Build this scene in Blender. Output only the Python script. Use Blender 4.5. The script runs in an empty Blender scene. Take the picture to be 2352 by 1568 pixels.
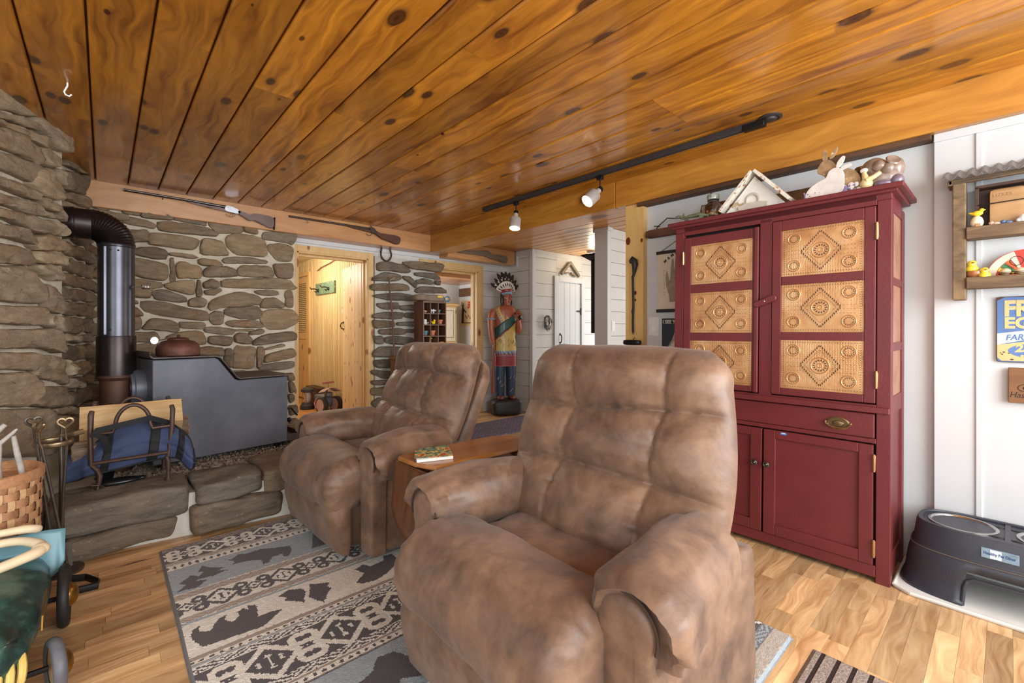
import bpy, math, random
from math import sin, cos, pi, radians, exp, sqrt, atan2
from mathutils import Vector, Matrix, noise
random.seed(7)
S = bpy.context.scene
COL = S.collection

# ---------------------------------------------------------------- camera
cam_d = bpy.data.cameras.new('camera')
cam = bpy.data.objects.new('camera', cam_d)
COL.objects.link(cam)
cam.location = (0, 0, 1.15)
cam.rotation_euler = (radians(90), 0, radians(-42.2))
cam_d.sensor_width = 36
cam_d.lens = 1033 / 2352 * 36
cam_d.shift_y = -27 / 2352
cam_d.clip_start = 0.02
S.camera = cam

# ---------------------------------------------------------------- world, daylight, exposure
wd = bpy.data.worlds.new('world')
S.world = wd
wd.use_nodes = True
wd.node_tree.nodes['Background'].inputs[0].default_value = (0.93, 0.96, 1.0, 1)
wd.node_tree.nodes['Background'].inputs[1].default_value = 0.86
S.view_settings.view_transform = 'Standard'
S.view_settings.look = 'None'
S.view_settings.exposure = 0.0
S.view_settings.gamma = 1.0
S.view_settings.use_curve_mapping = False

def area(name, loc, target, sx, sy, power, col=(1, 1, 1)):
    d = bpy.data.lights.new(name, 'AREA')
    d.shape = 'RECTANGLE'; d.size = sx; d.size_y = sy; d.energy = power; d.color = col
    o = bpy.data.objects.new(name, d); COL.objects.link(o)
    o.location = loc
    o.rotation_euler = (Vector(target) - Vector(loc)).to_track_quat('-Z', 'Y').to_euler()
    return o
def point(name, loc, power, col=(1, 1, 1), r=0.05):
    d = bpy.data.lights.new(name, 'POINT'); d.energy = power; d.color = col; d.shadow_soft_size = r
    o = bpy.data.objects.new(name, d); COL.objects.link(o); o.location = loc
    return o
# area lights standing in for unseen windows behind the camera, the dining-room window and the two lit side rooms
area('unseen_daylight', (-1.9, -0.6, 1.45), (1.8, 2.2, 0.9), 2.6, 1.5, 52, (0.92, 0.97, 1))
area('unseen_daylight', (1.3, -1.6, 1.5), (0.6, 3.6, 0.9), 2.8, 1.5, 152, (0.93, 0.97, 1))
area('unseen_daylight', (6.3, 3.75, 1.25), (4.0, 3.6, 1.1), 1.2, 1.7, 26, (0.93, 0.97, 1))
area('unseen_daylight', (4.9, 0.9, 1.4), (4.6, 3.2, 1.0), 1.6, 1.4, 34, (0.95, 0.98, 1))  # added lamp to brighten the partition face, no window known here
point('closet_bulb', (1.75, 6.4, 1.95), 34, (1, 0.95, 0.86), 0.12)
point('hall_bulb', (5.2, 4.0, 2.12), 5, (1, 0.84, 0.58), 0.06)
area('unseen_daylight', (3.1, 6.2, 1.4), (4.6, 6.5, 1.2), 1.1, 1.2, 34, (1, 0.98, 0.95))  # added lamp inside the far room to brighten it, no window known

# ---------------------------------------------------------------- materials
MATS = {}
class NT:
    def __init__(s, name):
        s.m = bpy.data.materials.new(name); s.m.use_nodes = True
        s.t = s.m.node_tree; s.t.nodes.clear()
        s.out = s.n('OutputMaterial')
        MATS[name] = s.m
    def n(s, t, props=None, **inp):
        nd = s.t.nodes.new('ShaderNode' + t)
        for k, v in (props or {}).items(): setattr(nd, k, v)
        for k, v in inp.items(): s.set(nd, k, v)
        return nd
    def set(s, nd, k, v):
        key = k.replace('_', ' ') if isinstance(k, str) else k
        if isinstance(key, str) and key[:1] == 'i' and key[1:].isdigit(): key = int(key[1:])
        sock = nd.inputs[key]
        if isinstance(v, bpy.types.Node): v = v.outputs[0]
        if isinstance(v, bpy.types.NodeSocket): s.t.links.new(v, sock)
        else:
            if sock.type == 'RGBA' and len(v) == 3: v = (*v, 1)
            sock.default_value = v
    def math(s, op, a, b=0.0, clamp=False):
        nd = s.n('Math', {'operation': op, 'use_clamp': clamp}); s.set(nd, 'i0', a); s.set(nd, 'i1', b); return nd.outputs[0]
    def mix(s, f, a, b, blend='MIX'):
        nd = s.n('Mix', {'data_type': 'RGBA', 'blend_type': blend})
        s.set(nd, 'i0', f); s.set(nd, 'i6', a); s.set(nd, 'i7', b); return nd.outputs[2]
    def ramp(s, f, stops, interp='LINEAR'):
        nd = s.n('ValToRGB'); nd.color_ramp.interpolation = interp
        e = nd.color_ramp.elements
        while len(e) < len(stops): e.new(0.5)
        for i, (p, c) in enumerate(stops):
            e[i].position = p; e[i].color = (*c, 1) if len(c) == 3 else c
        s.set(nd, 'i0', f); return nd.outputs[0]
    def noise(s, vec, scale, detail=4, rough=0.55, dist=0.0):
        nd = s.n('TexNoise'); s.set(nd, 'Vector', vec)
        nd.inputs['Scale'].default_value = scale; nd.inputs['Detail'].default_value = detail
        nd.inputs['Roughness'].default_value = rough; nd.inputs['Distortion'].default_value = dist
        return nd.outputs[0]
    def coord(s): return s.n('TexCoord').outputs['Object']
    def map(s, vec, scale=(1, 1, 1), loc=(0, 0, 0)):
        nd = s.n('Mapping'); s.set(nd, 'Vector', vec); nd.inputs['Scale'].default_value = scale; nd.inputs['Location'].default_value = loc
        return nd.outputs[0]
    def attr(s, name, out='Fac'): 
        nd = s.n('Attribute', {'attribute_name': name}); return nd.outputs[out]
    def bump(s, h, strength, dist=0.01, normal=None):
        nd = s.n('Bump'); nd.inputs['Strength'].default_value = strength; nd.inputs['Distance'].default_value = dist
        s.set(nd, 'Height', h)
        if normal is not None: s.set(nd, 'Normal', normal)
        return nd.outputs[0]
    def bsdf(s, col, rough=0.5, metal=0.0, normal=None, coat=0.0, coat_r=0.1, spec=0.5, emit=None, estr=0, trans=0, alpha=1, sheen=0):
        b = s.n('BsdfPrincipled')
        s.set(b, 'Base Color', col); s.set(b, 'Roughness', rough); s.set(b, 'Metallic', metal)
        b.inputs['Coat Weight'].default_value = coat; b.inputs['Coat Roughness'].default_value = coat_r
        b.inputs['Specular IOR Level'].default_value = spec
        b.inputs['Transmission Weight'].default_value = trans
        b.inputs['Sheen Weight'].default_value = sheen
        if normal is not None: s.set(b, 'Normal', normal)
        if emit is not None:
            s.set(b, 'Emission Color', emit); b.inputs['Emission Strength'].default_value = estr
        s.t.links.new(b.outputs[0], s.out.inputs[0]); return b

def srgb(r, g, b):
    f = lambda c: (c / 255) / 12.92 if c / 255 <= 0.04045 else ((c / 255 + 0.055) / 1.055) ** 2.4
    return (f(r), f(g), f(b))

def plain(name, rgb, rough=0.5, metal=0.0, var=0.12, vs=14.0, bump=0.0, bs=60.0, coat=0.0, spec=0.5, emit=0, sheen=0, wear=None, wear_t=0.62):
    if name in MATS: return MATS[name]
    t = NT(name); c = srgb(*rgb); co = t.coord()
    nz = t.noise(co, vs, 5)
    lo = tuple(x * (1 - var) for x in c); hi = tuple(min(1, x * (1 + var)) for x in c)
    col = t.ramp(nz, [(0.3, lo), (0.7, hi)])
    if wear:
        n2 = t.noise(co, vs * 1.7, 8, 0.65)
        col = t.mix(t.ramp(n2, [(wear_t, (0, 0, 0)), (wear_t + 0.06, (1, 1, 1))]), col, srgb(*wear))
    nm = t.bump(t.noise(co, bs, 4), bump, 0.01) if bump else None
    t.bsdf(col, rough, metal, nm, coat=coat, spec=spec, emit=c if emit else None, estr=emit, sheen=sheen)
    return t.m

def wood(name, light, dark, axis=0, knots=0.0, knot_col=(70, 30, 12), rough=0.4, coat=0.0, coat_r=0.15, gs=9.0, rv=0.25, kscale=3.0, bump=0.15, contrast=1.0, stretch=0.09):
    """grain along one object axis; the face attribute rnd shifts grain and tone board by board"""
    if name in MATS: return MATS[name]
    t = NT(name); co = t.coord(); rnd = t.attr('rnd')
    sp = t.n('SeparateXYZ'); t.set(sp, 0, co)
    al = sp.outputs[axis]; o = [sp.outputs[i] for i in range(3) if i != axis]
    ac = t.math('ADD', o[0], o[1])
    al2 = t.math('ADD', al, t.math('MULTIPLY', rnd, 37.0)); ac2 = t.math('ADD', ac, t.math('MULTIPLY', rnd, 91.0))
    cv = t.n('CombineXYZ'); t.set(cv, 0, al2); t.set(cv, 1, ac2)
    kn = None
    if knots:
        vo = t.n('TexVoronoi', {'voronoi_dimensions': '2D'})
        t.set(vo, 'Vector', t.map(cv.outputs[0], (kscale * 0.75, kscale * 1.5, 1))); vo.inputs['Scale'].default_value = 1.0
        vo.inputs['Randomness'].default_value = 1.0
        sr = t.n('SeparateColor'); t.set(sr, 0, vo.outputs['Color'])
        size = t.math('MULTIPLY', t.math('SUBTRACT', sr.outputs[0], 1 - knots, True), 0.24 / max(knots, .01) )
        kn = t.math('DIVIDE', vo.outputs['Distance'], t.math('ADD', size, 0.0005))
    dz = t.noise(t.map(cv.outputs[0], (1.1, 3.5, 1)), 1.6, 2)
    ac3 = t.math('ADD', ac2, t.math('MULTIPLY', t.math('SUBTRACT', dz, 0.5), 0.22))
    if kn is not None:
        near = t.math('DIVIDE', 0.022, t.math('ADD', kn, 0.5))
        ac3 = t.math('ADD', ac3, near)
    cv2 = t.n('CombineXYZ'); t.set(cv2, 0, t.math('MULTIPLY', al2, stretch)); t.set(cv2, 1, ac3)
    g1 = t.noise(cv2.outputs[0], gs * 2.6, 6, 0.6)
    g2 = t.noise(t.map(cv2.outputs[0], (2.0, 1, 1)), gs * 0.8, 2)
    g = t.math('ADD', t.math('MULTIPLY', g1, 0.65), t.math('MULTIPLY', g2, 0.35))
    L, D = srgb(*light), srgb(*dark)
    w = 0.17 / contrast
    col = t.ramp(g, [(0.5 - w, D), (0.5 + w, L)])
    tone = t.math('ADD', t.math('MULTIPLY', t.math('SUBTRACT', rnd, 0.5), 2 * rv), 1.0)
    hs = t.n('HueSaturation'); t.set(hs, 'Value', tone); t.set(hs, 'Color', col); col = hs.outputs[0]
    if kn is not None:
        k = t.ramp(kn, [(0.0, (1, 1, 1)), (0.35, (0.85, 0.85, 0.85)), (0.55, (0.95, .95, .95)), (0.75, (0.35, .35, .35)), (1.0, (0, 0, 0))])
        col = t.mix(k, col, srgb(*knot_col))
    nm = t.bump(g, bump, 0.004) if bump else None
    t.bsdf(col, rough, 0, nm, coat=coat, coat_r=coat_r)
    return t.m

# ---------------------------------------------------------------- mesh building
WM = {}
class MB:
    def __init__(s): s.v = []; s.f = []; s.mi = []; s.r = []; s.c = []; s.M = None
    def add(s, vs, fs, m=0, r=0.5, c=None):
        b = len(s.v)
        if s.M is not None: vs = [s.M @ Vector(p) for p in vs]
        s.v += [tuple(p) for p in vs]
        for i, f in enumerate(fs):
            s.f.append([b + k for k in f]); s.mi.append(m); s.r.append(r)
            s.c.append(c[i] if isinstance(c, list) else c)
        return s
    def box(s, x0, x1, y0, y1, z0, z1, m=0, r=0.5):
        x0, x1 = min(x0, x1), max(x0, x1); y0, y1 = min(y0, y1), max(y0, y1); z0, z1 = min(z0, z1), max(z0, z1)
        return s.add([(x0, y0, z0), (x1, y0, z0), (x1, y1, z0), (x0, y1, z0), (x0, y0, z1), (x1, y0, z1), (x1, y1, z1), (x0, y1, z1)],
              [(0, 3, 2, 1), (4, 5, 6, 7), (0, 1, 5, 4), (1, 2, 6, 5), (2, 3, 7, 6), (3, 0, 4, 7)], m, r)
    def loft(s, rings, cap0=True, cap1=True, m=0, r=0.5, closed=True):
        n = len(rings[0]); vs = [p for rg in rings for p in rg]; fs = []
        for i in range(len(rings) - 1):
            for j in range(n if closed else n - 1):
                k = (j + 1) % n
                fs.append((i * n + j, i * n + k, (i + 1) * n + k, (i + 1) * n + j))
        if cap0: fs.append(tuple(range(n - 1, -1, -1)))
        if cap1: fs.append(tuple((len(rings) - 1) * n + j for j in range(n)))
        return s.add(vs, fs, m, r)
    def tube(s, path, rad, n=10, m=0, caps=True, r=0.5, flat=1.0, upv=None):
        P = [Vector(p) for p in path]; R = rad if isinstance(rad, (list, tuple)) else [rad] * len(P)
        rings = []; prev = None
        for i, p in enumerate(P):
            d = (P[min(i + 1, len(P) - 1)] - P[max(i - 1, 0)])
            if d.length < 1e-9: d = Vector((0, 0, 1))
            d.normalize()
            if prev is None:
                a = Vector(upv) if upv else (Vector((0, 0, 1)) if abs(d.z) < 0.9 else Vector((1, 0, 0)))
            else: a = prev
            a = (a - d * a.dot(d)); a.normalize(); prev = a; b = d.cross(a)
            rings.append([p + (a * cos(2 * pi * j / n) * flat + b * sin(2 * pi * j / n)) * R[i] for j in range(n)])
        return s.loft(rings, caps, caps, m, r)
    def cyl(s, p0, p1, r0, r1=None, n=16, m=0, caps=True, r=0.5):
        r1 = r0 if r1 is None else r1
        return s.tube([p0, p1], [r0, r1], n, m, caps, r)
    def lathe(s, prof, o=(0, 0, 0), n=24, m=0, axis=(0, 0, 1), r=0.5, cap=True):
        ax = Vector(axis).normalized(); a = Vector((1, 0, 0)) if abs(ax.x) < 0.9 else Vector((0, 1, 0))
        a = (a - ax * a.dot(ax)).normalized(); b = ax.cross(a); o = Vector(o)
        return s.loft([[o + ax * h + (a * cos(2 * pi * j / n) + b * sin(2 * pi * j / n)) * max(q, 1e-5) for j in range(n)] for q, h in prof], cap, cap, m, r)
    def ball(s, c, rx, ry=None, rz=None, n=16, m=0, k=2.0, r=0.5):
        ry = rx if ry is None else ry; rz = rx if rz is None else rz
        rings = []
        e = 2.0 / k
        pw = lambda x: (abs(x) ** e) * (1 if x >= 0 else -1)
        for i in range(1, n):
            ph = -pi / 2 + pi * i / n
            rings.append([(c[0] + rx * pw(cos(ph)) * pw(cos(2 * pi * j / n)), c[1] + ry * pw(cos(ph)) * pw(sin(2 * pi * j / n)), c[2] + rz * pw(sin(ph))) for j in range(n)])
        return s.loft(rings, True, True, m, r)
    def prism(s, poly, o, u, w, th, m=0, r=0.5):
        """polygon in the (u,w) plane at o, thickness th along u x w"""
        o, u, w = Vector(o), Vector(u), Vector(w); nn = u.cross(w).normalized() * th
        a = [o + u * p[0] + w * p[1] for p in poly]; k = len(poly)
        fs = [tuple(range(k - 1, -1, -1)), tuple(range(k, 2 * k))] + [(i, (i + 1) % k, k + (i + 1) % k, k + i) for i in range(k)]
        return s.add(a + [p + nn for p in a], fs, m, r)
    def rbox(s, x0, x1, y0, y1, z0, z1, k=6.0, n=7, m=0, r=0.5, nz=0.0, ns=4.0, seed=0.0):
        """rounded lumpy block"""
        c = Vector(((x0 + x1) / 2, (y0 + y1) / 2, (z0 + z1) / 2)); h = Vector(((x1 - x0) / 2, (y1 - y0) / 2, (z1 - z0) / 2))
        idx = {}; vs = []; fs = []
        def vert(p):
            key = tuple(round(q, 5) for q in p)
            if key in idx: return idx[key]
            t = (abs(p[0]) ** k + abs(p[1]) ** k + abs(p[2]) ** k) ** (1 / k); q = Vector((p[0] / t * h.x, p[1] / t * h.y, p[2] / t * h.z)) + c
            if nz: q += noise.noise_vector(q * ns + Vector((seed, seed * 1.7, 0))) * nz
            idx[key] = len(vs); vs.append(q); return idx[key]
        for ax in range(3):
            for sg in (-1, 1):
                for i in range(n):
                    for j in range(n):
                        qd = []
                        for (a, b) in ((0, 0), (1, 0), (1, 1), (0, 1)):
                            p = [0, 0, 0]; p[ax] = sg; p[(ax + 1) % 3] = -1 + 2 * (i + a) / n; p[(ax + 2) % 3] = -1 + 2 * (j + b) / n
                            qd.append(vert(p))
                        fs.append(tuple(qd) if sg > 0 else tuple(qd[::-1]))
        return s.add(vs, fs, m, r)
    def grid(s, fn, nu, nv, m=0, r=0.5, cfn=None):
        vs = [fn(i / nu, j / nv) for i in range(nu + 1) for j in range(nv + 1)]
        fs = [(i * (nv + 1) + j, (i + 1) * (nv + 1) + j, (i + 1) * (nv + 1) + j + 1, i * (nv + 1) + j + 1) for i in range(nu) for j in range(nv)]
        return s.add(vs, fs, m, r, [cfn((i + .5) / nu, (j + .5) / nv) for i in range(nu) for j in range(nv)] if cfn else None)
    def build(s, name, mats, parent=None, smooth=35, bevel=0.0, bseg=2, subsurf=0, solid=0.0, local=False):
        mats = mats if isinstance(mats, (list, tuple)) else [mats]
        me = bpy.data.meshes.new(name)
        vs = [Vector(p) for p in s.v]
        loc = None
        if parent is not None:
            W = WM[parent.name]
            if not local:
                Wi = W.inverted(); vs = [Wi @ p for p in vs]
        else:
            lo = Vector((min(p.x for p in vs), min(p.y for p in vs), min(p.z for p in vs))); hi = Vector((max(p.x for p in vs), max(p.y for p in vs), max(p.z for p in vs)))
            loc = Vector(((lo.x + hi.x) / 2, (lo.y + hi.y) / 2, lo.z)); vs = [p - loc for p in vs]
        me.from_pydata([tuple(p) for p in vs], [], s.f)
        for mm in mats: me.materials.append(MATS[mm] if isinstance(mm, str) else mm)
        me.polygons.foreach_set('material_index', s.mi)
        at = me.attributes.new('rnd', 'FLOAT', 'FACE'); at.data.foreach_set('value', s.r)
        if any(c is not None for c in s.c):
            ca = me.attributes.new('pat', 'FLOAT_COLOR', 'FACE')
            fl = []
            for c in s.c: fl += [*(c or (1, 1, 1)), 1.0]
            ca.data.foreach_set('color', fl)
        me.validate(); me.update()
        if smooth:
            me.polygons.foreach_set('use_smooth', [True] * len(me.polygons))
            me.set_sharp_from_angle(angle=radians(smooth))
        o = bpy.data.objects.new(name, me); COL.objects.link(o)
        if parent is not None: o.parent = parent; WM[o.name] = WM[parent.name].copy()
        else: o.location = loc; WM[o.name] = Matrix.Translation(loc)
        if solid:
            md = o.modifiers.new('thick', 'SOLIDIFY'); md.thickness = solid; md.offset = 0
        if bevel:
            md = o.modifiers.new('bevel', 'BEVEL'); md.width = bevel; md.segments = bseg; md.limit_method = 'ANGLE'; md.angle_limit = radians(40)
        if subsurf:
            md = o.modifiers.new('sub', 'SUBSURF'); md.levels = subsurf; md.render_levels = subsurf
        return o

def spl(P, n=6):
    """smooth path through the given points"""
    out = []
    for i in range(len(P) - 1):
        a, b_, c, d = (Vector(P[max(0, min(len(P) - 1, i + k))]) for k in (-1, 0, 1, 2))
        for j in range(n):
            q = j / n; out.append(.5 * (2 * b_ + (c - a) * q + (2 * a - 5 * b_ + 4 * c - d) * q * q + (3 * b_ - a - 3 * c + d) * q ** 3))
    return out + [Vector(P[-1])]
def splr(R, n=6):
    return [R[i] + (R[i + 1] - R[i]) * j / n for i in range(len(R) - 1) for j in range(n)] + [R[-1]]
def thing(name, label, cat, loc, rotz=0.0, group=None):
    o = bpy.data.objects.new(name, None); COL.objects.link(o); o.empty_display_size = 0.1
    o.location = loc; o.rotation_euler = (0, 0, rotz)
    WM[o.name] = Matrix.Translation(Vector(loc)) @ Matrix.Rotation(rotz, 4, 'Z')
    return tag(o, label, cat, group)
def tag(o, label, cat, group=None):
    o['label'] = label; o['category'] = cat
    if group: o['group'] = group
    return o
def struct(o): o['kind'] = 'structure'; return o
def copy_thing(src, loc, label, rotz=None):
    def rec(o, par):
        c = o.copy(); COL.objects.link(c); WM[c.name] = Matrix()
        if par is not None: c.parent = par
        for ch in list(o.children): rec(ch, c)
        return c
    c = rec(src, None); c.location = loc; c['label'] = label
    if rotz is not None: c.rotation_euler = (0, 0, rotz)
    return c
def text(body, name, mat, parent, loc, size, u, w, th=0.001, sx=1.0, align='LEFT', bold=0.0):
    """lettering as a real curve turned into a mesh, lying in the plane spanned by u (reading direction) and w (up)"""
    cu = bpy.data.curves.new(name, 'FONT'); cu.body = body; cu.size = size; cu.extrude = th; cu.align_x = align; cu.offset = bold; cu.resolution_u = 3
    tmp = bpy.data.objects.new('tmp', cu); COL.objects.link(tmp)
    dg = bpy.context.evaluated_depsgraph_get(); dg.update()
    me = bpy.data.meshes.new_from_object(tmp.evaluated_get(dg)); bpy.data.objects.remove(tmp); bpy.data.curves.remove(cu)
    u = Vector(u).normalized(); w = Vector(w).normalized(); nn = u.cross(w); loc = Vector(loc)
    b = MB(); b.add([loc + u * (v.co.x * sx) + w * v.co.y + nn * v.co.z for v in me.vertices], [tuple(p.vertices) for p in me.polygons])
    bpy.data.meshes.remove(me)
    return b.build(name, mat, parent, smooth=0)

def chaikin(P, it=2, q=.14):
    for _ in range(it):
        Q = []
        for i in range(len(P)):
            a, b = P[i], P[(i + 1) % len(P)]
            Q += [(a[0] * (1 - q) + b[0] * q, a[1] * (1 - q) + b[1] * q), (a[0] * q + b[0] * (1 - q), a[1] * q + b[1] * (1 - q))]
        P = Q
    return P
def resample(P, n):
    L = [0]
    for i in range(len(P)):
        a, b = P[i], P[(i + 1) % len(P)]; L.append(L[-1] + math.hypot(b[0] - a[0], b[1] - a[1]))
    out = []; k = 0
    for i in range(n):
        t = L[-1] * i / n
        while L[k + 1] < t: k += 1
        a, b = P[k], P[(k + 1) % len(P)]; f = (t - L[k]) / max(L[k + 1] - L[k], 1e-9)
        out.append((a[0] + (b[0] - a[0]) * f, a[1] + (b[1] - a[1]) * f))
    return out
def stone(mb, poly, o, u, w, depth, m=0, n=26, rough=1.0):
    """one field stone: outline in metres in the (u,w) plane, bulging out along u x w"""
    o, u, w = Vector(o), Vector(u), Vector(w); nn = u.cross(w).normalized()
    P = resample(chaikin(poly, 2), n); cx = sum(p[0] for p in P) / n; cy = sum(p[1] for p in P) / n
    g = 1 + .007 / max(.04, min(max(p[0] for p in P) - min(p[0] for p in P), max(p[1] for p in P) - min(p[1] for p in P)))
    P = [(cx + (p[0] - cx) * g, cy + (p[1] - cy) * g) for p in P]
    sz = min(max(p[0] for p in P) - min(p[0] for p in P), max(p[1] for p in P) - min(p[1] for p in P))
    inset = min(0.022, sz * 0.2); rings = []
    sd = random.random() * 50; tl = random.uniform(-0.12, 0.12); tu = random.uniform(-0.05, 0.05)
    for (k, d) in ((-0.004, -0.03), (0.0, 0.30), (0.16, 0.78), (0.6, 0.97), (1.6, 1.02), (3.4, 1.04)):
        rg = []
        for p in P:
            dx, dy = p[0] - cx, p[1] - cy; L = math.hypot(dx, dy) or 1e-6
            q = max(1 - inset * k / L, 0.12)
            x, y = cx + dx * q, cy + dy * q
            h = depth * d
            if d > 0.2:
                h += (abs(noise.noise(Vector((x * 9, y * 15, sd)))) * -0.034 + 0.008 + noise.noise(Vector((x * 26, y * 44, sd))) * 0.008) * rough * min(1, d) + (y - cy) * tl + (x - cx) * tu
                x += noise.noise(Vector((x * 22, y * 22, sd + 9))) * 0.008 * rough; y += noise.noise(Vector((x * 22, y * 22, sd + 19))) * 0.007 * rough
            rg.append(o + u * x + w * y + nn * h)
        rings.append(rg)
    mb.loft(rings, False, True, m, random.random())
# ================================================================ materials of the setting
wood('ceiling_pine', (212, 142, 40), (122, 66, 10), 1, knots=0.5, knot_col=(58, 24, 10), rough=0.32, coat=0.45, coat_r=0.10, rv=0.22, kscale=3.6, contrast=1.1, bump=.06)
wood('beam_pine', (208, 146, 58), (164, 102, 34), 1, knots=0.3, knot_col=(95, 40, 8), rough=0.36, coat=0.35, rv=0.1, kscale=1.6)
wood('beam_pine_cross', (208, 156, 104), (180, 124, 76), 0, knots=0.12, knot_col=(95, 40, 8), rough=0.38, coat=0.3, rv=0.1, kscale=1.6)
wood('post_pine', (238, 200, 132), (222, 176, 104), 2, knots=0.2, knot_col=(110, 48, 18), rough=0.4, coat=0.2, kscale=3.2, rv=0.06)
wood('casing_pine', (226, 192, 136), (206, 164, 104), 2, knots=0.3, knot_col=(135, 72, 32), rough=0.45, kscale=4, rv=0.06)
wood('door_pine', (238, 216, 182), (222, 192, 152), 2, knots=0.75, knot_col=(112, 56, 36), rough=0.5, kscale=5.5, rv=0.08)
wood('closet_panel', (228, 208, 164), (202, 174, 124), 2, rough=0.5, gs=14, rv=0.1, stretch=0.04)
wood('floor_oak', (222, 186, 138), (166, 120, 76), 0, knots=0.06, knot_col=(92, 52, 24), rough=0.33, coat=0.15, coat_r=0.2, rv=0.34, kscale=2.5, gs=17, contrast=1.25, bump=0.05, stretch=0.07)
wood('dark_board', (116, 78, 50), (66, 42, 28), 1, rough=0.7, gs=12)
plain('white_paint', (206, 208, 208), 0.55, var=0.03, vs=6, bump=0.12, bs=160)
plain('white_paint_satin', (208, 210, 211), 0.42, var=0.02, vs=6)
plain('shiplap_white', (210, 208, 202), 0.5, var=0.05, vs=5, bump=0.1, bs=30)
plain('dark_gap', (96, 92, 86), 0.9, var=0.05)
plain('iron_black', (34, 32, 32), 0.45, 0.6, var=0.2)
plain('plate_white', (232, 231, 226), 0.35, var=0.01)

def stone_mat(name, tones, gold=0.2):
    t = NT(name); co = t.coord(); rnd = t.attr('rnd')
    base = t.ramp(rnd, [(i / (len(tones) - 1), srgb(*c)) for i, c in enumerate(tones)])
    off = t.n('CombineXYZ'); t.set(off, 0, t.math('MULTIPLY', rnd, 13.0)); t.set(off, 2, t.math('MULTIPLY', rnd, 29.0))
    ad = t.n('VectorMath', {'operation': 'ADD'}); t.set(ad, 0, co); t.set(ad, 1, off.outputs[0]); v = ad.outputs[0]
    lay = t.noise(t.map(v, (2.2, 2.2, 9)), 3.2, 8, 0.62, 0.5)
    fine = t.noise(v, 46, 5, 0.6)
    blot = t.noise(v, 7, 3)
    col = t.mix(t.ramp(lay, [(0.3, (0, 0, 0)), (0.72, (1, 1, 1))]), t.mix(0.42, base, srgb(52, 42, 34)), t.mix(0.16, base, srgb(205, 184, 150)))
    col = t.mix(t.math('MULTIPLY', t.ramp(blot, [(0.52, (0, 0, 0)), (0.72, (1, 1, 1))]), gold * 2), col, srgb(150, 106, 60))
    col = t.mix(t.ramp(fine, [(0.62, (0, 0, 0)), (0.78, (0.5, .5, .5))]), col, srgb(206, 192, 168))
    h = t.math('ADD', t.math('MULTIPLY', lay, 0.8), t.math('MULTIPLY', fine, 0.25))
    t.bsdf(col, 0.75, 0, t.bump(h, 0.9, 0.022), spec=0.35)
    return t.m
stone_mat('field_stone', [(122, 106, 88), (160, 136, 106), (130, 110, 90), (176, 150, 116), (108, 94, 80), (148, 124, 98), (132, 120, 106), (180, 148, 108)])
stone_mat('tan_stone', [(166, 144, 116), (192, 170, 138), (144, 126, 106), (178, 158, 132), (156, 138, 116), (200, 180, 150)])
stone_mat('slate_stone', [(116, 104, 90), (100, 94, 86), (128, 108, 84), (96, 90, 84), (120, 112, 102)], 0.08)
plain('mortar', (206, 194, 172), 0.9, var=0.16, vs=9, bump=0.6, bs=40)
plain('mortar_grey', (196, 192, 182), 0.9, var=0.16, vs=9, bump=0.6, bs=40)
plain('soot', (44, 40, 38), 0.95, var=0.3)

# ================================================================ floor: strips of oak laminate running along X
b = MB(); W = 0.066; y = -1.2; k = 0
rr = random.Random(3)
while y < 8.6:
    x = -1.6 + rr.uniform(0, .4)
    x = -1.6; first = True
    while x < 6.6:
        L = rr.choice([0.28, 0.36, 0.44, 0.5, 0.6]) * (rr.uniform(.3, 1) if first else 1); first = False
        x1 = min(x + L, 6.6)
        b.box(x + .0004, x1 - .0004, y + .0003, y + W - .0003, -0.012, 0.0, 0, rr.random())
        x = x1
    y += W; k += 1
b.box(-1.6, 6.6, -1.2, 8.6, -.05, -.013)
struct(b.build('floor', 'floor_oak', smooth=0))

# ================================================================ ceilings
b = MB(); rr = random.Random(11); W = 0.19; x = -0.05 - W * 7
while x < 2.95:
    x1 = min(x + W, 2.955); y = -1.2
    cuts = sorted(rr.sample([-0.3, 0.25, 0.7, 1.2, 1.5, 1.9, 2.4, 2.9, 3.4, 3.9], rr.choice([1, 1, 2, 2])))
    for y1 in cuts + [4.76]:
        r = rr.random(); g = .0035; e = .008
        # v-edged board
        sec = [(x + g, 2.33), (x1 - g, 2.33), (x1 - g, 2.30 + e), (x1 - g - e * .8, 2.30), (x + g + e * .8, 2.30), (x + g, 2.30 + e)]
        b.loft([[(p[0], y + .0012, p[1]) for p in sec], [(p[0], y1 - .0012, p[1]) for p in sec]], True, True, 0, r)
        y = y1
    x = x1
b.box(-1.6, 3.0, -1.2, 4.95, 2.325, 2.36, 1)
struct(b.build('ceiling', ['ceiling_pine', 'dark_board'], smooth=0))

b = MB(); x = 3.19; rr = random.Random(5)
while x < 6.6:
    x1 = x + .15; r = rr.random()
    for (y, y1) in ((.2, 2.1), (2.1, 4.95)):
        sec = [(x + .002, 2.30), (x1 - .002, 2.30), (x1 - .002, 2.272), (x1 - .008, 2.265), (x + .008, 2.265), (x + .002, 2.272)]
        b.loft([[(p[0], y, p[1]) for p in sec], [(p[0], y1, p[1]) for p in sec]], True, True, 0, rr.random())
    x = x1
struct(b.build('ceiling_dining', 'beam_pine', smooth=0))

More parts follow.
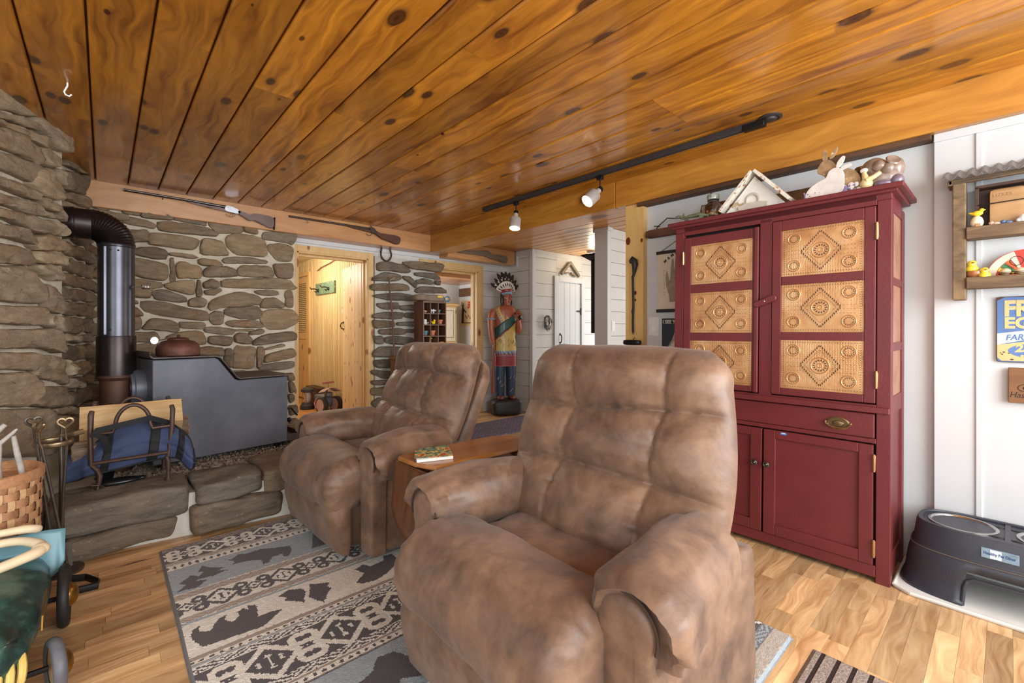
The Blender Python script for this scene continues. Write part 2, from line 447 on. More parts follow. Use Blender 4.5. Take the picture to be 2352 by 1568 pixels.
# ================================================================ beams and post
def beam(name, x0, x1, y0, y1, z0, z1, m, r=0.5, bev=.006):
    return struct(MB().box(x0, x1, y0, y1, z0, z1, 0, r).build(name, m, smooth=0, bevel=bev))
beam('trim_1_fireplace_beam', -0.115, 2.95, 4.73, 4.95, 2.10, 2.335, 'beam_pine_cross')
beam('trim_2_ceiling_beam', 2.95, 3.2, 2.06, 4.949, 2.10, 2.335, 'beam_pine', 0.3)
beam('trim_3_ceiling_beam', 2.95, 3.2, -1.2, 2.057, 2.10, 2.335, 'beam_pine', 0.7)
beam('trim_4_dining_beam', 3.2, 4.345, 4.73, 4.95, 2.068, 2.266, 'beam_pine_cross', 0.6)
b = MB(); b.box(2.985, 3.12, 1.832, 1.985, 0, 2.10, 0, .2)
for y, z, a, c in ((1.962, 1.83, .020, .030), (1.845, 1.82, .010, .016), (1.90, 1.43, .012, .016), (1.898, 1.375, .007, .010)):
    b.lathe([(1, 0), (.97, .0006), (.0, .0008)], (0, 0, 0), 20, 1, axis=(-1, 0, 0)); n_ = 60
    for i in range(len(b.v) - n_, len(b.v)): p = b.v[i]; b.v[i] = (2.985 + p[0], y + p[1] * a, z + p[2] * c)
plain('knot_red', (112, 44, 18), .4, var=.35, vs=40, coat=.2)
struct(b.build('trim_5_post', ['post_pine', 'knot_red'], smooth=30))
beam('trim_6_beam_moulding', 2.965, 3.045, 0.25, 1.875, 2.074, 2.10, 'dark_board', 0.2, .003)
beam('trim_7_wall_cap', 1.40, 4.40, 4.925, 4.952, 2.055, 2.10, 'white_paint_satin', .5, .003)

# ================================================================ white walls
b = MB(); b.box(3.04, 3.12, 0.2, 1.835, 0, 2.10)
struct(b.build('wall_right', 'white_paint', smooth=0))
b = MB(); b.box(3.0, 3.1, -1.2, 0.243, 0, 2.10)
for y in (0.09, -0.31, -0.71): b.box(2.992, 3.01, y - .011, y + .011, 0, 2.06)
b.box(2.99, 3.01, -1.2, .243, 2.06, 2.10)
struct(b.build('wall_right_panelled', 'white_paint_satin', smooth=0, bevel=.003))

def shiplap(b, axis, pos, a0, a1, z0, z1, th, h, back=0.02, jit=None):
    """rows of boards on the plane axis=pos, front face at pos, th going away"""
    z = z0; rr = random.Random(int(a0 * 100) + 5)
    while z < z1 - .005:
        zz = min(z + h, z1)
        if axis == 'y': b.box(a0, a1, pos, pos + th, z + .0018, zz - .0018, 0, rr.random())
        else: b.box(pos, pos + th, a0, a1, z + .0018, zz - .0018, 0, rr.random())
        z = zz
    s = 1 if th > 0 else -1
    if axis == 'y': b.box(a0, a1, pos + .006 * s, pos + th * .9, z0, z1, 1)
    else: b.box(pos + .006 * s, pos + th * .9, a0, a1, z0, z1, 1)
SH = ['shiplap_white', 'dark_gap']
b = MB()
shiplap(b, 'y', 4.95, 1.38, 1.47, 0, 2.12, .1, .18)
shiplap(b, 'y', 4.95, 1.47, 2.25, 1.97, 2.12, .1, .18)
shiplap(b, 'y', 4.95, 2.25, 3.15, 0, 2.12, .1, .18)
shiplap(b, 'y', 4.95, 3.15, 3.83, 1.96, 2.12, .1, .18)
shiplap(b, 'y', 4.95, 3.83, 4.40, 0, 2.27, .1, .18)
struct(b.build('wall_back', SH, smooth=0, bevel=.002, bseg=1))
b = MB(); shiplap(b, 'x', 4.385, 4.43, 4.955, 0, 2.265, .08, .18)
struct(b.build('wall_alcove', SH, smooth=0, bevel=.002, bseg=1))
b = MB(); b.box(4.355, 4.425, 4.385, 4.445, 0, 2.265)
b.box(4.362, 4.388, 4.446, 4.728, 2.20, 2.2645); b.box(4.361, 4.388, 4.70, 4.727, 2.05, 2.199)
struct(b.build('trim_8_corner_board', 'white_paint_satin', smooth=0, bevel=.003))
b = MB(); shiplap(b, 'y', 4.40, 4.41, 4.86, 0, 2.265, .08, .18); shiplap(b, 'y', 4.40, 5.44, 6.6, 0, 2.265, .08, .18); shiplap(b, 'y', 4.40, 4.86, 5.44, 1.86, 2.265, .08, .18)
b.box(4.427, 6.0, 4.384, 4.41, 2.20, 2.2645, 0)
struct(b.build('wall_hall', SH, smooth=0, bevel=.002, bseg=1))
b = MB(); shiplap(b, 'y', 2.925, 4.10, 6.6, 0, 2.265, .14, .135)
struct(b.build('wall_partition', SH, smooth=0, bevel=.002, bseg=1))
b = MB(); b.box(4.035, 4.105, 2.91, 3.085, 0, 2.225); b.box(4.022, 4.115, 2.895, 3.10, 2.225, 2.265)
struct(b.build('trim_9_partition_end', 'white_paint_satin', smooth=0, bevel=.004))
b = MB(); b.box(6.5, 6.6, .2, 3.0, 0, 2.265); b.box(6.5, 6.6, 3.0, 4.45, 0, .35); b.box(6.5, 6.6, 3.0, 4.45, 2.1, 2.265)
struct(b.build('wall_dining', 'white_paint', smooth=0))

# ================================================================ doorway 1 (to the closet hall) with its pine casing and plank door
def casing(name, x0, x1, ztop, y, w, m='casing_pine'):
    b = MB()
    b.box(x0 - w, x0, y - .022, y + .0, 0, ztop + w, 0, .3); b.box(x1, x1 + w, y - .022, y + .0, 0, ztop + w, 0, .6)
    b.box(x0, x1, y - .022, y, ztop, ztop + w, 0, .8)
    b.box(x0 - .001, x0 + .018, y - .015, y + .13, 0, ztop, 0, .4); b.box(x1 - .018, x1 + .001, y - .015, y + .13, 0, ztop, 0, .2)
    b.box(x0, x1, y - .015, y + .13, ztop - .018, ztop + .001, 0, .7)
    b.box(x0 + .018, x0 + .03, y + .05, y + .09, 0, ztop - .018, 0, .9); b.box(x1 - .03, x1 - .018, y + .05, y + .09, 0, ztop - .018, 0, .1)
    b.box(x0 + .018, x1 - .018, y + .05, y + .09, ztop - .045, ztop - .018, 0, .5)
    return struct(b.build(name, m, smooth=0, bevel=.003))
casing('trim_10_door_casing', 1.475, 2.245, 1.965, 4.95, .065)
b = MB()
casing('trim_11_door_casing', 3.0, 3.84, 1.955, 4.95, .085)

# open plank door
dv = Vector((2.29 - 2.215, 5.80 - 5.05)).normalized(); dn = Vector((-dv.y, dv.x))
def along(s, off, z): return (2.215 + dv.x * s + dn.x * off, 5.05 + dv.y * s + dn.y * off, z)
b = MB(); n = 6
for i in range(n):
    s0, s1 = i * .755 / n + .001, (i + 1) * .755 / n - .001
    b.loft([[along(s0, 0, .012), along(s1, 0, .012), along(s1, -.03, .012), along(s0, -.03, .012)], [along(s0, 0, 1.935), along(s1, 0, 1.935), along(s1, -.03, 1.935), along(s0, -.03, 1.935)]], True, True, 0, (i * .37) % 1)
d1 = struct(b.build('door_1', 'door_pine', smooth=0, bevel=.004))
b = MB()
for z in (1.30, 1.02): pass
b.tube([along(.70, .002, 1.24), along(.70, .03, 1.235), along(.70, .04, 1.20), along(.70, .03, 1.165), along(.70, .002, 1.16)], .007, 8)
b.cyl(along(.70, .0, 1.245), along(.70, .006, 1.245), .013); b.cyl(along(.70, 0, 1.155), along(.70, .006, 1.155), .013)
hd = b.build('door_handle', 'iron_black', d1)
b = MB(); b.M = None
b.loft([[along(.735, .0, 1.36), along(.755, .0, 1.36), along(.755, .004, 1.36), along(.735, .004, 1.36)], [along(.735, .0, 1.42), along(.755, .0, 1.42), along(.755, .004, 1.42), along(.735, .004, 1.42)]])
b.build('latch_plate', 'plate_white', d1)

# closet hall walls
b = MB(); b.box(2.42, 2.5, 5.05, 9, 0, 2.26, 0, .3)
for i in range(60): 
    y = 5.1 + i * .06
    b.box(2.415, 2.421, y, y + .004 + .02 * (i % 3), 0, 2.26, 0, (i * .31) % 1)
struct(b.build('wall_closet', 'closet_panel', smooth=0))
b = MB(); b.box(1.0, 2.5, 8.6, 8.7, 0, 2.26); b.box(1.3, 1.38, 5.05, 8.6, 0, 2.26)
struct(b.build('wall_closet_far', 'closet_panel', smooth=0))
b = MB(); b.box(1.2, 2.5, 5.05, 8.7, 2.26, 2.3)
struct(b.build('ceiling_closet', 'closet_panel', smooth=0))
# louvred folding door on the closet wall
b = MB()
for (y0, y1, z0, z1) in ((7.45, 7.52, .05, 1.98), (8.12, 8.2, .05, 1.98), (7.52, 8.12, 1.9, 1.98), (7.52, 8.12, 1.0, 1.1), (7.52, 8.12, .05, .14)):
    b.box(2.385, 2.414, y0, y1, z0, z1)
b.box(2.395, 2.41, 7.52, 8.12, .14, 1.0)
d3 = struct(b.build('door_3', 'casing_pine', smooth=0, bevel=.002))
b = MB()
for i in range(26):
    z = 1.11 + i * .0305
    b.loft([[(2.384, 7.52, z), (2.388, 7.52, z - .004), (2.412, 7.52, z + .02), (2.408, 7.52, z + .024)], [(2.384, 8.12, z), (2.388, 8.12, z - .004), (2.412, 8.12, z + .02), (2.408, 8.12, z + .024)]])
b.build('louvres', 'closet_panel', d3, smooth=0)
b = MB(); b.box(2.375, 2.42, 7.36, 7.42, 0, 2.07); b.box(2.375, 2.42, 7.42, 8.5, 2.01, 2.07)
struct(b.build('trim_12_closet_casing', 'casing_pine', smooth=0, bevel=.003))

# far room seen through the second doorway
b = MB(); b.box(3.9, 5.1, 7.0, 7.1, 0, 2.0); b.box(5.0, 5.1, 5.05, 7.0, 0, 2.0)
struct(b.build('wall_far_room', 'white_paint', smooth=0))
b = MB(); b.box(2.6, 2.68, 5.05, 7.1, 0, 2.0); b.box(2.6, 3.95, 7.0, 7.1, 0, 2.0)
struct(b.build('wall_far_room_left', 'white_paint', smooth=0))
b = MB(); x = 2.55; rr = random.Random(8)
while x < 5.1: b.box(x + .002, x + .148, 5.05, 7.1, 1.99, 2.03, 0, rr.random()); x += .15
struct(b.build('ceiling_far_room', 'ceiling_pine', smooth=0))
beam('trim_13_far_beam', 2.7, 5.0, 5.5, 5.66, 1.92, 1.99, 'beam_pine_cross')

# ================================================================ white plank door in the hall wall
b = MB()
for i in range(4):
    x0 = 4.90 + i * .1255; b.box(x0 + .0015, x0 + .124, 4.395, 4.425, .01, 1.845, 0, .5)
b.box(4.90, 5.40, 4.405, 4.42, .01, 1.845, 1)
d2 = struct(b.build('door_2', ['white_paint_satin', 'dark_gap'], smooth=0, bevel=.003))
b = MB(); b.tube([(4.925, 4.395, 1.08), (4.925, 4.36, 1.07), (4.925, 4.355, 1.02), (4.925, 4.36, .97), (4.925, 4.395, .96)], .008, 8)
b.box(4.908, 4.942, 4.388, 4.396, 1.065, 1.10); b.box(4.908, 4.942, 4.388, 4.396, .94, .975)
b.build('door_handle', 'iron_black', d2)
b = MB(); b.box(5.395, 5.42, 4.383, 4.396, 1.38, 1.48); b.prism([(0, -.018), (0, .018), (-.09, .008), (-.09, -.008)], (5.395, 4.396, 1.43), (1, 0, 0), (0, 0, 1), .01)
b.build('strap_hinge', 'iron_black', d2)
b = MB(); b.box(4.80, 4.895, 4.375, 4.40, 0, 1.93); b.box(5.405, 5.48, 4.375, 4.40, 0, 1.93); b.box(4.895, 5.405, 4.375, 4.40, 1.85, 1.93)
struct(b.build('trim_14_door_casing', 'white_paint_satin', smooth=0, bevel=.003))
# outlines of the field stones, metres along the wall and above the floor
BACK = [
[(0.106,2.128),(0.202,2.12),(0.234,2.11),(0.212,2.083),(0.106,2.091)],
[(0.231,2.1),(0.312,2.117),(0.426,2.117),(0.429,2.094),(0.405,2.077),(0.234,2.071)],
[(0.442,2.113),(0.469,2.134),(0.568,2.141),(0.667,2.106),(0.67,2.071),(0.568,2.076),(0.491,2.081),(0.447,2.08)],
[(0.687,2.123),(0.83,2.125),(0.935,2.12),(0.957,2.08),(0.951,2.05),(0.757,2.015),(0.699,2.069)],
[(0.96,2.116),(1.07,2.122),(1.08,2.05),(0.966,2.059)],
[(1.136,2.088),(1.323,2.111),(1.42,2.102),(1.42,2.055),(1.38,1.984),(1.337,2.006),(1.123,2.011),(1.119,2.052)],
[(0.106,2.065),(0.221,2.056),(0.302,2.04),(0.309,2.006),(0.296,1.988),(0.251,1.994),(0.106,2.009)],
[(0.327,2.041),(0.384,2.067),(0.491,2.071),(0.675,2.059),(0.748,2.014),(0.748,1.989),(0.624,1.982),(0.348,1.976)],
[(0.106,1.94),(0.153,1.957),(0.251,1.971),(0.271,1.952),(0.269,1.874),(0.202,1.865),(0.106,1.878)],
[(0.276,1.94),(0.312,1.954),(0.458,1.959),(0.601,1.945),(0.615,1.926),(0.59,1.861),(0.556,1.844),(0.353,1.852),(0.274,1.855)],
[(0.641,1.95),(0.71,1.959),(0.793,1.942),(0.839,1.842),(0.823,1.819),(0.624,1.811),(0.624,1.879)],
[(0.817,1.988),(0.891,2.041),(0.973,2.046),(1.136,2.01),(1.16,1.9),(1.143,1.846),(1.018,1.84),(0.891,1.84),(0.817,1.917)],
[(1.163,1.976),(1.308,1.994),(1.387,1.973),(1.391,1.912),(1.373,1.825),(1.245,1.819),(1.163,1.916)],
[(0.158,1.784),(0.226,1.827),(0.312,1.837),(0.374,1.822),(0.394,1.792),(0.384,1.744),(0.342,1.737),(0.187,1.762)],
[(0.416,1.797),(0.458,1.805),(0.551,1.802),(0.601,1.784),(0.568,1.77),(0.421,1.778)],
[(0.158,1.733),(0.251,1.73),(0.4,1.7),(0.402,1.601),(0.374,1.563),(0.302,1.561),(0.163,1.595)],
[(0.416,1.748),(0.437,1.753),(0.45,1.671),(0.447,1.565),(0.413,1.565)],
[(0.453,1.705),(0.48,1.734),(0.529,1.732),(0.568,1.709),(0.612,1.714),(0.638,1.682),(0.629,1.595),(0.529,1.598),(0.464,1.582)],
[(0.615,1.769),(0.67,1.778),(0.763,1.763),(0.799,1.724),(0.658,1.714),(0.618,1.728)],
[(0.793,1.787),(0.872,1.817),(1.011,1.828),(1.15,1.813),(1.156,1.784),(0.985,1.767),(0.811,1.754)],
[(0.649,1.676),(0.699,1.715),(0.823,1.727),(0.891,1.704),(0.916,1.635),(0.652,1.614)],
[(0.907,1.706),(0.96,1.75),(1.103,1.76),(1.183,1.761),(1.218,1.688),(1.204,1.653),(0.922,1.642)],
[(1.204,1.785),(1.38,1.806),(1.391,1.741),(1.38,1.655),(1.252,1.653),(1.225,1.704)],
[(0.158,1.563),(0.251,1.56),(0.363,1.545),(0.363,1.5),(0.291,1.489),(0.299,1.45),(0.281,1.41),(0.163,1.418)],
[(0.374,1.533),(0.458,1.565),(0.568,1.58),(0.584,1.561),(0.584,1.455),(0.54,1.456),(0.426,1.484),(0.376,1.507)],
[(0.601,1.579),(0.624,1.577),(0.641,1.469),(0.629,1.444),(0.596,1.446)],
[(0.644,1.565),(0.71,1.605),(0.757,1.587),(0.775,1.539),(0.728,1.522),(0.652,1.514)],
[(0.652,1.497),(0.769,1.525),(0.784,1.501),(0.728,1.456),(0.67,1.46)],
[(0.793,1.604),(0.985,1.625),(1.183,1.648),(1.344,1.645),(1.387,1.594),(1.427,1.573),(1.394,1.548),(1.183,1.547),(0.799,1.53)],
[(0.302,1.476),(0.384,1.488),(0.523,1.435),(0.529,1.395),(0.48,1.38),(0.317,1.402),(0.302,1.437)],
[(0.54,1.409),(0.624,1.44),(0.678,1.408),(0.658,1.352),(0.618,1.344),(0.54,1.355)],
[(0.681,1.374),(0.722,1.424),(0.86,1.488),(0.96,1.504),(1.063,1.484),(1.126,1.428),(1.109,1.39),(0.985,1.371),(0.799,1.35),(0.693,1.319)],
[(1.05,1.516),(1.15,1.533),(1.238,1.523),(1.245,1.49),(1.15,1.474),(1.076,1.485)],
[(1.129,1.45),(1.225,1.462),(1.308,1.397),(1.305,1.363),(1.103,1.353),(1.103,1.404)],
[(1.315,1.528),(1.38,1.539),(1.391,1.47),(1.387,1.373),(1.323,1.375)],
[(0.217,1.376),(0.251,1.39),(0.384,1.382),(0.534,1.341),(0.681,1.311),(0.681,1.232),(0.568,1.234),(0.405,1.258),(0.276,1.268),(0.226,1.331)],
[(0.16,1.335),(0.202,1.33),(0.241,1.28),(0.236,1.261),(0.163,1.256)],
[(0.16,1.386),(0.197,1.387),(0.202,1.362),(0.163,1.358)],
[(0.106,1.84),(0.134,1.831),(0.148,1.795),(0.106,1.79)],
[(0.687,1.281),(0.728,1.317),(0.793,1.312),(0.805,1.27),(0.793,1.199),(0.728,1.195),(0.69,1.233)],
[(0.805,1.333),(0.891,1.357),(1.076,1.375),(1.109,1.328),(1.109,1.268),(1.05,1.245),(0.922,1.25),(0.811,1.291)],
[(1.109,1.328),(1.252,1.354),(1.38,1.351),(1.453,1.282),(1.438,1.22),(1.323,1.157),(1.17,1.149),(1.103,1.231)],
[(0.817,1.206),(0.86,1.235),(1.076,1.238),(1.126,1.172),(1.05,1.168),(0.86,1.178)],
[(0.231,1.162),(0.276,1.233),(0.312,1.247),(0.405,1.235),(0.469,1.203),(0.474,1.143),(0.458,1.129),(0.317,1.149),(0.241,1.149)],
[(0.48,1.213),(0.512,1.217),(0.658,1.215),(0.652,1.156),(0.491,1.163)],
[(0.658,1.17),(0.74,1.177),(0.885,1.157),(0.872,1.11),(0.817,1.103),(0.658,1.129)],
[(0.894,1.149),(0.922,1.157),(1.037,1.157),(1.024,1.135),(0.903,1.139)],
[(1.011,1.131),(1.103,1.157),(1.129,1.135),(1.109,1.109),(1.011,1.106)],
[(0.163,1.251),(0.221,1.252),(0.229,1.207),(0.217,1.153),(0.165,1.146)],
[(0.168,1.127),(0.322,1.13),(0.342,1.078),(0.332,1.052),(0.168,1.048)],
[(0.374,1.084),(0.469,1.129),(0.601,1.143),(0.647,1.122),(0.67,1.06),(0.658,1.018),(0.568,1.017),(0.458,1.043)],
[(0.687,1.087),(0.74,1.097),(0.866,1.085),(0.866,1.035),(0.842,1.0),(0.687,1.028)],
[(0.882,1.092),(0.922,1.124),(0.985,1.117),(1.031,1.054),(1.024,1.021),(0.922,1.023),(0.885,1.042)],
[(1.037,1.047),(1.136,1.105),(1.38,1.134),(1.416,1.11),(1.42,1.048),(1.323,1.034),(1.183,1.014),(1.044,1.002)],
[(0.173,1.023),(0.251,1.037),(0.353,1.032),(0.353,0.927),(0.177,0.921)],
[(0.584,0.972),(0.67,1.004),(0.799,0.983),(0.805,0.937),(0.793,0.913),(0.584,0.925)],
[(0.879,0.978),(0.91,1.013),(0.954,0.997),(1.063,0.987),(1.06,0.914),(1.044,0.797),(0.973,0.786),(0.866,0.8),(0.879,0.913)],
[(0.811,0.973),(0.86,0.978),(0.879,0.92),(0.866,0.8),(0.799,0.846)],
[(1.07,0.983),(1.129,0.978),(1.136,0.926),(1.103,0.794),(1.07,0.795)],
[(1.143,0.97),(1.183,0.984),(1.294,1.012),(1.315,0.988),(1.15,0.959)],
[(1.143,0.911),(1.38,0.971),(1.413,0.932),(1.409,0.877),(1.238,0.847),(1.126,0.833)],
[(1.09,0.816),(1.252,0.831),(1.394,0.839),(1.394,0.777),(1.252,0.755),(1.09,0.772)],
[(1.33,0.719),(1.394,0.723),(1.398,0.653),(1.337,0.65)],
[(1.344,0.634),(1.387,0.634),(1.413,0.543),(1.358,0.525)],
[(1.344,0.511),(1.394,0.51),(1.402,0.443),(1.358,0.432)],
[(1.344,0.395),(1.431,0.401),(1.438,0.322),(1.358,0.301)],
[(1.344,0.264),(1.424,0.269),(1.46,0.194),(1.358,0.193)],
[(0.799,0.768),(0.985,0.771),(1.103,0.749),(1.103,0.645),(0.799,0.669)],
[(0.177,0.909),(0.342,0.908),(0.342,0.816),(0.182,0.813)],
[(0.353,0.901),(0.74,0.884),(0.74,0.744),(0.353,0.77)],
[(0.182,0.807),(0.458,0.776),(0.458,0.63),(0.182,0.655)],
[(0.769,0.665),(1.323,0.62),(1.323,0.474),(0.769,0.531)],
[(-0.268,1.79),(-0.161,1.804),(-0.135,1.726),(-0.155,1.697),(-0.274,1.72)],
[(-0.274,1.711),(-0.167,1.7),(-0.116,1.657),(-0.122,1.633),(-0.243,1.635)],
[(-0.155,1.805),(-0.063,1.807),(-0.023,1.757),(-0.029,1.72),(-0.129,1.754)],
[(-0.129,1.745),(-0.029,1.72),(-0.026,1.638),(-0.103,1.635)],
[(-0.227,1.619),(-0.155,1.626),(-0.106,1.567),(-0.129,1.548),(-0.224,1.575)],
[(-0.261,1.564),(-0.155,1.546),(-0.135,1.529),(-0.161,1.491),(-0.261,1.502)],
[(-0.099,1.617),(-0.026,1.629),(-0.026,1.546),(-0.096,1.55)],
[(-0.142,1.493),(-0.109,1.545),(-0.036,1.509),(-0.026,1.427)],
[(-0.274,1.458),(-0.237,1.486),(-0.129,1.476),(-0.043,1.417),(-0.04,1.326),(-0.129,1.341),(-0.274,1.388)],
[(-0.255,1.301),(-0.167,1.326),(-0.076,1.316),(-0.033,1.262),(-0.07,1.234),(-0.255,1.266)],
[(-0.212,1.161),(-0.193,1.215),(-0.023,1.198),(-0.023,1.098),(-0.193,1.126)],
[(-0.199,1.064),(-0.167,1.081),(-0.089,1.076),(-0.05,1.016),(-0.07,0.971),(-0.18,1.001)],
[(-0.212,0.949),(-0.129,0.96),(-0.016,0.942),(-0.016,0.85),(-0.096,0.845),(-0.205,0.861)],
[(-0.18,0.788),(-0.167,0.841),(-0.013,0.813),(-0.013,0.749),(-0.161,0.769)],
[(-0.218,0.72),(-0.129,0.74),(-0.009,0.721),(-0.009,0.592),(-0.193,0.629)],
[(-0.199,0.604),(-0.129,0.605),(-0.07,0.562),(-0.167,0.547)],
[(-0.167,0.529),(-0.089,0.537),(0.004,0.517),(0.004,0.418),(-0.161,0.441)],
[(-0.28,1.248),(-0.218,1.258),(-0.212,1.144),(-0.261,1.126)],
[(-0.286,1.083),(-0.193,1.108),(-0.193,1.055),(-0.268,1.048)],
[(-0.274,1.013),(-0.218,1.038),(-0.177,1.001),(-0.23,0.976)],
[(-0.006,1.585),(0.137,1.596),(0.137,1.483),(-0.006,1.474)],
[(-0.006,1.456),(0.137,1.474),(0.137,1.351),(-0.006,1.336)],
[(-0.129,2.179),(0.002,2.113),(0.032,2.1),(-0.023,2.086),(-0.116,2.109)],
[(-0.116,2.073),(0.002,2.085),(0.145,2.073),(0.145,2.025),(0.002,2.021),(-0.109,2.021)]]
CORNER = [
[(0.314,2.291),(0.407,2.315),(0.654,2.329),(0.654,2.299),(0.332,2.258)],
[(0.332,2.227),(0.526,2.256),(0.745,2.314),(0.733,2.205),(0.676,2.146),(0.369,2.096)],
[(0.314,2.003),(0.407,2.031),(0.699,2.04),(0.722,1.993),(0.314,1.926)],
[(0.369,2.085),(0.654,2.141),(0.78,2.138),(0.78,2.068),(0.369,2.033)],
[(0.26,2.396),(0.407,2.403),(0.486,2.366),(0.295,2.293)],
[(0.191,1.875),(0.699,1.979),(0.699,1.901),(0.191,1.8)]]
NEAR = [
[(0.155,2.301),(0.348,2.368),(0.453,2.398),(0.577,2.391),(0.629,2.352),(0.587,2.308),(0.499,2.269),(0.348,2.23),(0.155,2.175)],
[(0.528,2.263),(0.629,2.339),(0.737,2.361),(0.831,2.353),(0.893,2.288),(0.868,2.215),(0.76,2.196),(0.66,2.23)],
[(0.191,2.181),(0.348,2.219),(0.48,2.248),(0.577,2.247),(0.577,2.228),(0.453,2.2),(0.348,2.185),(0.191,2.138)],
[(0.267,2.155),(0.348,2.167),(0.462,2.192),(0.608,2.209),(0.65,2.187),(0.629,2.159),(0.509,2.157),(0.348,2.15)],
[(0.155,2.08),(0.348,2.145),(0.462,2.156),(0.557,2.132),(0.613,2.083),(0.567,2.036),(0.453,2.051),(0.348,2.036),(0.155,2.017)],
[(0.567,2.142),(0.671,2.169),(0.772,2.146),(0.784,2.103),(0.693,2.066),(0.629,2.095)],
[(0.12,1.972),(0.348,2.019),(0.453,2.039),(0.629,2.038),(0.65,1.993),(0.547,1.936),(0.348,1.933),(0.12,1.91)],
[(0.567,2.024),(0.715,2.067),(0.831,2.036),(0.868,1.992),(0.831,1.919),(0.715,1.888),(0.528,1.912)],
[(0.191,1.87),(0.348,1.892),(0.509,1.9),(0.587,1.892),(0.557,1.846),(0.348,1.841),(0.191,1.833)],
[(0.191,1.796),(0.348,1.812),(0.528,1.832),(0.629,1.833),(0.65,1.78),(0.557,1.765),(0.348,1.761),(0.191,1.747)],
[(0.577,1.864),(0.66,1.886),(0.784,1.866),(0.784,1.832),(0.66,1.828)],
[(0.65,1.806),(0.807,1.817),(0.807,1.8),(0.66,1.783)],
[(0.784,1.9),(0.868,1.824),(0.881,1.796),(0.795,1.842)],
[(0.191,1.726),(0.348,1.738),(0.528,1.751),(0.704,1.734),(0.682,1.703),(0.547,1.669),(0.348,1.698),(0.191,1.678)],
[(0.639,1.752),(0.772,1.782),(0.887,1.752),(0.856,1.707),(0.737,1.694),(0.66,1.724)],
[(0.191,1.651),(0.348,1.663),(0.462,1.676),(0.547,1.626),(0.538,1.605),(0.348,1.606),(0.191,1.587)],
[(0.557,1.646),(0.682,1.69),(0.856,1.669),(0.874,1.638),(0.831,1.616),(0.557,1.578)],
[(0.784,2.089),(0.856,2.1),(0.893,2.056),(0.868,2.013),(0.784,2.035)],
[(0.191,1.564),(0.348,1.57),(0.453,1.576),(0.547,1.562),(0.557,1.513),(0.518,1.492),(0.348,1.478),(0.191,1.462)],
[(0.528,1.608),(0.715,1.654),(0.737,1.619),(0.66,1.593),(0.557,1.588)],
[(0.567,1.571),(0.772,1.611),(0.868,1.543),(0.831,1.534),(0.567,1.515)],
[(0.557,1.495),(0.749,1.527),(0.825,1.496),(0.825,1.441),(0.715,1.433),(0.629,1.459)],
[(0.155,1.444),(0.348,1.464),(0.499,1.481),(0.608,1.444),(0.671,1.386),(0.66,1.327),(0.608,1.292),(0.348,1.289),(0.155,1.294)],
[(0.671,1.412),(0.772,1.388),(0.85,1.325),(0.843,1.252),(0.772,1.246),(0.66,1.268),(0.676,1.36)],
[(0.155,1.262),(0.348,1.266),(0.618,1.273),(0.671,1.223),(0.655,1.178),(0.528,1.176),(0.348,1.18),(0.155,1.183)],
[(0.671,1.236),(0.772,1.233),(0.843,1.166),(0.807,1.131),(0.66,1.178)],
[(0.155,1.151),(0.348,1.149),(0.715,1.152),(0.772,1.111),(0.807,1.049),(0.784,1.01),(0.66,1.048),(0.348,1.06),(0.155,1.067)],
[(0.784,1.125),(0.985,1.108),(0.958,1.08),(0.807,1.084)],
[(0.155,1.046),(0.348,1.037),(0.587,1.023),(0.704,0.994),(0.682,0.962),(0.547,0.934),(0.348,0.957),(0.155,0.972)],
[(0.547,0.922),(0.715,1.006),(0.831,0.973),(0.893,0.849),(0.893,0.814),(0.795,0.852),(0.557,0.896)],
[(0.831,0.98),(0.945,0.937),(0.951,0.886),(0.906,0.866)],
[(0.191,0.948),(0.348,0.934),(0.509,0.925),(0.598,0.848),(0.598,0.81),(0.49,0.751),(0.348,0.774),(0.191,0.798)],
[(0.587,0.837),(0.856,0.811),(0.958,0.706),(0.932,0.695),(0.772,0.7),(0.528,0.745)],
[(0.893,0.856),(1.012,0.844),(1.082,0.8),(1.067,0.779),(0.906,0.798)],
[(0.772,0.693),(0.945,0.679),(1.032,0.643),(1.012,0.617),(0.795,0.655)],
[(0.191,0.782),(0.348,0.756),(0.629,0.716),(0.749,0.69),(0.772,0.613),(0.772,0.423),(0.348,0.521),(0.191,0.573)],
[(0.784,0.644),(0.985,0.607),(1.039,0.538),(1.012,0.397),(0.795,0.451)]]
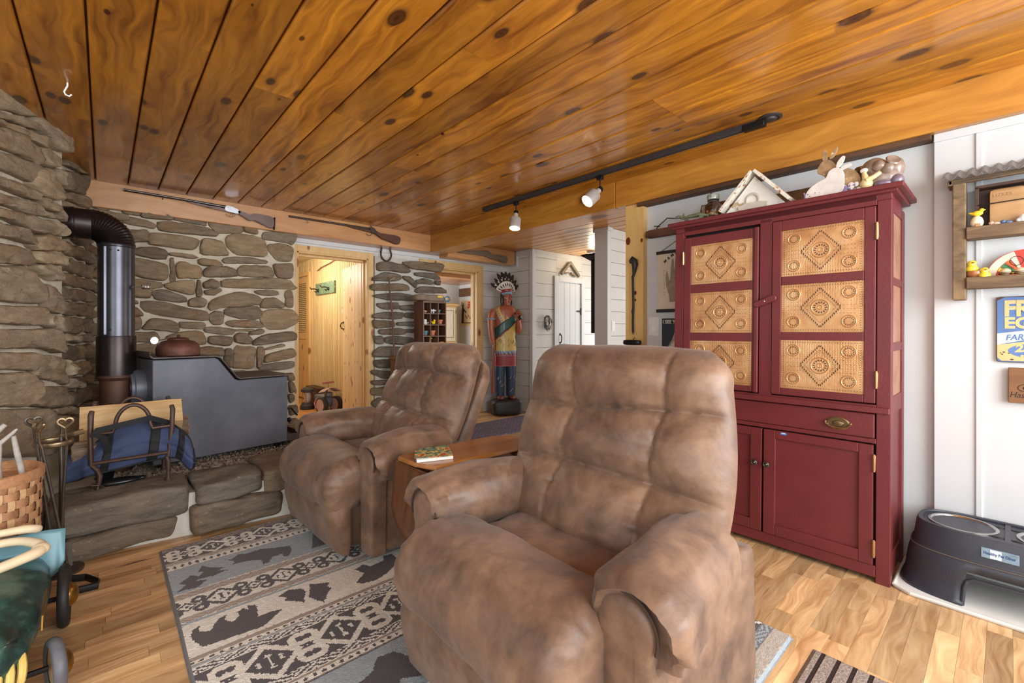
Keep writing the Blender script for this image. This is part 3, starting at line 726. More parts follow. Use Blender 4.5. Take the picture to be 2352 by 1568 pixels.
PILLAR = [
[(2.329,1.922),(2.499,1.951),(2.69,1.923),(2.763,1.859),(2.716,1.831),(2.499,1.842),(2.341,1.828)],
[(2.638,1.959),(2.796,1.987),(3.248,2.002),(3.203,1.897),(3.145,1.886),(2.756,1.894)],
[(2.282,1.745),(2.413,1.823),(2.562,1.824),(2.658,1.78),(2.587,1.728),(2.282,1.711)],
[(2.664,1.798),(2.756,1.799),(2.85,1.711),(2.836,1.656),(2.756,1.716),(2.664,1.763)],
[(2.823,1.852),(3.101,1.87),(3.174,1.826),(3.189,1.79),(2.836,1.812)],
[(2.843,1.758),(2.96,1.791),(3.087,1.764),(3.087,1.721),(2.85,1.717)],
[(3.123,1.779),(3.196,1.778),(3.189,1.721),(3.13,1.724)],
[(2.252,1.648),(2.305,1.679),(2.69,1.706),(2.756,1.645),(2.73,1.62),(2.282,1.6)],
[(2.823,1.631),(2.904,1.684),(3.189,1.696),(3.27,1.651),(3.27,1.62),(2.85,1.603)],
[(2.293,1.55),(2.475,1.577),(2.626,1.596),(2.863,1.556),(2.85,1.507),(2.499,1.498),(2.317,1.523)],
[(2.877,1.568),(3.248,1.587),(3.248,1.499),(2.877,1.484)],
[(2.329,1.456),(2.587,1.473),(2.613,1.398),(2.413,1.386),(2.341,1.418)],
[(2.626,1.439),(2.85,1.459),(2.85,1.387),(2.626,1.387)],
[(2.288,1.326),(2.438,1.358),(2.651,1.358),(2.671,1.323),(2.626,1.276),(2.293,1.282)],
[(2.69,1.353),(2.863,1.358),(2.863,1.28),(2.69,1.3)],
[(2.282,1.265),(2.438,1.256),(2.543,1.246),(2.537,1.182),(2.305,1.165)],
[(2.587,1.24),(2.863,1.25),(2.863,1.196),(2.6,1.2)],
[(2.353,1.153),(2.664,1.171),(2.684,1.101),(2.626,1.089),(2.365,1.097)],
[(2.697,1.154),(2.863,1.16),(2.863,1.112),(2.697,1.118)],
[(2.293,1.075),(2.401,1.08),(2.413,0.989),(2.317,0.985)],
[(2.413,1.057),(2.562,1.078),(2.796,1.052),(2.796,0.951),(2.45,0.988)],
[(2.288,0.891),(2.365,0.956),(2.664,0.943),(2.69,0.866),(2.626,0.827),(2.293,0.835)],
[(2.293,0.801),(2.537,0.802),(2.549,0.697),(2.317,0.711)],
[(2.27,0.691),(2.524,0.658),(2.518,0.573),(2.413,0.58),(2.27,0.646)],
[(2.27,0.568),(2.499,0.557),(2.487,0.506),(2.282,0.523)],
[(2.264,0.48),(2.487,0.483),(2.475,0.37),(2.27,0.401)],
[(2.264,0.313),(2.353,0.371),(2.438,0.328),(2.401,0.221),(2.293,0.265)],
[(2.6,0.787),(2.904,0.774),(2.904,0.629),(2.6,0.648)],
[(2.562,0.627),(2.904,0.605),(2.904,0.364),(2.562,0.396)],
[(2.716,0.935),(2.988,0.928),(2.988,0.794),(2.716,0.806)],
[(2.904,1.473),(3.248,1.487),(3.248,1.311),(2.904,1.304)],
[(2.904,1.28),(3.248,1.286),(3.248,1.085),(2.904,1.087)],
[(2.904,1.063),(3.248,1.06),(3.248,0.833),(2.904,0.846)],
[(2.282,0.222),(2.562,0.188),(2.562,0.049),(2.282,0.088)],
[(2.282,0.077),(2.562,0.037),(2.562,-0.067),(2.282,-0.024)]]
random.seed(21)
# fireplace wall behind the stove
b = MB(); b.box(-.5, 1.408, 4.785, 4.955, 0, 2.105, 1)
for P in BACK: stone(b, P, (0, 4.79, 0), (1, 0, 0), (0, 0, 1), random.uniform(.025, .06), 0)
struct(b.build('wall_fireplace', ['field_stone', 'mortar'], smooth=50))
# chimney mass and corner return on the left
b = MB()
fp = [(-.58, 2.86), (-.50, 3.0), (-.19, 3.85), (-.30, 3.95), (-.105, 4.72), (-.105, 4.97), (-1.6, 4.97), (-1.6, 2.86)]
b.loft([[(x, y, 0) for x, y in fp], [(x, y, 2.31) for x, y in fp]], True, True, 1)
A = Vector((-.50, 3.0, 0)); d = (Vector((-.185, 3.85, 0)) - A).normalized()
for P in NEAR: stone(b, P, A, d, (0, 0, 1), random.uniform(.035, .065), 0, 30, 1.0)
A = Vector((-.30, 3.95, 0)); d = (Vector((-.10, 4.72, 0)) - A).normalized()
rr = random.Random(12); z = .25
while z < 1.78:
    h = rr.uniform(.07, .13); x = rr.uniform(-.12, 0)
    while x < .84:
        L_ = rr.uniform(.12, .30); g_ = .012
        stone(b, [(x + g_, z + g_ + rr.uniform(0, .02)), (x + L_ * .5, z + rr.uniform(0, .012)), (x + L_ - g_, z + g_ + rr.uniform(0, .02)), (x + L_ - g_, z + h - g_ - rr.uniform(0, .02)), (x + L_ * .5, z + h - .006), (x + g_, z + h - g_)], A, d, (0, 0, 1), rr.uniform(.02, .045), 2, 22, 1.2)
        x += L_
    z += h
for P in CORNER: stone(b, P, A, d, (0, 0, 1), random.uniform(.03, .05), 2, 26, 1.2)
struct(b.build('wall_chimney', ['tan_stone', 'mortar', 'field_stone'], smooth=50))
# stone pier between the doorways
b = MB(); b.box(2.315, 3.10, 4.905, 4.96, 0, 2.0, 1)
for P in PILLAR: stone(b, P, (0, 4.91, 0), (1, 0, 0), (0, 0, 1), random.uniform(.03, .06), 0)
struct(b.build('wall_pier', ['slate_stone', 'mortar_grey'], smooth=50))
# raised hearth
b = MB()
yf = lambda x: 3.155 - .14 * (x + .12)
b.loft([[(-.9, yf(-.9) - .005, 0), (1.36, yf(1.36) - .005, 0), (1.36, 4.80, 0), (-.9, 4.80, 0)], [(-.9, yf(-.9) + .03, .225), (1.36, yf(1.36) + .03, .225), (1.36, 4.80, .225), (-.9, 4.80, .225)]], True, True, 1)
for (x0, x1, dy, y1, z0, z1) in ((-.21, .365, -.05, 3.46, .115, .285), (.375, .715, -.045, 3.42, .165, .287), (.725, 1.1, .02, 3.55, .14, .285), (1.11, 1.4, .0, 3.5, .14, .28),
     (-.15, .30, -.045, 3.35, .008, .118), (.36, .83, -.05, 3.3, .008, .165), (.85, 1.36, -.035, 3.3, .008, .14), (-.62, -.22, -.045, 3.5, .02, .28), (1.2, 1.42, .45, 4.0, .12, .275), (1.2, 1.42, .9, 4.5, .12, .275)):
    b.rbox(x0, x1, yf((x0 + x1) / 2) + dy, y1, z0, z1, 9, 14, 0, random.random(), .020, 6, random.random() * 20)
struct(b.build('floor_hearth', ['slate_stone', 'mortar_grey'], smooth=50))
t = NT('gravel'); rnd = t.attr('rnd')
t.bsdf(t.ramp(rnd, [(0, srgb(70, 56, 46)), (.3, srgb(118, 98, 82)), (.6, srgb(150, 130, 112)), (.85, srgb(96, 84, 76)), (1, srgb(186, 170, 150))]), 0.8)
b = MB(); rr = random.Random(4)
for i in range(5200):
    x = rr.uniform(-.06, 1.25); y = rr.uniform(3.42, 4.78); z = .225 + rr.uniform(0, .022)
    if x < .25: z -= .012
    s = rr.uniform(.005, .012); a = rr.uniform(0, pi); f = rr.uniform(.5, 1)
    c, sn = cos(a) * s, sin(a) * s
    b.add([(x + c, y + sn, z), (x - sn * f, y + c * f, z), (x - c, y - sn, z), (x + sn * f, y - c * f, z), (x, y, z + s * .8), (x, y, z - s)],
          [(0, 1, 4), (1, 2, 4), (2, 3, 4), (3, 0, 4), (1, 0, 5), (2, 1, 5), (3, 2, 5), (0, 3, 5)], 0, rr.random())
g = b.build('gravel', 'gravel', smooth=0); tag(g, 'brown pea gravel spread on the hearth around the wood stove', 'gravel'); g['kind'] = 'stuff'
# ================================================================ recliners
def suede(name, a, b_, c, seed):
    t = NT(name); co = t.coord()
    v = t.map(co, (1, 1, 1), (seed, seed * 2, 0))
    n1 = t.noise(v, 5.5, 7, 0.66, 0.35); n2 = t.noise(v, 13, 5, 0.6); n3 = t.noise(v, 330, 2)
    f = t.math('ADD', t.math('MULTIPLY', n1, .72), t.math('MULTIPLY', n2, .28))
    col = t.ramp(f, [(0.34, srgb(*a)), (0.5, srgb(*b_)), (0.68, srgb(*c))])
    wr = t.noise(t.map(v, (1, 1, 1)), 34, 6, 0.6, 1.2)
    h = t.math('ADD', t.math('MULTIPLY', wr, .6), t.math('MULTIPLY', n3, .08))
    rg = t.ramp(n2, [(0.3, (.36, .36, .36)), (.7, (.56, .56, .56))])
    t.bsdf(col, rg, 0, t.bump(h, 0.16, 0.005), spec=0.45, sheen=0.12)
    return t.m
suede('brown_suede', (80, 60, 48), (118, 90, 71), (150, 118, 93), 0.0)
plain('crease_shade', (62, 44, 34), 0.8)
plain('black_plastic', (26, 27, 30), 0.5)

def recliner(label, loc, rotz, cols=(.24, .67), rows=(.36, .69), seed=0.0, lean=.205):
    """x runs from the foot of the chair to its back, y across, z up"""
    T = thing('recliner', label, 'recliner', loc, rotz)
    M = 'brown_suede'; L = True
    nz = lambda p, s: noise.noise(Vector((p[0] * s + seed, p[1] * s, p[2] * s + seed * .7)))
    # hidden base
    MB().rbox(.10, .88, -.31, .31, .045, .30, 10, 6).build('base', M, T, local=True)
    for (x, y) in ((.28, -.3), (.28, .3), (.85, -.3), (.85, .3)): MB().cyl((x, y, 0), (x, y, .06), .022, .022, 12).build('glide', 'black_plastic', T, local=True)
    # ---- seat cushion
    b = MB()
    def seat(u, v):
        x = .17 + u * .56; y = -.335 + v * .67
        e = min(u, 1 - u, 1.0) ; ey = min(v, 1 - v)
        crown = .07 * (1 - (2 * u - 1) ** 4) ** .5 * (1 - (2 * v - 1) ** 6) ** .5
        return (x, y, .385 + crown + .012 * nz((x, y, 0), 6) + .004 * nz((x, y, 3), 22))
    b.grid(seat, 30, 30); o = [(.17 + .56 * i / 30, -.335 + .67 * j / 30) for i in range(31) for j in range(31)]
    # sides closing the cushion underneath
    b.rbox(.17, .735, -.335, .335, .30, .40, 8, 8)
    b.build('seat_cushion', M, T, local=True, smooth=60)
    # ---- footrest pad: nose profile lofted across the chair, gathered toward its ends
    prof = [(.335, .40), (.33, .455), (.28, .495), (.20, .512), (.12, .507), (.055, .480), (.015, .430), (.0, .37), (.01, .305), (.04, .255), (.085, .235), (.14, .25), (.22, .30), (.30, .34)]
    prof = resample(chaikin(prof, 2, .2), 44); cx = sum(p[0] for p in prof) / 44; cz = sum(p[1] for p in prof) / 44
    rings = []; N = 56
    for i in range(N + 1):
        v = -1 + 2 * i / N; y = .362 * v; av = abs(v)
        k = (1 - max(0, (av - .80) / .20) ** 2.6 * .42)
        rg = []
        for j, p in enumerate(prof):
            x = cx + (p[0] - cx) * k; z = cz + (p[1] - cz) * k
            g = exp(-((1 - av) / .10) ** 2)
            g += .45 * exp(-((1 - av) / .22) ** 2)
            rip = sin(j * 2.35 + 1.2 * sin(i * .3)) * .007 * g
            big = .010 * nz((x, y, z), 5) + .004 * nz((x, y, z + 4), 16)
            dx, dz = p[0] - cx, p[1] - cz; Ln = math.hypot(dx, dz)
            rg.append((x + dx / Ln * (rip + big), y * (1 + .01 * nz((x, 0, z), 8)), z + dz / Ln * (rip + big)))
        rings.append(rg)
    MB().loft(rings).build('footrest_pad', M, T, local=True, smooth=70)
    # ---- front panel under the pad
    rings = []
    for i in range(23):
        v = -1 + 2 * i / 22; y = .352 * v; k = 1 - .5 * max(0, (abs(v) - .9) / .1) ** 2
        rings.append([(.10 + (x - .10) * k + .006 * nz((x, y, z), 7), y, z) for x, z in ((.14, .29), (.045, .285), (.028, .25), (.034, .19), (.05, .12), (.062, .07), (.078, .052), (.12, .052), (.14, .10))])
    MB().loft(rings).build('front_panel', M, T, local=True, smooth=60)
    # second cushion front between pad and arm
    b = MB(); b.rbox(.085, .36, -.345, .345, .265, .385, 5, 9, nz=.006, ns=6); b.build('seat_front', M, T, local=True, smooth=60)
    # ---- arms
    for s in (-1, 1):
        b = MB()
        b.rbox(.21, .80, min(s * .34, s * .465), max(s * .34, s * .455), .055, .50, 12, 8, nz=.005, ns=4)
        b.build('side_panel', M, T, local=True, smooth=60)
        # padded roll
        rings = []; N = 46
        for i in range(N + 1):
            u = i / N; x = .158 + u * .51
            f = 1 - max(0, (.10 - u) / .10) ** 2.2 * .22
            re = 1 - max(0, (u - .86) / .14) ** 2.2 * .45
            k = f * re
            yc = s * (.436 - .066 * u); zc = .500 + .012 * sin(u * 3.1)
            rg = []
            for j in range(36):
                a = 2 * pi * j / 36
                ca, sa = cos(a), sin(a)
                ry = .122 - .012 * u; rz = .102 + .012 * sin(u * pi)
                y = ry * ca * k; z = rz * (abs(sa) ** .9) * (1 if sa > 0 else -1) * k
                if sa < 0 and ca * s < 0: z *= 1.15
                g = exp(-(u / .10) ** 2)
                rip = .009 * g * sin(j * 2.6 + 2 * nz((a, u, 0), 1)) * (1 if u > .012 else .2)
                big = .010 * nz((x * 1.2, a, s), 3.0) + .0035 * nz((x, a * .6, s + 5), 11)
                rr_ = 1 + (rip + big) / .1
                xs = .030 * max(0, min(1, (-sa + .05) / .35)) * max(0, 1 - u / .14)
                rg.append((x + xs, yc + y * rr_, zc + z * rr_))
            rings.append(rg)
        # tuck the front in behind the facing
        r0 = rings[0]; c0 = Vector((.158, s * .438, .500))
        ins = [tuple(c0 + (Vector(p) - c0) * .66 + Vector((.03, 0, 0))) for p in r0]
        b = MB(); b.loft([ins] + rings); b.build('armrest', M, T, local=True, smooth=70)
        # arm facing: round head on a tapering stem
        pts = []
        for j in range(25):
            a = radians(-28) + radians(236) * j / 24
            pts.append((.414 * s + .074 * cos(a), .494 + .070 * sin(a)))
        stem_o, stem_i = (.470, .358) if s > 0 else (-.358, -.470)
        poly = [(stem_o, .05)] + [(p[0], p[1]) for p in pts] + [(stem_i, .05)]
        poly = resample(poly, 60)
        cxx = sum(p[0] for p in poly) / 60; czz = sum(p[1] for p in poly) / 60
        rg = []
        for (dx, k) in ((.24, 1.0), (.195, 1.0), (.178, .985), (.169, .94), (.164, .82), (.163, .45)):
            rg.append([(dx + .004 * nz((p[0], p[1], dx), 9), cxx + (p[0] - cxx) * k, czz + (p[1] - czz) * (1 - (1 - k) * .5)) for p in poly])
        b = MB(); b.loft(rg); af = b.build('arm_facing', M, T, local=True, smooth=60)
        b = MB(); b.tube([(.170, s * .414 + .080 * cos(a), .494 + .076 * sin(a)) for a in [radians(-20) + radians(220) * j / 30 for j in range(31)]], .0045, 6); b.build('crease_ring', 'crease_shade', af, local=True)  # added dark ring, paints the crease shade around the facing
    # ---- back: tufted pillow, lofted from bottom to top
    base = Vector((.60, 0, .37)); axis = Vector((lean, 0, .70 - (lean - .205) * .3)); up = axis.normalized(); nf = Vector((-up.z, 0, up.x))
    NT_, NF, NB = 110, 120, 30
    rings = []
    for i in range(NT_ + 1):
        t = i / NT_
        w = .412 + .036 * sin(min(1, t * 1.2) * pi) - .012 * t
        top = max(0, (t - .84) / .16); bot = max(0, (.10 - t) / .10)
        w *= (1 - .20 * top ** 2.6) * (1 - .06 * bot ** 2)
        hf = .135 * sqrt(max(0, 1 - top ** 2.2)) * (1 - .35 * bot ** 2) + .004
        hb = .085 * sqrt(max(0, 1 - top ** 2.6)) + .004
        rg = []
        for j in range(NF + NB):
            front = j <= NF
            if front: q_ = 1 - 2 * j / NF; sx = sin(q_ * pi / 2); thk = hf * (1 - abs(sx) ** 2.8) ** .5
            else: q_ = -1 + 2 * (j - NF) / NB; sx = sin(q_ * pi / 2); thk = -hb * (1 - abs(sx) ** 4) ** .5
            yy = w * sx; off = 0.0
            if front:
                sN = (yy / .43 + 1) / 2
                edge = (1 - abs(sx) ** 6)
                dr = [abs(t - (r_ + .030 * sin(sN * 3.1 + seed + k * 2.0) - .012)) for k, r_ in enumerate(rows)]
                dc = [abs(sN - (c_ + .018 * sin(t * 5 + k + seed))) for k, c_ in enumerate(cols)]
                cut = 0
                for d_ in dr: cut += .020 * exp(-(d_ / .013) ** 2) + .036 * exp(-(d_ / .075) ** 2)
                for d_ in dc: cut += (.013 * exp(-(d_ / .009) ** 2) + .024 * exp(-(d_ / .07) ** 2)) * (.75 if t < rows[0] * .7 or t > .9 else 1)
                puck = sum(exp(-(d_ / .055) ** 2) for d_ in dr) * .0020 * sin(sN * 70 + 5 * nz((sN, t, 0), 5))
                puck += sum(exp(-(d_ / .05) ** 2) for d_ in dc) * .0022 * sin(t * 75 + 5 * nz((sN, t, 2), 5))
                puck += .0035 * exp(-((1 - abs(sx)) / .12) ** 2) * sin(t * 95 + 4 * nz((sN, t, 5), 5))
                fold = .006 * (abs(nz((sN * 1.4, t * 4.5, 9), 1.8)) - .2)
                off = (-cut * .9 + puck + fold + .012 * nz((sN * 1.6, t * 2, 1), 2.0)) * edge * (1 - top ** 3)
            q = base + axis * t + Vector((0, yy, 0)) + nf * (thk + off) + up * (.010 * nz((yy, t, 7), 4) * top)
            q += nf * (.020 * exp(-((t - .84) / .13) ** 2) if front else 0)
            rg.append(tuple(q))
        rings.append(rg)
    MB().loft(rings).build('back_cushion', M, T, local=True, smooth=75)
    # back shell behind the pillow
    rings = []
    for (t, w, d) in ((-.28, .30, .10), (.0, .32, .11), (.4, .345, .09), (.8, .345, .08), (.90, .32, .06), (.94, .28, .04)):
        q = base + axis * t - nf * .065
        c = q - nf * (.05 + d / 2)
        rings.append([tuple(c + Vector((0, w * (abs(cos(a)) ** .3) * (1 if cos(a) >= 0 else -1), 0)) + nf * (d * .6 * (abs(sin(a)) ** .3) * (1 if sin(a) >= 0 else -1))) for a in [2 * pi * k / 32 + .01 for k in range(32)]])
    MB().loft(rings).build('back_shell', M, T, local=True, smooth=60)
    return T
recliner('brown suede recliner nearest the camera, in front of the red cupboard', (.665, .972, 0.014), radians(0), seed=0.0)
recliner('brown suede recliner beside the stone hearth, its back toward the doorways', (.75, 2.48, 0.014), radians(2), rows=(.38, .70), cols=(.33, .72), seed=4.3, lean=.32)
# ================================================================ red pie-safe cupboard (it leans back toward the wall a little)
plain('barn_red', (106, 40, 42), 0.42, var=0.10, vs=5, bump=0.08, bs=70, wear=(158, 118, 100), wear_t=0.76)
plain('dark_inside', (20, 14, 13), 0.9)
plain('brass_old', (142, 118, 84), 0.38, 0.9, var=0.2, vs=30)
plain('brass_hinge', (196, 150, 110), 0.35, 0.8)
plain('pewter', (92, 88, 82), 0.35, 0.9, var=0.25, vs=40)
t = NT('punched_tin'); co = t.coord()
h1 = t.noise(co, 9, 3)
# field of tiny punched dimples
vo = t.n('TexVoronoi'); t.set(vo, 'Vector', co); vo.inputs['Scale'].default_value = 95.0; vo.inputs['Randomness'].default_value = 0.25
dim = t.ramp(vo.outputs['Distance'], [(0.1, (0, 0, 0)), (0.4, (1, 1, 1))])
col = t.ramp(h1, [(0.3, srgb(190, 138, 92)), (0.5, srgb(214, 164, 112)), (0.72, srgb(224, 184, 136))])
t.bsdf(col, 0.42, 0.35, t.bump(t.math('ADD', t.math('MULTIPLY', dim, .3), t.math('MULTIPLY', h1, 1.5)), 0.5, 0.006))
t = NT('tin_side'); co = t.coord(); vo = t.n('TexVoronoi'); t.set(vo, 'Vector', co); vo.inputs['Scale'].default_value = 70.0; vo.inputs['Randomness'].default_value = 0.2
dim = t.ramp(vo.outputs['Distance'], [(0.1, (0, 0, 0)), (0.4, (1, 1, 1))])
t.bsdf(t.ramp(t.noise(co, 8), [(.3, srgb(150, 104, 84)), (.7, srgb(176, 130, 106))]), 0.5, 0.2, t.bump(dim, .5, .005))
plain('tin_hole', (70, 38, 18), 0.8)
plain('tin_ring', (206, 158, 108), 0.4, 0.4, var=.05)
LEAN = 0.028
def cx(z, off=0.0): return 2.592 + LEAN * z + off
class CB(MB):
    """boxes in cupboard space: d = depth from the front face, s = world y, z up"""
    def cb(s, d0, d1, s0, s1, z0, z1, m=0, r=.5):
        d0, d1 = min(d0, d1), max(d0, d1); s0, s1 = min(s0, s1), max(s0, s1)
        P = [(cx(z, d), y, z) for z in (z0, z1) for (d, y) in ((d0, s0), (d1, s0), (d1, s1), (d0, s1))]
        return s.add(P, [(0, 3, 2, 1), (4, 5, 6, 7), (0, 1, 5, 4), (1, 2, 6, 5), (2, 3, 7, 6), (3, 0, 4, 7)], m, r)
CUP = thing('pie_safe', 'tall barn-red cupboard with punched-tin door panels against the white wall', 'cupboard', (2.8, .87, 0))
Y0, Y1, DP = .352, 1.392, .375
b = CB()
# corner stiles, face frame, rails
b.cb(0, .05, Y0, .405, 0, 1.745); b.cb(0, .05, 1.336, Y1, 0, 1.745)
b.cb(0, .022, .845, .905, .80, 1.745)                      # upper centre stile
b.cb(0, .022, .405, 1.336, 1.725, 1.79); b.cb(0, .022, .405, 1.336, .766, .806)
b.cb(0, .022, .405, 1.336, .628, .650); b.cb(0, .022, .405, 1.336, .024, .076)
b.cb(0, .05, Y0, Y1, 1.745, 1.79)
b.cb(DP - .05, DP, Y0, .40, 0, 1.745); b.cb(DP - .05, DP, 1.34, Y1, 0, 1.745)   # rear posts
for (z0, z1) in ((1.70, 1.79), (1.36, 1.395), (1.05, 1.09), (.76, .84), (.03, .12)):     # side rails
    b.cb(.05, DP - .05, Y0 + .004, Y0 + .022, z0, z1); b.cb(.05, DP - .05, Y1 - .022, Y1 - .004, z0, z1)
b.cb(DP - .012, DP, Y0 + .02, Y1 - .02, .05, 1.79)         # back
b.cb(.02, DP, Y0 + .02, Y1 - .02, .06, .075); b.cb(.05, DP, Y0 + .02, Y1 - .02, .79, .80)
b.cb(.05, DP - .05, Y0 + .012, Y0 + .018, .10, .78); b.cb(.05, DP - .05, Y1 - .018, Y1 - .012, .10, .78)
b.cb(-.02, .01, Y0 + .004, Y1 - .004, .770, .797)          # waist ledge
b.build('carcass', 'barn_red', CUP, smooth=0, bevel=.003)
b = CB(); b.cb(.06, .30, .41, 1.33, .08, .1); b.cb(.03, .032, .41, 1.33, .80, 1.73); b.cb(.03, .032, .41, 1.33, .06, .65)
b.build('dark_interior', 'dark_inside', CUP, smooth=0)
b = CB(); b.cb(-.04, DP + .004, Y0 - .045, Y1 + .035, 1.785, 1.808); b.cb(-.02, DP + .002, Y0 - .022, Y1 + .02, 1.772, 1.788)
b.build('cornice', 'barn_red', CUP, smooth=0, bevel=.004)
b = CB()
for (z0, z1) in ((1.395, 1.70), (1.09, 1.36), (.84, 1.05)):
    b.cb(.05, DP - .05, Y0 + .010, Y0 + .016, z0, z1)
b.build('side_panel', 'tin_side', CUP, smooth=0)

def tin(par, s0, s1, z0, z1):
    """one punched panel: raised border, four rosettes, lozenge of slots, centre rosette"""
    b = CB(); D = .0035
    f = lambda u, v, d=0.0: (cx(z0 + v * (z1 - z0), D - d), s1 + (s0 - s1) * u, z0 + v * (z1 - z0))
    nzv = random.uniform(0, 40)
    b.grid(lambda u, v: f(u, v, .0035 * noise.noise(Vector((u * 3, v * 2.4, nzv))) + (.002 if min(u, 1 - u, v * .7, (1 - v) * .7) > .03 else 0)), 24, 16)
    o = b.build('tin_panel', 'punched_tin', par, smooth=60)
    W, Hh = s1 - s0, z1 - z0
    r_ = CB(); h_ = CB()
    def pt(x, y, d): return Vector(f(.5 + x / W, .5 + y / Hh, d))
    def ring(x, y, R, th=.0028):
        r_.tube([pt(x + R * cos(a), y + R * sin(a), .003) for a in [2 * pi * k / 28 for k in range(29)]], th, 6)
    def slot(x, y, a, L, w):
        ux, uy = cos(a), sin(a)
        h_.add([pt(x + ux * L, y + uy * L, .0062), pt(x - uy * w, y + ux * w, .0062), pt(x - ux * L, y - uy * L, .0062), pt(x + uy * w, y - ux * w, .0062)], [(0, 1, 2, 3)])
    def rose(x, y, R, n):
        ring(x, y, R)
        for k in range(n):
            a = 2 * pi * k / n
            slot(x + cos(a) * R * .66, y + sin(a) * R * .66, a, R * .17, R * .075)
    qx, qy = W * .335, Hh * .285
    for sx in (-1, 1):
        for sy in (-1, 1): rose(sx * qx, sy * qy, Hh * .115, 14)
    rose(0, 0, Hh * .155, 14)
    ring(0, 0, Hh * .04, .002)
    A, B = W * .245, Hh * .40
    for k in range(4):
        p0 = ((A, 0), (0, B), (-A, 0), (0, -B))[k]; p1 = ((0, B), (-A, 0), (0, -B), (A, 0))[k]
        for i in range(11):
            t_ = (i + .5) / 11; slot(p0[0] + (p1[0] - p0[0]) * t_, p0[1] + (p1[1] - p0[1]) * t_, pi * .5 if True else 0, .0085 if False else .007, .0026)
            t2 = t_; slot((p0[0] + (p1[0] - p0[0]) * t2) * .78, (p0[1] + (p1[1] - p0[1]) * t2) * .78, 0.8, .002, .002)
    bd = [(-W / 2 + .012, -Hh / 2 + .012), (W / 2 - .012, -Hh / 2 + .012), (W / 2 - .012, Hh / 2 - .012), (-W / 2 + .012, Hh / 2 - .012)]
    for k in range(4):
        p0, p1 = bd[k], bd[(k + 1) % 4]; n = int(math.hypot(p1[0] - p0[0], p1[1] - p0[1]) / .011)
        for i in range(n): slot(p0[0] + (p1[0] - p0[0]) * i / n, p0[1] + (p1[1] - p0[1]) * i / n, .8, .0022, .0022)
    for q in (-1, 1):
        for i in range(7):
            for j in range(3 + i % 2):
                slot(q * (W * .40 + .0 - i * .014), (j - 1.5) * .02, .8, .0018, .0018)
    mm = MB(); mm.v, mm.f, mm.mi, mm.r, mm.c = r_.v, r_.f, [0] * len(r_.f), r_.r, r_.c
    mm.add(h_.v, h_.f, 1)
    mm.build('punched_pattern', ['tin_ring', 'tin_hole'], par, smooth=60)

def door(s0, s1, z0, z1, dd, panels, st, label=None):
    b = CB(); b.cb(-.006 + dd, .018, s0, s0 + st[0], z0, z1); b.cb(-.006 + dd, .018, s1 - st[1], s1, z0, z1)
    zs = [z0] + [q for p in panels for q in p] + [z1]
    for i in range(0, len(zs), 2): b.cb(-.006 + dd, .018, s0 + st[0], s1 - st[1], zs[i], zs[i + 1])
    return b.build('door', 'barn_red', CUP, smooth=0, bevel=.003)
UP = [(.848, 1.098), (1.138, 1.383), (1.426, 1.668)]
d1 = door(.408, .842, .812, 1.722, 0, UP, (.043, .044))
for p in UP: tin(d1, .451, .798, *p)
d2 = door(.925, 1.333, .812, 1.708, .002, [(p[0] - .005, p[1] - .012) for p in UP], (.016, .044))
for p in UP: tin(d2, .941, 1.289, p[0] - .005, p[1] - .012)
b = CB(); b.cb(-.012, .004, .908, .93, .81, 1.71); b.build('door_bead', 'barn_red', d2, smooth=0, bevel=.004)
LO = [(.132, .580)]
d3 = door(.414, .875, .078, .622, 0, LO, (.054, .057))
b = CB(); b.cb(.006, .012, .46, .82, .12, .59); b.build('door_panel', 'barn_red', d3, smooth=0)
d4 = door(.884, 1.333, .078, .622, 0, LO, (.057, .054))
b = CB(); b.cb(.006, .012, .93, 1.29, .12, .59); b.build('door_panel', 'barn_red', d4, smooth=0)
for dd, s in ((d3, .857), (d4, .916)):
    MB().lathe([(.004, 0), (.006, .008), (.016, .012), (.0155, .018), (.011, .021), (.008, .019), (.004, .0235)], (cx(.44, -.006), s, .44), 20, 0, (-1, 0, 0)).build('knob', 'pewter', dd)
dr = CB(); dr.cb(-.004, .02, .41, 1.332, .652, .764); dro = dr.build('drawer', 'barn_red', CUP, smooth=0, bevel=.004)
b = MB(); o = Vector((cx(.70, -.005), .547, .702))
def oval(k, d): return [(o.x - d, o.y + .048 * k * cos(a), o.z + .030 * k * sin(a)) for a in [2 * pi * i / 36 for i in range(36)]]
b.loft([oval(1, 0), oval(1, .004), oval(.86, .006), oval(.82, .003), oval(.5, .003), oval(.42, .008), oval(.2, .010), oval(.05, .010)])
b.tube([(o.x - .01, o.y + .05 * cos(a), o.z + .004 + .024 * sin(a)) for a in [pi + pi * i / 16 for i in range(17)]], .0035, 8)
for s in (-1, 1): b.ball((o.x - .009, o.y + .05 * s, o.z + .004), .006)
b.build('drawer_pull', 'brass_old', dro)
# turn latch, hinges, little blue sticker
b = MB(); a = radians(21); u = Vector((0, cos(a), -sin(a))); w = Vector((0, sin(a), cos(a)))
pl = [( .042 + .017 * cos(q), .017 * sin(q)) for q in [-pi / 2 + pi * i / 10 for i in range(11)]] + [(-.042 + .017 * cos(q), .017 * sin(q)) for q in [pi / 2 + pi * i / 10 for i in range(11)]]
b.prism(pl, (cx(1.30, -.022), .872, 1.302), u, w, .014); lt = b.build('turn_latch', 'barn_red', CUP, bevel=.004)
MB().ball((cx(1.3, -.023), .872, 1.302), .003).build('latch_screw', 'plate_white', lt)
for (s, z) in ((.404, 1.604), (.404, .921), (.410, .542), (.410, .156), (1.336, 1.585), (1.336, .95)):
    b = CB(); b.cb(-.011, -.002, s - .006, s + .006, z - .034, z + .034); b.cyl((cx(z, -.01), s, z - .04), (cx(z, -.01), s, z + .04), .005, n=10); b.build('hinge', 'brass_hinge', CUP, bevel=.001)
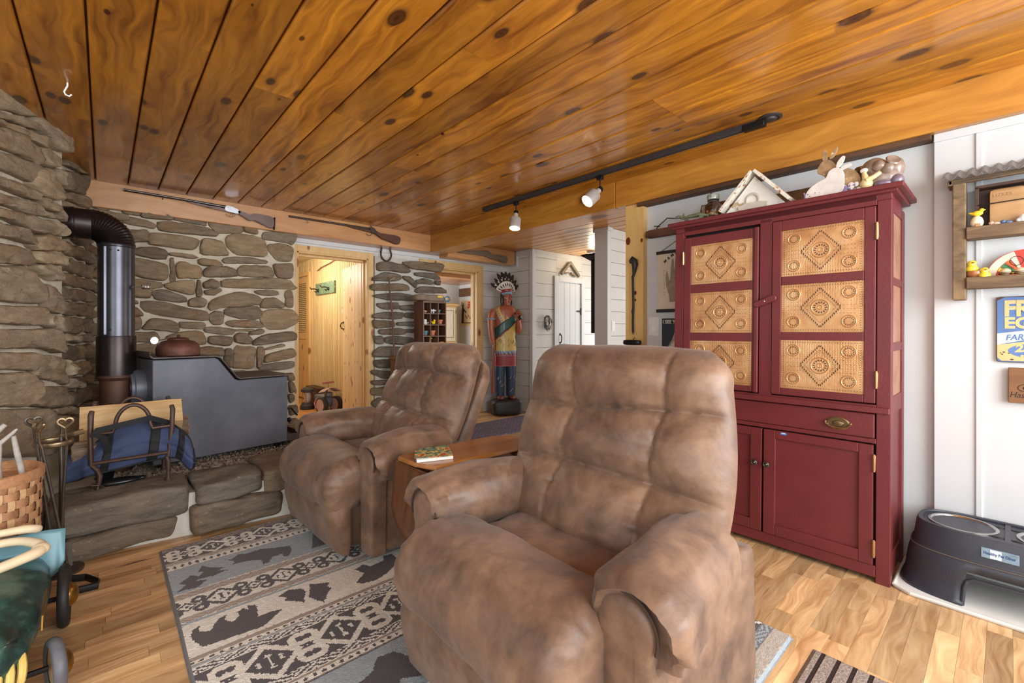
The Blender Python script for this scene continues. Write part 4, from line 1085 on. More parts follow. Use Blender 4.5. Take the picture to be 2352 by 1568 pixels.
plain('sticker_blue', (70, 120, 190), .5)
b = CB(); b.cb(-.0068, -.006, .765, .795, .606, .617, 0); b.cb(-.0069, -.0068, .772, .789, .611, .616, 1); b.build('sticker', ['sticker_blue', 'plate_white'], CUP, smooth=0)
# ================================================================ wood stove, its pipe and the kettle
t = NT('stove_steel'); co = t.coord(); n1 = t.noise(co, 3, 5); sc = t.noise(t.map(co, (1, 1, 3)), 55, 2)
col = t.ramp(n1, [(.3, srgb(78, 80, 88)), (.7, srgb(108, 110, 118))]); col = t.mix(t.ramp(sc, [(.74, (0, 0, 0)), (.77, (1, 1, 1))]), col, srgb(180, 184, 190))
t.bsdf(col, .45, .25, t.bump(t.noise(co, 90, 3), .08, .003))
plain('stove_top', (88, 76, 74), .5, .4, var=.2, vs=8)
plain('pipe_dark', (58, 50, 50), .32, .75, var=.25, vs=6)
plain('pipe_blued', (84, 86, 94), .26, .85, var=.22, vs=5)
plain('pipe_rust', (86, 58, 44), .55, .5, var=.35, vs=9)
plain('chrome', (200, 200, 200), .15, 1.0, var=.05)
P0 = Vector((.229, 3.68, 0)); e1 = Vector((.988, .151, 0)); e2 = Vector((-.151, .988, 0))
def SP(s, w, z): q = P0 + e1 * s + e2 * w; return (q.x, q.y, z)
STV = thing('wood_stove', 'dark steel step-top wood stove standing on gravel on the hearth', 'stove', SP(.42, .25, .245), atan2(.151, .988))
prof = [(0, .275), (.85, .275), (.85, .785), (.50, .785), (.478, .795), (.372, .945), (.35, .955), (0, .955)]
b = MB(); b.loft([[SP(s, 0, z) for s, z in prof], [SP(s, .5, z) for s, z in prof]]); b.build('firebox', 'stove_steel', STV, bevel=.006)
tp = [(-.02, 1.0), (-.016, .975), (.0, .962), (.35, .960), (.378, .950), (.486, .803), (.505, .792), (.875, .792)]
tp2 = [(s + .002, z + .010) for s, z in tp]
b = MB(); pl = tp + tp2[::-1]; b.loft([[SP(s, -.018, z) for s, z in pl], [SP(s, .52, z) for s, z in pl]]); b.build('top_plate', 'stove_top', STV, smooth=30, bevel=.002)
for (s, w) in ((.06, .05), (.79, .05), (.06, .45), (.79, .45)):
    MB().cyl(SP(s, w, .235), SP(s, w, .276), .02, .024, 12).build('leg', 'iron_black', STV)
b = MB(); b.loft([[SP(.85, .04, .33), SP(.868, .04, .33), SP(.868, .46, .33), SP(.85, .46, .33)], [SP(.85, .04, .745), SP(.868, .04, .745), SP(.868, .46, .745), SP(.85, .46, .745)]]); dr = b.build('door', 'stove_steel', STV, bevel=.005)
b = MB(); b.tube([SP(.868, .06, .52), SP(.905, .06, .52), SP(.91, .03, .50), SP(.91, -.03, .475)], .007, 8); b.ball(SP(.89, .06, .43), .018); b.build('door_handle', 'iron_black', dr)
b = MB()
for (s0, s1, w0, w1, z0, z1) in ((.85, 1.0, .0, .5, .275, .29), (.85, 1.0, .0, .012, .29, .325), (.85, 1.0, .488, .5, .29, .325), (.988, 1.0, .012, .488, .29, .325)):
    b.loft([[SP(s0, w0, z0), SP(s1, w0, z0), SP(s1, w1, z0), SP(s0, w1, z0)], [SP(s0, w0, z1), SP(s1, w0, z1), SP(s1, w1, z1), SP(s0, w1, z1)]])
b.build('ash_lip', 'stove_top', STV, bevel=.002)
b = MB(); b.lathe([(.125, 0), (.125, .055), (.115, .06), (.115, .075)], SP(0, .25, .76), 28, axis=-e1); b.build('flue_collar', 'stove_steel', STV)
PX, PY = .06, 3.93
PIPE = thing('stovepipe', 'blued steel stovepipe rising behind the rack and turning into the chimney', 'stovepipe', (PX, PY, .26))
c0 = Vector((PX, PY, 0))
MB().lathe([(.085, .23), (.085, .82), (.10, .84), (.10, .86)], c0, 32).build('lower_section', 'pipe_rust', PIPE)
b = MB(); b.lathe([(.101, .855), (.101, 1.10), (.098, 1.11)], c0, 32); b.build('tee_section', 'pipe_dark', PIPE)
b = MB(); b.lathe([(.0965, 1.10), (.0965, 1.105), (.094, 1.115), (.094, 1.685), (.098, 1.69), (.098, 1.70), (.094, 1.71)], c0, 36)
for i in range(2): b.box(PX - .012 + .03 * i - .05, PX + .0 - .05 + .03 * i, PY - .0965 + .012, PY - .084, 1.12, 1.68)
for (a, z) in ((-1.9, 1.66), (-1.5, 1.66), (-1.9, 1.15)): b.ball((PX + .095 * cos(a), PY + .095 * sin(a), z), .006, n=8)
b.build('upper_section', 'pipe_blued', PIPE)
rings = []; cb = Vector((PX - .12, PY, 1.70))
for i in range(61):
    a = pi / 2 * i / 60; rad = .095 * (1 + .05 * (0.5 - 0.5 * cos(i * 2 * pi / 4)) - .01)
    ctr = cb + Vector((.12 * cos(a), 0, .12 * sin(a))); rd = Vector((cos(a), 0, sin(a)))
    rings.append([ctr + (rd * cos(q) + Vector((0, 1, 0)) * sin(q)) * rad for q in [2 * pi * k / 28 for k in range(28)]])
MB().loft(rings).build('elbow', 'pipe_dark', PIPE, smooth=40)
b = MB(); b.lathe([(.094, 0), (.094, .075), (.099, .08), (.099, .09), (.096, .1), (.096, .30)], (PX - .12, PY, 1.82), 32, axis=(-1, 0, 0)); b.build('horizontal_section', 'pipe_dark', PIPE)
b = MB(); q0 = Vector((PX, PY, .76)); b.cyl(q0 + e1 * .05, q0 + e1 * .125, .108, .108, 28); b.build('duct', 'pipe_dark', PIPE)
b = MB(); z = 1.435; b.cyl((PX + .09, PY - .03, z), (PX + .125, PY - .045, z), .003)
b.tube([(PX + .125 + .0012 * i, PY - .045 - .0006 * i + .014 * sin(i * .9), z + .014 * cos(i * .9)) for i in range(36)], .0028, 6); b.build('damper_handle', 'chrome', PIPE)
KET = thing('kettle', 'rusty squat iron kettle with a coiled wire handle on the wood stove', 'kettle', (.383, 3.88, .972))
kc = (.383, 3.88, .972)
plain('rust_iron', (104, 66, 54), .55, .5, var=.4, vs=10, bump=.2)
MB().lathe([(.118, 0), (.126, .004), (.126, .02), (.128, .045), (.118, .075), (.095, .098), (.06, .108), (.058, .114), (.02, .117), (0, .117)], kc, 36).build('body', 'rust_iron', KET, smooth=50)
b = MB(); b.lathe([(.058, .110), (.060, .116), (.05, .122), (.012, .126), (.008, .132), (.011, .14), (.0, .145)], kc, 28); b.build('lid', 'rust_iron', KET, smooth=50)
b = MB(); A = Vector(kc) + Vector((.045, -.02, .122)); Bp = Vector(kc) + Vector((-.115, .02, .105))
b.tube([A, A + (Bp - A) * .5 + Vector((0, 0, .008)), Bp], .004, 8)
for k in range(4): b.tube([Bp + Vector((-.016 - .0, .0, 0)) + Vector((cos(a) * .006 * (k + 1) * .8, -.004 * k, sin(a) * .006 * (k + 1) * .9)) for a in [2 * pi * i / 20 for i in range(21)]], .0025, 6)
b.build('coil_handle', 'chrome', KET)
tag(MB().lathe([(.02, 0), (.03, .012), (.03, .03), (.022, .055), (.012, .075), (0, .078)], SP(.50, .44, .802), 16).build('pine_cone', plain('cone_tan', (170, 140, 110), .7)), 'small pale rounded stone-like cone on the step of the wood stove', 'cone')

# ================================================================ log rack, split logs, canvas carrier
plain('wrought_iron', (84, 64, 56), .5, .55, var=.2, vs=20, bump=.12)
RACK = thing('log_rack', 'wrought-iron log rack with arched handles on the hearth edge', 'rack', (.12, 3.40, .285))
R = .0115
def tubeb(name, paths, r=R):
    b = MB()
    for p in paths:
        b.tube(p, r, 10)
    return b.build(name, 'wrought_iron', RACK)
yfn = lambda x: 3.285 - .10 * (x - .1)
def arc(x0, x1, y0, y1, z0, z1, zt, n=14):
    return [(x0 + (x1 - x0) * (.5 - .5 * cos(pi * i / n)), y0 + (y1 - y0) * i / n, (z0 + (z1 - z0) * i / n) + (zt - (z0 + z1) / 2) * sin(pi * i / n)) for i in range(n + 1)]
for (nm, yo, x0, x1, zl, zh, zt) in (('front_frame', 0.0, -.055, .295, .43, .71, .0), ('rear_frame', .27, -.045, .30, .44, .73, 0.0)):
    Y = lambda x: yfn(x) + yo
    b = MB()
    b.tube([(x0 + .004, Y(x0), zl - .01), (x0, Y(x0) - .004, (zl + zh) / 2), (x0 + .002, Y(x0), zh - .02), (x0 + .006, Y(x0) + .012, zh)], [R, R, R * 1.15, R], 10)
    b.tube([(x1 - .02, Y(x1), zl - .01), (x1 - .004, Y(x1) - .004, (zl + zh) / 2), (x1, Y(x1), zh - .02), (x1 - .004, Y(x1) + .012, zh)], [R, R, R * 1.15, R], 10)
    b.tube([(x0, Y(x0), zl), (x1 - .02, Y(x1), zl + .012)], R * .9, 10)
    b.tube([(x0, Y(x0), zl + .16), (x0 + .09, Y(x0 + .09), zl + .16)] + arc(x0 + .10, x1 - .10, Y(x0 + .1), Y(x1 - .1), zl + .19, zl + .19, zl + .30) + [(x1 - .09, Y(x1 - .09), zl + .16), (x1, Y(x1), zl + .165)], R * .9, 10)
    b.build(nm, 'wrought_iron', RACK)
for (x, yo) in ((-.04, 0), (.275, 0), (-.04, .27), (.275, .27)):
    y = yfn(x) + yo; b = MB(); s = 1 if x < .1 else 0
    b.tube([(x - .008, y, .42), (x + .012 * s, y, .395), (x + .024 * s, y, .36), (x + .018 * s, y, .31), (x + .014 * s, y, .292)], [R, R, R, R * .9, R], 10)
    b.cyl((x + .014 * s, y, .279), (x + .014 * s, y, .292), .021, .012, 12)
    b.build('leg', 'wrought_iron', RACK)
for x in (-.05, .285): MB().tube([(x, yfn(x), .425), (x, yfn(x) + .27, .435)], R * .9, 10).build('cross_bar', 'wrought_iron', RACK)
wood('split_log', (226, 196, 146), (192, 150, 98), 0, rough=.75, gs=14, stretch=.05, bump=.3)
wood('bark_log', (132, 112, 92), (66, 52, 42), 0, rough=.9, gs=22, stretch=.12, bump=.8)
def log(label, x0, x1, y, z, r, a0, wedge, pale):
    """a split billet: rounded bark back and two split faces"""
    b = MB(); n = 14; rings = []
    pr = [(0, 0)] + [(r * cos(a0 + wedge * i / n), r * sin(a0 + wedge * i / n)) for i in range(n + 1)]
    for k in range(9):
        x = x0 + (x1 - x0) * k / 8
        rings.append([(x + (.006 if k in (0, 8) else 0) * random.uniform(-1, 1), y + p[0] * 1.0 + .006 * noise.noise(Vector((x * 9, i, r * 50))), z + p[1] + .006 * noise.noise(Vector((x * 9, i + 40, r * 50)))) for i, p in enumerate(pr)])
    m = len(pr); vs = [p for rg in rings for p in rg]; fs = []; mi = []
    b.add([p for p in rings[0]], [tuple(range(m))[::-1]], 0); b.add([p for p in rings[-1]], [tuple(range(m))], 0)
    for i in range(m):
        j = (i + 1) % m; bark = i not in (0, m - 1)
        for k in range(8): b.add([rings[k][i], rings[k][j], rings[k + 1][j], rings[k + 1][i]], [(0, 1, 2, 3)], 1 if bark else 0, pale)
    return tag(b.build('split_log', ['split_log', 'bark_log'], smooth=30), label, 'log', 'split logs stacked in the iron rack')
log('pale freshly split log lying topmost in the iron log rack', -.10, .36, 3.385, .60, .14, radians(-52), radians(112), .3)
log('bark-sided log under the pale one, jutting toward the wood stove', -.06, .395, 3.51, .555, .07, radians(120), radians(210), .7)
log('grey-barked log low in the rack behind the blue carrier', -.125, .34, 3.40, .485, .058, radians(100), radians(250), .9)

plain('navy_canvas', (56, 68, 100), .8, var=.12, vs=18, bump=.12, bs=320)
plain('black_webbing', (24, 25, 28), .75, var=.1, bump=.2, bs=200)
BAG = thing('log_carrier', 'navy canvas log carrier with black straps slung in the iron rack', 'bag', (.12, 3.25, .43))
cols = [(-.165, 3.36, .455, .335), (-.10, 3.33, .51, .345), (-.065, 3.285, .50, .365), (.02, 3.28, .575, .375), (.10, 3.275, .62, .385), (.18, 3.27, .64, .395), (.25, 3.25, .62, .405), (.315, 3.20, .58, .405), (.365, 3.155, .525, .345), (.385, 3.15, .45, .36)]
def bagp(u, v, off=0.0):
    f = u * (len(cols) - 1); i = min(int(f), len(cols) - 2); q = f - i
    def cr(k):
        P = [cols[max(0, min(len(cols) - 1, i + d_))][k] for d_ in (-1, 0, 1, 2)]
        return .5 * (2 * P[1] + (P[2] - P[0]) * q + (2 * P[0] - 5 * P[1] + 4 * P[2] - P[3]) * q * q + (3 * P[1] - P[0] - 3 * P[2] + P[3]) * q ** 3)
    x, y, zt, zb = cr(0), cr(1), cr(2), cr(3)
    belly = .030 * sin(pi * min(1, v * 1.02)) - .045 * sin(pi * u) ** .6
    crease = .014 * exp(-((v - .42 - .05 * sin(u * 6)) / .05) ** 2)
    wr = .008 * sin(u * 26 + v * 4) * (1 - v) * .6 + .010 * noise.noise(Vector((u * 6, v * 4, 2)))
    return (x, y - belly + .05 * (v) ** 2 + crease + wr - off, zb + (zt - zb) * v + .006 * noise.noise(Vector((u * 5, v * 3, 8))))
b = MB(); b.grid(lambda u, v: bagp(u, v), 60, 22); b.build('canvas_panel', 'navy_canvas', BAG, smooth=70, solid=.004)
for (u0, u1) in ((.30, .345), (.575, .645), (.78, .83)):
    b = MB(); b.grid(lambda a, v: bagp(u0 + (u1 - u0) * a + .04 * (v - .5), v, .0045), 4, 20); b.build('vertical_strap', 'black_webbing', BAG, smooth=60, solid=.002)
b = MB(); b.tube([bagp(i / 60, 1.0, .002) for i in range(61)], .0055, 6); b.tube([bagp(i / 60, 0.0, .002) for i in range(61)], .0055, 6); b.tube([bagp(1.0, i / 20, .002) for i in range(21)], .0055, 6); b.tube([bagp(0.0, i / 20, .002) for i in range(21)], .0055, 6)
b.build('binding', 'black_webbing', BAG)
b = MB(); pth = [bagp(.72, 1.0, .010), (.19, 3.25, .655), (.12, 3.245, .642), (.04, 3.245, .628), (-.03, 3.25, .615), (-.045, 3.25, .595), (.0, 3.255, .57), bagp(.33, .55, .010)]
def strap(pth, w):
    rg = []
    for i, p in enumerate(pth):
        d = (Vector(pth[min(i + 1, len(pth) - 1)]) - Vector(pth[max(i - 1, 0)])).normalized(); n = Vector((0, -1, 0)); s = d.cross(n).normalized() * w
        p = Vector(p); rg.append([p - s, p + s, p + s + n * .003, p - s + n * .003])
    return rg
b.loft(strap(pth, .014)); b.build('carry_strap', 'black_webbing', BAG)
# shiny black bellows-like glove and a steel shovel blade lying under the rack
plain('black_gloss', (22, 24, 28), .25, var=.1)
b = MB(); b.ball((.06, 3.33, .305), .105, .04, .022, 16); b.ball((.155, 3.335, .305), .03, .016, .012, 12)
bb = b.build('hearth_brush', 'black_gloss'); tag(bb, 'glossy black hearth brush lying under the log rack', 'brush')
b = MB(); b.tube([(-.03, 3.30, .305), (-.055, 3.28, .31), (-.05, 3.26, .325), (-.02, 3.26, .32), (.0, 3.28, .30)], .004, 8)
tag(b.build('wire_loop', 'wrought_iron'), 'thin rusty wire loop on the hearth beside the black brush', 'wire')
b = MB(); b.prism([(-.035, 0), (.035, 0), (.05, .09), (-.02, .10)], (.0, 3.40, .30), (1, .1, 0), (0.05, .6, .8), .003); b.cyl((.0, 3.40, .30), (-.02, 3.33, .29), .005)
tag(b.build('ash_shovel', 'chrome'), 'small bright steel ash shovel under the log rack', 'shovel')

# ================================================================ fireplace tools
plain('tool_iron', (92, 84, 76), .4, .75, var=.2, vs=20)
plain('tool_brass', (136, 116, 90), .35, .8, var=.2, vs=20)
TX, TY = -.205, 2.985
def heart(c, s, th, m=0, b=None, rot=0):
    pts = []
    for i in range(33):
        a = 2 * pi * i / 32; x = s * (sin(a) ** 3); z = s * (.8125 * cos(a) - .3125 * cos(2 * a) - .125 * cos(3 * a) - .0625 * cos(4 * a))
        pts.append((c[0] + x * cos(rot), c[1] + x * sin(rot), c[2] + z))
    b.tube(pts, th, 6, caps=False)
STAND = thing('tool_stand', 'black iron fireplace tool stand with a ring, beside the splint basket', 'tool stand', (TX + .05, TY, 0))
b = MB(); b.lathe([(.08, 0), (.08, .012), (.03, .022), (.011, .03), (.009, .64), (.004, .66)], (TX + .055, TY + .03, 0), 24); b.build('post', 'tool_iron', STAND)
b = MB()
b.tube([(TX + .03 + .062 * cos(a), TY + .05 * sin(a), .625 + .004 * sin(a)) for a in [2 * pi * i / 28 for i in range(29)]], .008, 8, flat=1.6)
b.tube([(TX + .055, TY + .03, .645), (TX + .10, TY + .0, .655), (TX + .13, TY + .02, .66)], .008, 8, flat=1.6); b.build('ring', 'tool_brass', STAND)
for (nm, lab, hx, hy, hz, bx, by, m, rt) in (('fire_poker', 'fire poker with a dark heart-shaped handle, hung leftmost in the tool stand', -.235, 2.95, .735, -.165, 2.94, 'tool_iron', .2),
      ('fire_tongs', 'brass-coloured tool with a narrow heart handle, hung in the middle of the stand', -.215, 2.89, .72, -.125, 2.90, 'tool_brass', 1.0),
      ('fire_shovel', 'tool with an open brass heart handle, nearest the log rack', -.135, 2.97, .715, -.15, 2.97, 'tool_brass', .1)):
    q = thing(nm, lab, 'fireplace tool', (bx, by, .03), 0, 'tools hanging in the fireplace stand')
    b = MB(); heart((hx, hy, hz), .026, .006, 0, b, rt); b.tube([(hx, hy, hz - .025), (hx + .002, hy, hz - .07), (hx + .01, hy, hz - .10)], [.013, .011, .009], 8, flat=.4); b.build('handle', m, q)
    b = MB(); b.tube([(hx + .006, hy, hz - .08), ((hx + bx) / 2, (hy + by) / 2, .38), (bx, by, .06)], .0065, 8)
    if nm == 'fire_shovel': b.prism([(-.04, -.05), (.04, -.05), (.035, .06), (-.035, .06)], (bx, by, .09), (1, 0, 0), (0, .1, 1), .003)
    b.build('shaft', 'tool_iron', q)

# ================================================================ splint basket with driftwood sticks
t = NT('splint'); rnd = t.attr('rnd'); co = t.coord()
c_ = t.ramp(rnd, [(0, srgb(150, 100, 66)), (.45, srgb(186, 134, 94)), (.75, srgb(170, 118, 80)), (1, srgb(224, 184, 136))])
t.bsdf(t.mix(.25, c_, t.ramp(t.noise(t.map(co, (1, 1, 1)), 60, 4), [(.3, srgb(120, 78, 50)), (.7, srgb(220, 176, 130))])), .55, 0, t.bump(t.noise(co, 120, 3), .2, .003))
BX, BY, BH = -.378, 2.79, .572
BAS = thing('splint_basket', 'tall woven splint basket holding sticks, left of the tool stand', 'basket', (BX, BY, 0))
b = MB(); rr = random.Random(2); NR, NC = 15, 30
rad = lambda z: .158 + .024 * (z / BH) ** .8
for i in range(NR):
    z0, z1 = .01 + i * (BH - .04) / NR, .01 + (i + 1) * (BH - .04) / NR - .003
    for j in range(NC):
        over = (i + j) % 2 == 0; a0, a1 = 2 * pi * j / NC, 2 * pi * (j + 1) / NC
        cr_ = rr.random() * .75; steps = 4; pts = []
        # horizontal weaver
        for q in range(steps + 1):
            a = a0 + (a1 - a0) * q / steps; bulge = (.005 if over else -.004) * sin(pi * q / steps)
            for (dz, dr) in ((z0, 0), (z1, 0)):
                r_ = rad(dz) + bulge; pts.append((BX + r_ * cos(a), BY + r_ * sin(a), dz + rr.uniform(-.001, .001)))
        b.add(pts, [(2 * q, 2 * q + 2, 2 * q + 3, 2 * q + 1) for q in range(steps)], 0, cr_)
        if not over:   # upright shows
            w = .30 * (a1 - a0); am = (a0 + a1) / 2
            b.add([(BX + (rad(z) + d_) * cos(a), BY + (rad(z) + d_) * sin(a), z) for (z, d_) in ((z0 - .006, .0015), ((z0 + z1) / 2, .0045), (z1 + .006, .0015)) for a in (am - w, am + w)], [(0, 1, 3, 2), (2, 3, 5, 4)], 0, .8 + .2 * rr.random())
b.build('woven_side', 'splint', BAS, smooth=60)
b = MB(); b.lathe([(.155, .004), (.150, .004), (.150, .012), (.155, .012)], (BX, BY, 0), 40); b.lathe([(.15, .01), (.155, .3), (.172, BH - .03), (.166, BH - .03), (.15, .3), (.145, .02), (0, .02)], (BX, BY, 0), 40); b.build('lining', 'splint', BAS)
b = MB(); b.lathe([(rad(BH) + .004, BH - .045), (rad(BH) + .008, BH - .035), (rad(BH) + .008, BH - .005), (rad(BH), BH), (rad(BH) - .008, BH - .005), (rad(BH) - .008, BH - .04)], (BX, BY, 0), 44); b.build('rim', 'splint', BAS)
plain('driftwood', (176, 170, 162), .8, var=.2, vs=30, bump=.4, bs=40)
def stick(label, pts, r):
    b = MB(); b.tube(pts, r, 8); return tag(b.build('branch', 'driftwood', smooth=60), label, 'branch', 'dry sticks standing in the splint basket')
stick('thick pale stick leaning to the right from the splint basket', [(-0.370, 2.860, 0.020), (-0.405, 2.840, 0.430), (-0.395, 2.820, 0.640), (-0.355, 2.810, 0.700), (-0.305, 2.810, 0.755)], [.012, .013, .015, .014, .009])
stick('forked thin stick with a bent tip in the splint basket', [(-0.350, 2.880, 0.020), (-0.320, 2.830, 0.480), (-0.325, 2.800, 0.580), (-0.320, 2.790, 0.680), (-0.282, 2.790, 0.720), (-0.270, 2.790, 0.735)], [.008, .009, .010, .009, .007, .004])
stick('straight grey stick nearest the basket rim by the fireplace tools', [(-0.280, 2.820, 0.030), (-0.255, 2.810, 0.530), (-0.272, 2.805, 0.630), (-0.282, 2.800, 0.705)], [.009, .011, .010, .008])
stick('short dark stick at the left of the splint basket', [(-0.430, 2.840, 0.020), (-0.415, 2.780, 0.530), (-0.410, 2.770, 0.640)], [.007, .008, .005])
# ================================================================ old pedal car with antlers laid on it
t = NT('verdigris'); co = t.coord(); n1 = t.noise(co, 7, 6, .65, .4); n2 = t.noise(co, 30, 5)
col = t.ramp(n1, [(.3, srgb(44, 46, 40)), (.46, srgb(50, 78, 74)), (.58, srgb(72, 112, 104)), (.68, srgb(98, 92, 70)), (.8, srgb(96, 66, 46))])
t.bsdf(col, .35, .35, t.bump(n2, .12, .004), coat=.25)
plain('pedal_blue', (112, 160, 174), .4, var=.1, vs=10)
plain('grille_yellow', (224, 196, 110), .45, var=.12, vs=18, wear=(130, 96, 60), wear_t=.70)
plain('tyre_grey', (96, 98, 104), .5, var=.15, vs=30)
plain('tyre_black', (34, 32, 32), .6)
plain('hub_brass', (150, 112, 50), .3, .9, var=.2)
plain('wheel_ply', (186, 160, 122), .6, var=.15, vs=40)
plain('antler', (226, 206, 170), .5, var=.12, vs=12, wear=(150, 108, 66), wear_t=.66)
CAR = thing('pedal_car', 'antique green pedal car with a blue seat and yellow ribbed grille', 'pedal car', (-.33, 2.25, 0))
def shell(y):
    """half-width, top, bottom of the body along its length (nose at small y)"""
    K = [(1.92, .09, .20, .075), (1.95, .15, .235, .06), (2.02, .185, .26, .055), (2.16, .21, .30, .065), (2.35, .215, .305, .085), (2.5, .20, .29, .10), (2.62, .18, .27, .12)]
    for a, b_ in zip(K, K[1:]):
        if a[0] <= y <= b_[0]:
            f = (y - a[0]) / (b_[0] - a[0]); f = f * f * (3 - 2 * f); return [a[i] + (b_[i] - a[i]) * f for i in (1, 2, 3)]
    return K[-1][1:]
rings = []
for i in range(41):
    y = 1.92 + .70 * i / 40; w, zt, zb = shell(y); rg = []
    for j in range(40):
        a = 2 * pi * j / 40; ca, sa = cos(a), sin(a)
        x = w * (abs(ca) ** .6) * (1 if ca >= 0 else -1); zc = (zt + zb) / 2; h = (zt - zb) / 2
        z = zc + h * (abs(sa) ** .75) * (1 if sa >= 0 else -1)
        if z < zc: x *= .82 + .18 * (z - zb) / (zc - zb + 1e-6)
        x += .006 * exp(-((z - zc - .02) / .012) ** 2) * (1 if x > 0 else -1)     # pressed belt line
        rg.append((-.36 + x, y, z))
    rings.append(rg)
MB().loft(rings).build('body', 'verdigris', CAR, smooth=60)
b = MB(); b.grid(lambda u, v: (-.58 + .46 * u, 2.60 + .05 * v - .02 * sin(pi * u), (.335 - .015 * (2 * u - 1) ** 4) * v + (1 - v) * (.27 - .13 * max(0, 1 - abs(u - .93) / .14) - .0)), 24, 10)
b.build('seat_back', 'pedal_blue', CAR, smooth=60, solid=.006)
b = MB()
for s in (-1, 1):
    for k in range(5):
        dx = .075 + k * .023; x0 = -.36 + s * dx
        b.tube([(x0 + s * .012 * sin(q * .45), 1.918 + ((dx - .06) / .125) ** 2 * .072 + .0015 * q * q - .014 * sin(q * .45), .075 + .017 * q) for q in range(8)], [.004, .009, .011, .011, .011, .010, .008, .003], 8)
b.build('grille_ribs', 'grille_yellow', CAR)  # raised ribs of both grille halves in one mesh
b = MB()
for s in (-1, 1): b.grid(lambda u, v: (-.36 + s * (.03 + .135 * u), 1.925 + .06 * u * u + .02 * v * v, .055 + .165 * v), 8, 8)
b.build('grille_panel', 'verdigris', CAR, smooth=60, solid=.006)
b = MB()
for s in (-1, 1):
    b.prism([(0, 0), (.17, .02), (.03, .03)], (-.36 + s * .212, 2.05, .20), (0, 1, .25), (0, -.3, 1), .004 * s)
b.build('side_trim', 'hub_brass', CAR)
for (y, rr_) in ((2.03, .085), (2.47, .11)): MB().cyl((-.60, y, rr_), (-.13, y, rr_), .009, n=10).build('axle', 'iron_black', CAR)
def wheel(x, y, r, m_t, yaw, face):
    ax = Vector((cos(yaw), sin(yaw), 0)); c = Vector((x, y, r))
    b = MB(); prof = [(r - .030, -.011)] + [(r - .014 + .014 * cos(q), .017 * sin(q)) for q in [-pi * .6 + pi * 1.2 * i / 12 for i in range(13)]] + [(r - .030, .011)]
    b.lathe(prof, c, 36, axis=ax, cap=False); w = b.build('tyre', m_t, CAR)
    b = MB(); b.lathe([(r - .028, -.009), (r - .028, .009), (.02, .014)], c, 36, axis=ax); b.build('wheel_disc', face, w)
    b = MB(); sg = 1 if x > -.36 else -1
    b.lathe([(.045, .012), (.043, .02), (.034, .032), (.018, .040), (0, .042)], c, 24, axis=ax * sg); b.build('hub_cap', 'hub_brass', w)
wheel(-.115, 2.47, .115, 'tyre_black', .0, 'wheel_ply'); wheel(-.605, 2.47, .115, 'tyre_black', .0, 'wheel_ply')
wheel(-.115, 2.03, .085, 'tyre_grey', .22, 'wheel_ply'); wheel(-.60, 2.03, .085, 'tyre_grey', .22, 'wheel_ply')
b = MB(); b.tube([(-.13, 2.62, .06), (-.02, 2.62, .055), (-.02, 2.66, .055), (-.06, 2.73, .06), (-.13, 2.74, .07)], .008, 8, flat=2.0); b.build('step_bracket', 'iron_black', CAR)
ANT = 'shed antlers laid across the pedal car'
b = MB(); b.tube(spl([(-.40, 2.28, .325), (-.30, 2.30, .332), (-.22, 2.335, .34), (-.175, 2.37, .345), (-.18, 2.42, .352), (-.23, 2.47, .362), (-.30, 2.49, .362), (-.40, 2.47, .358), (-.5, 2.42, .35)]), splr([.013, .017, .018, .020, .018, .015, .015, .014, .008]), 12)
b.ball((-.172, 2.385, .346), .026, .028, .022, 10)
tag(b.build('antler', 'antler', smooth=70), 'curved cream antler nearest the camera on the pedal car, burr end by the wheel', 'antler', ANT)
b = MB(); b.tube(spl([(-.52, 2.55, .385), (-.38, 2.53, .388), (-.28, 2.53, .388), (-.225, 2.535, .384), (-.195, 2.55, .372), (-.215, 2.585, .366), (-.30, 2.60, .368), (-.42, 2.62, .372)]), splr([.008, .012, .014, .016, .016, .014, .012, .005]), 12)
tag(b.build('antler', 'antler', smooth=70), 'cream antler lying along the blue seat back of the pedal car', 'antler', ANT)
# ================================================================ lodge rug
def inside(P, x, y):
    c = False; j = len(P) - 1
    for i in range(len(P)):
        if (P[i][1] > y) != (P[j][1] > y) and x < (P[j][0] - P[i][0]) * (y - P[i][1]) / (P[j][1] - P[i][1]) + P[i][0]: c = not c
        j = i
    return c
CR, DK, BL, TN, TN2, GR = srgb(240, 234, 222), srgb(84, 76, 77), srgb(164, 174, 180), srgb(168, 148, 134), srgb(190, 176, 160), srgb(118, 116, 116)
rx0, rx1, ry0, ry1 = .208, 1.90, .535, 2.945
def ikat(x, v, fg, bg, per=.245, hb=.07):
    u = ((x - .30) / per) % 1 * 2 - 1; a = abs(u) * per / (2 * hb); d = a + abs(v)
    if d < .78:
        if abs(u) * 3.3 < .28 and abs(v) < .42 or abs(v) < .16 and a < .42: return fg if abs(u) * 3.3 < .1 or abs(v) > .3 or a > .3 else bg
        return bg
    if d < 1.10: return fg
    for (ca, cv) in ((1.1, .52), (1.1, -.52)):
        r = math.hypot((a - ca) * 1.0, v - cv)
        if .15 < r < .40: return fg
        if r <= .12: return bg
    if abs(a - 1.75) < .1 and abs(v) < .12: return fg
    if abs(a - 1.75) + abs(v) < .55 and abs(a - 1.75) + abs(v) > .36: return fg
    return bg
def zz(x, v, c1, c2):
    return c1 if (x * 26 + v * 1.1 * (1 if int(x * 13) % 2 else -1)) % 1 < .5 or abs(v) > .8 else c2
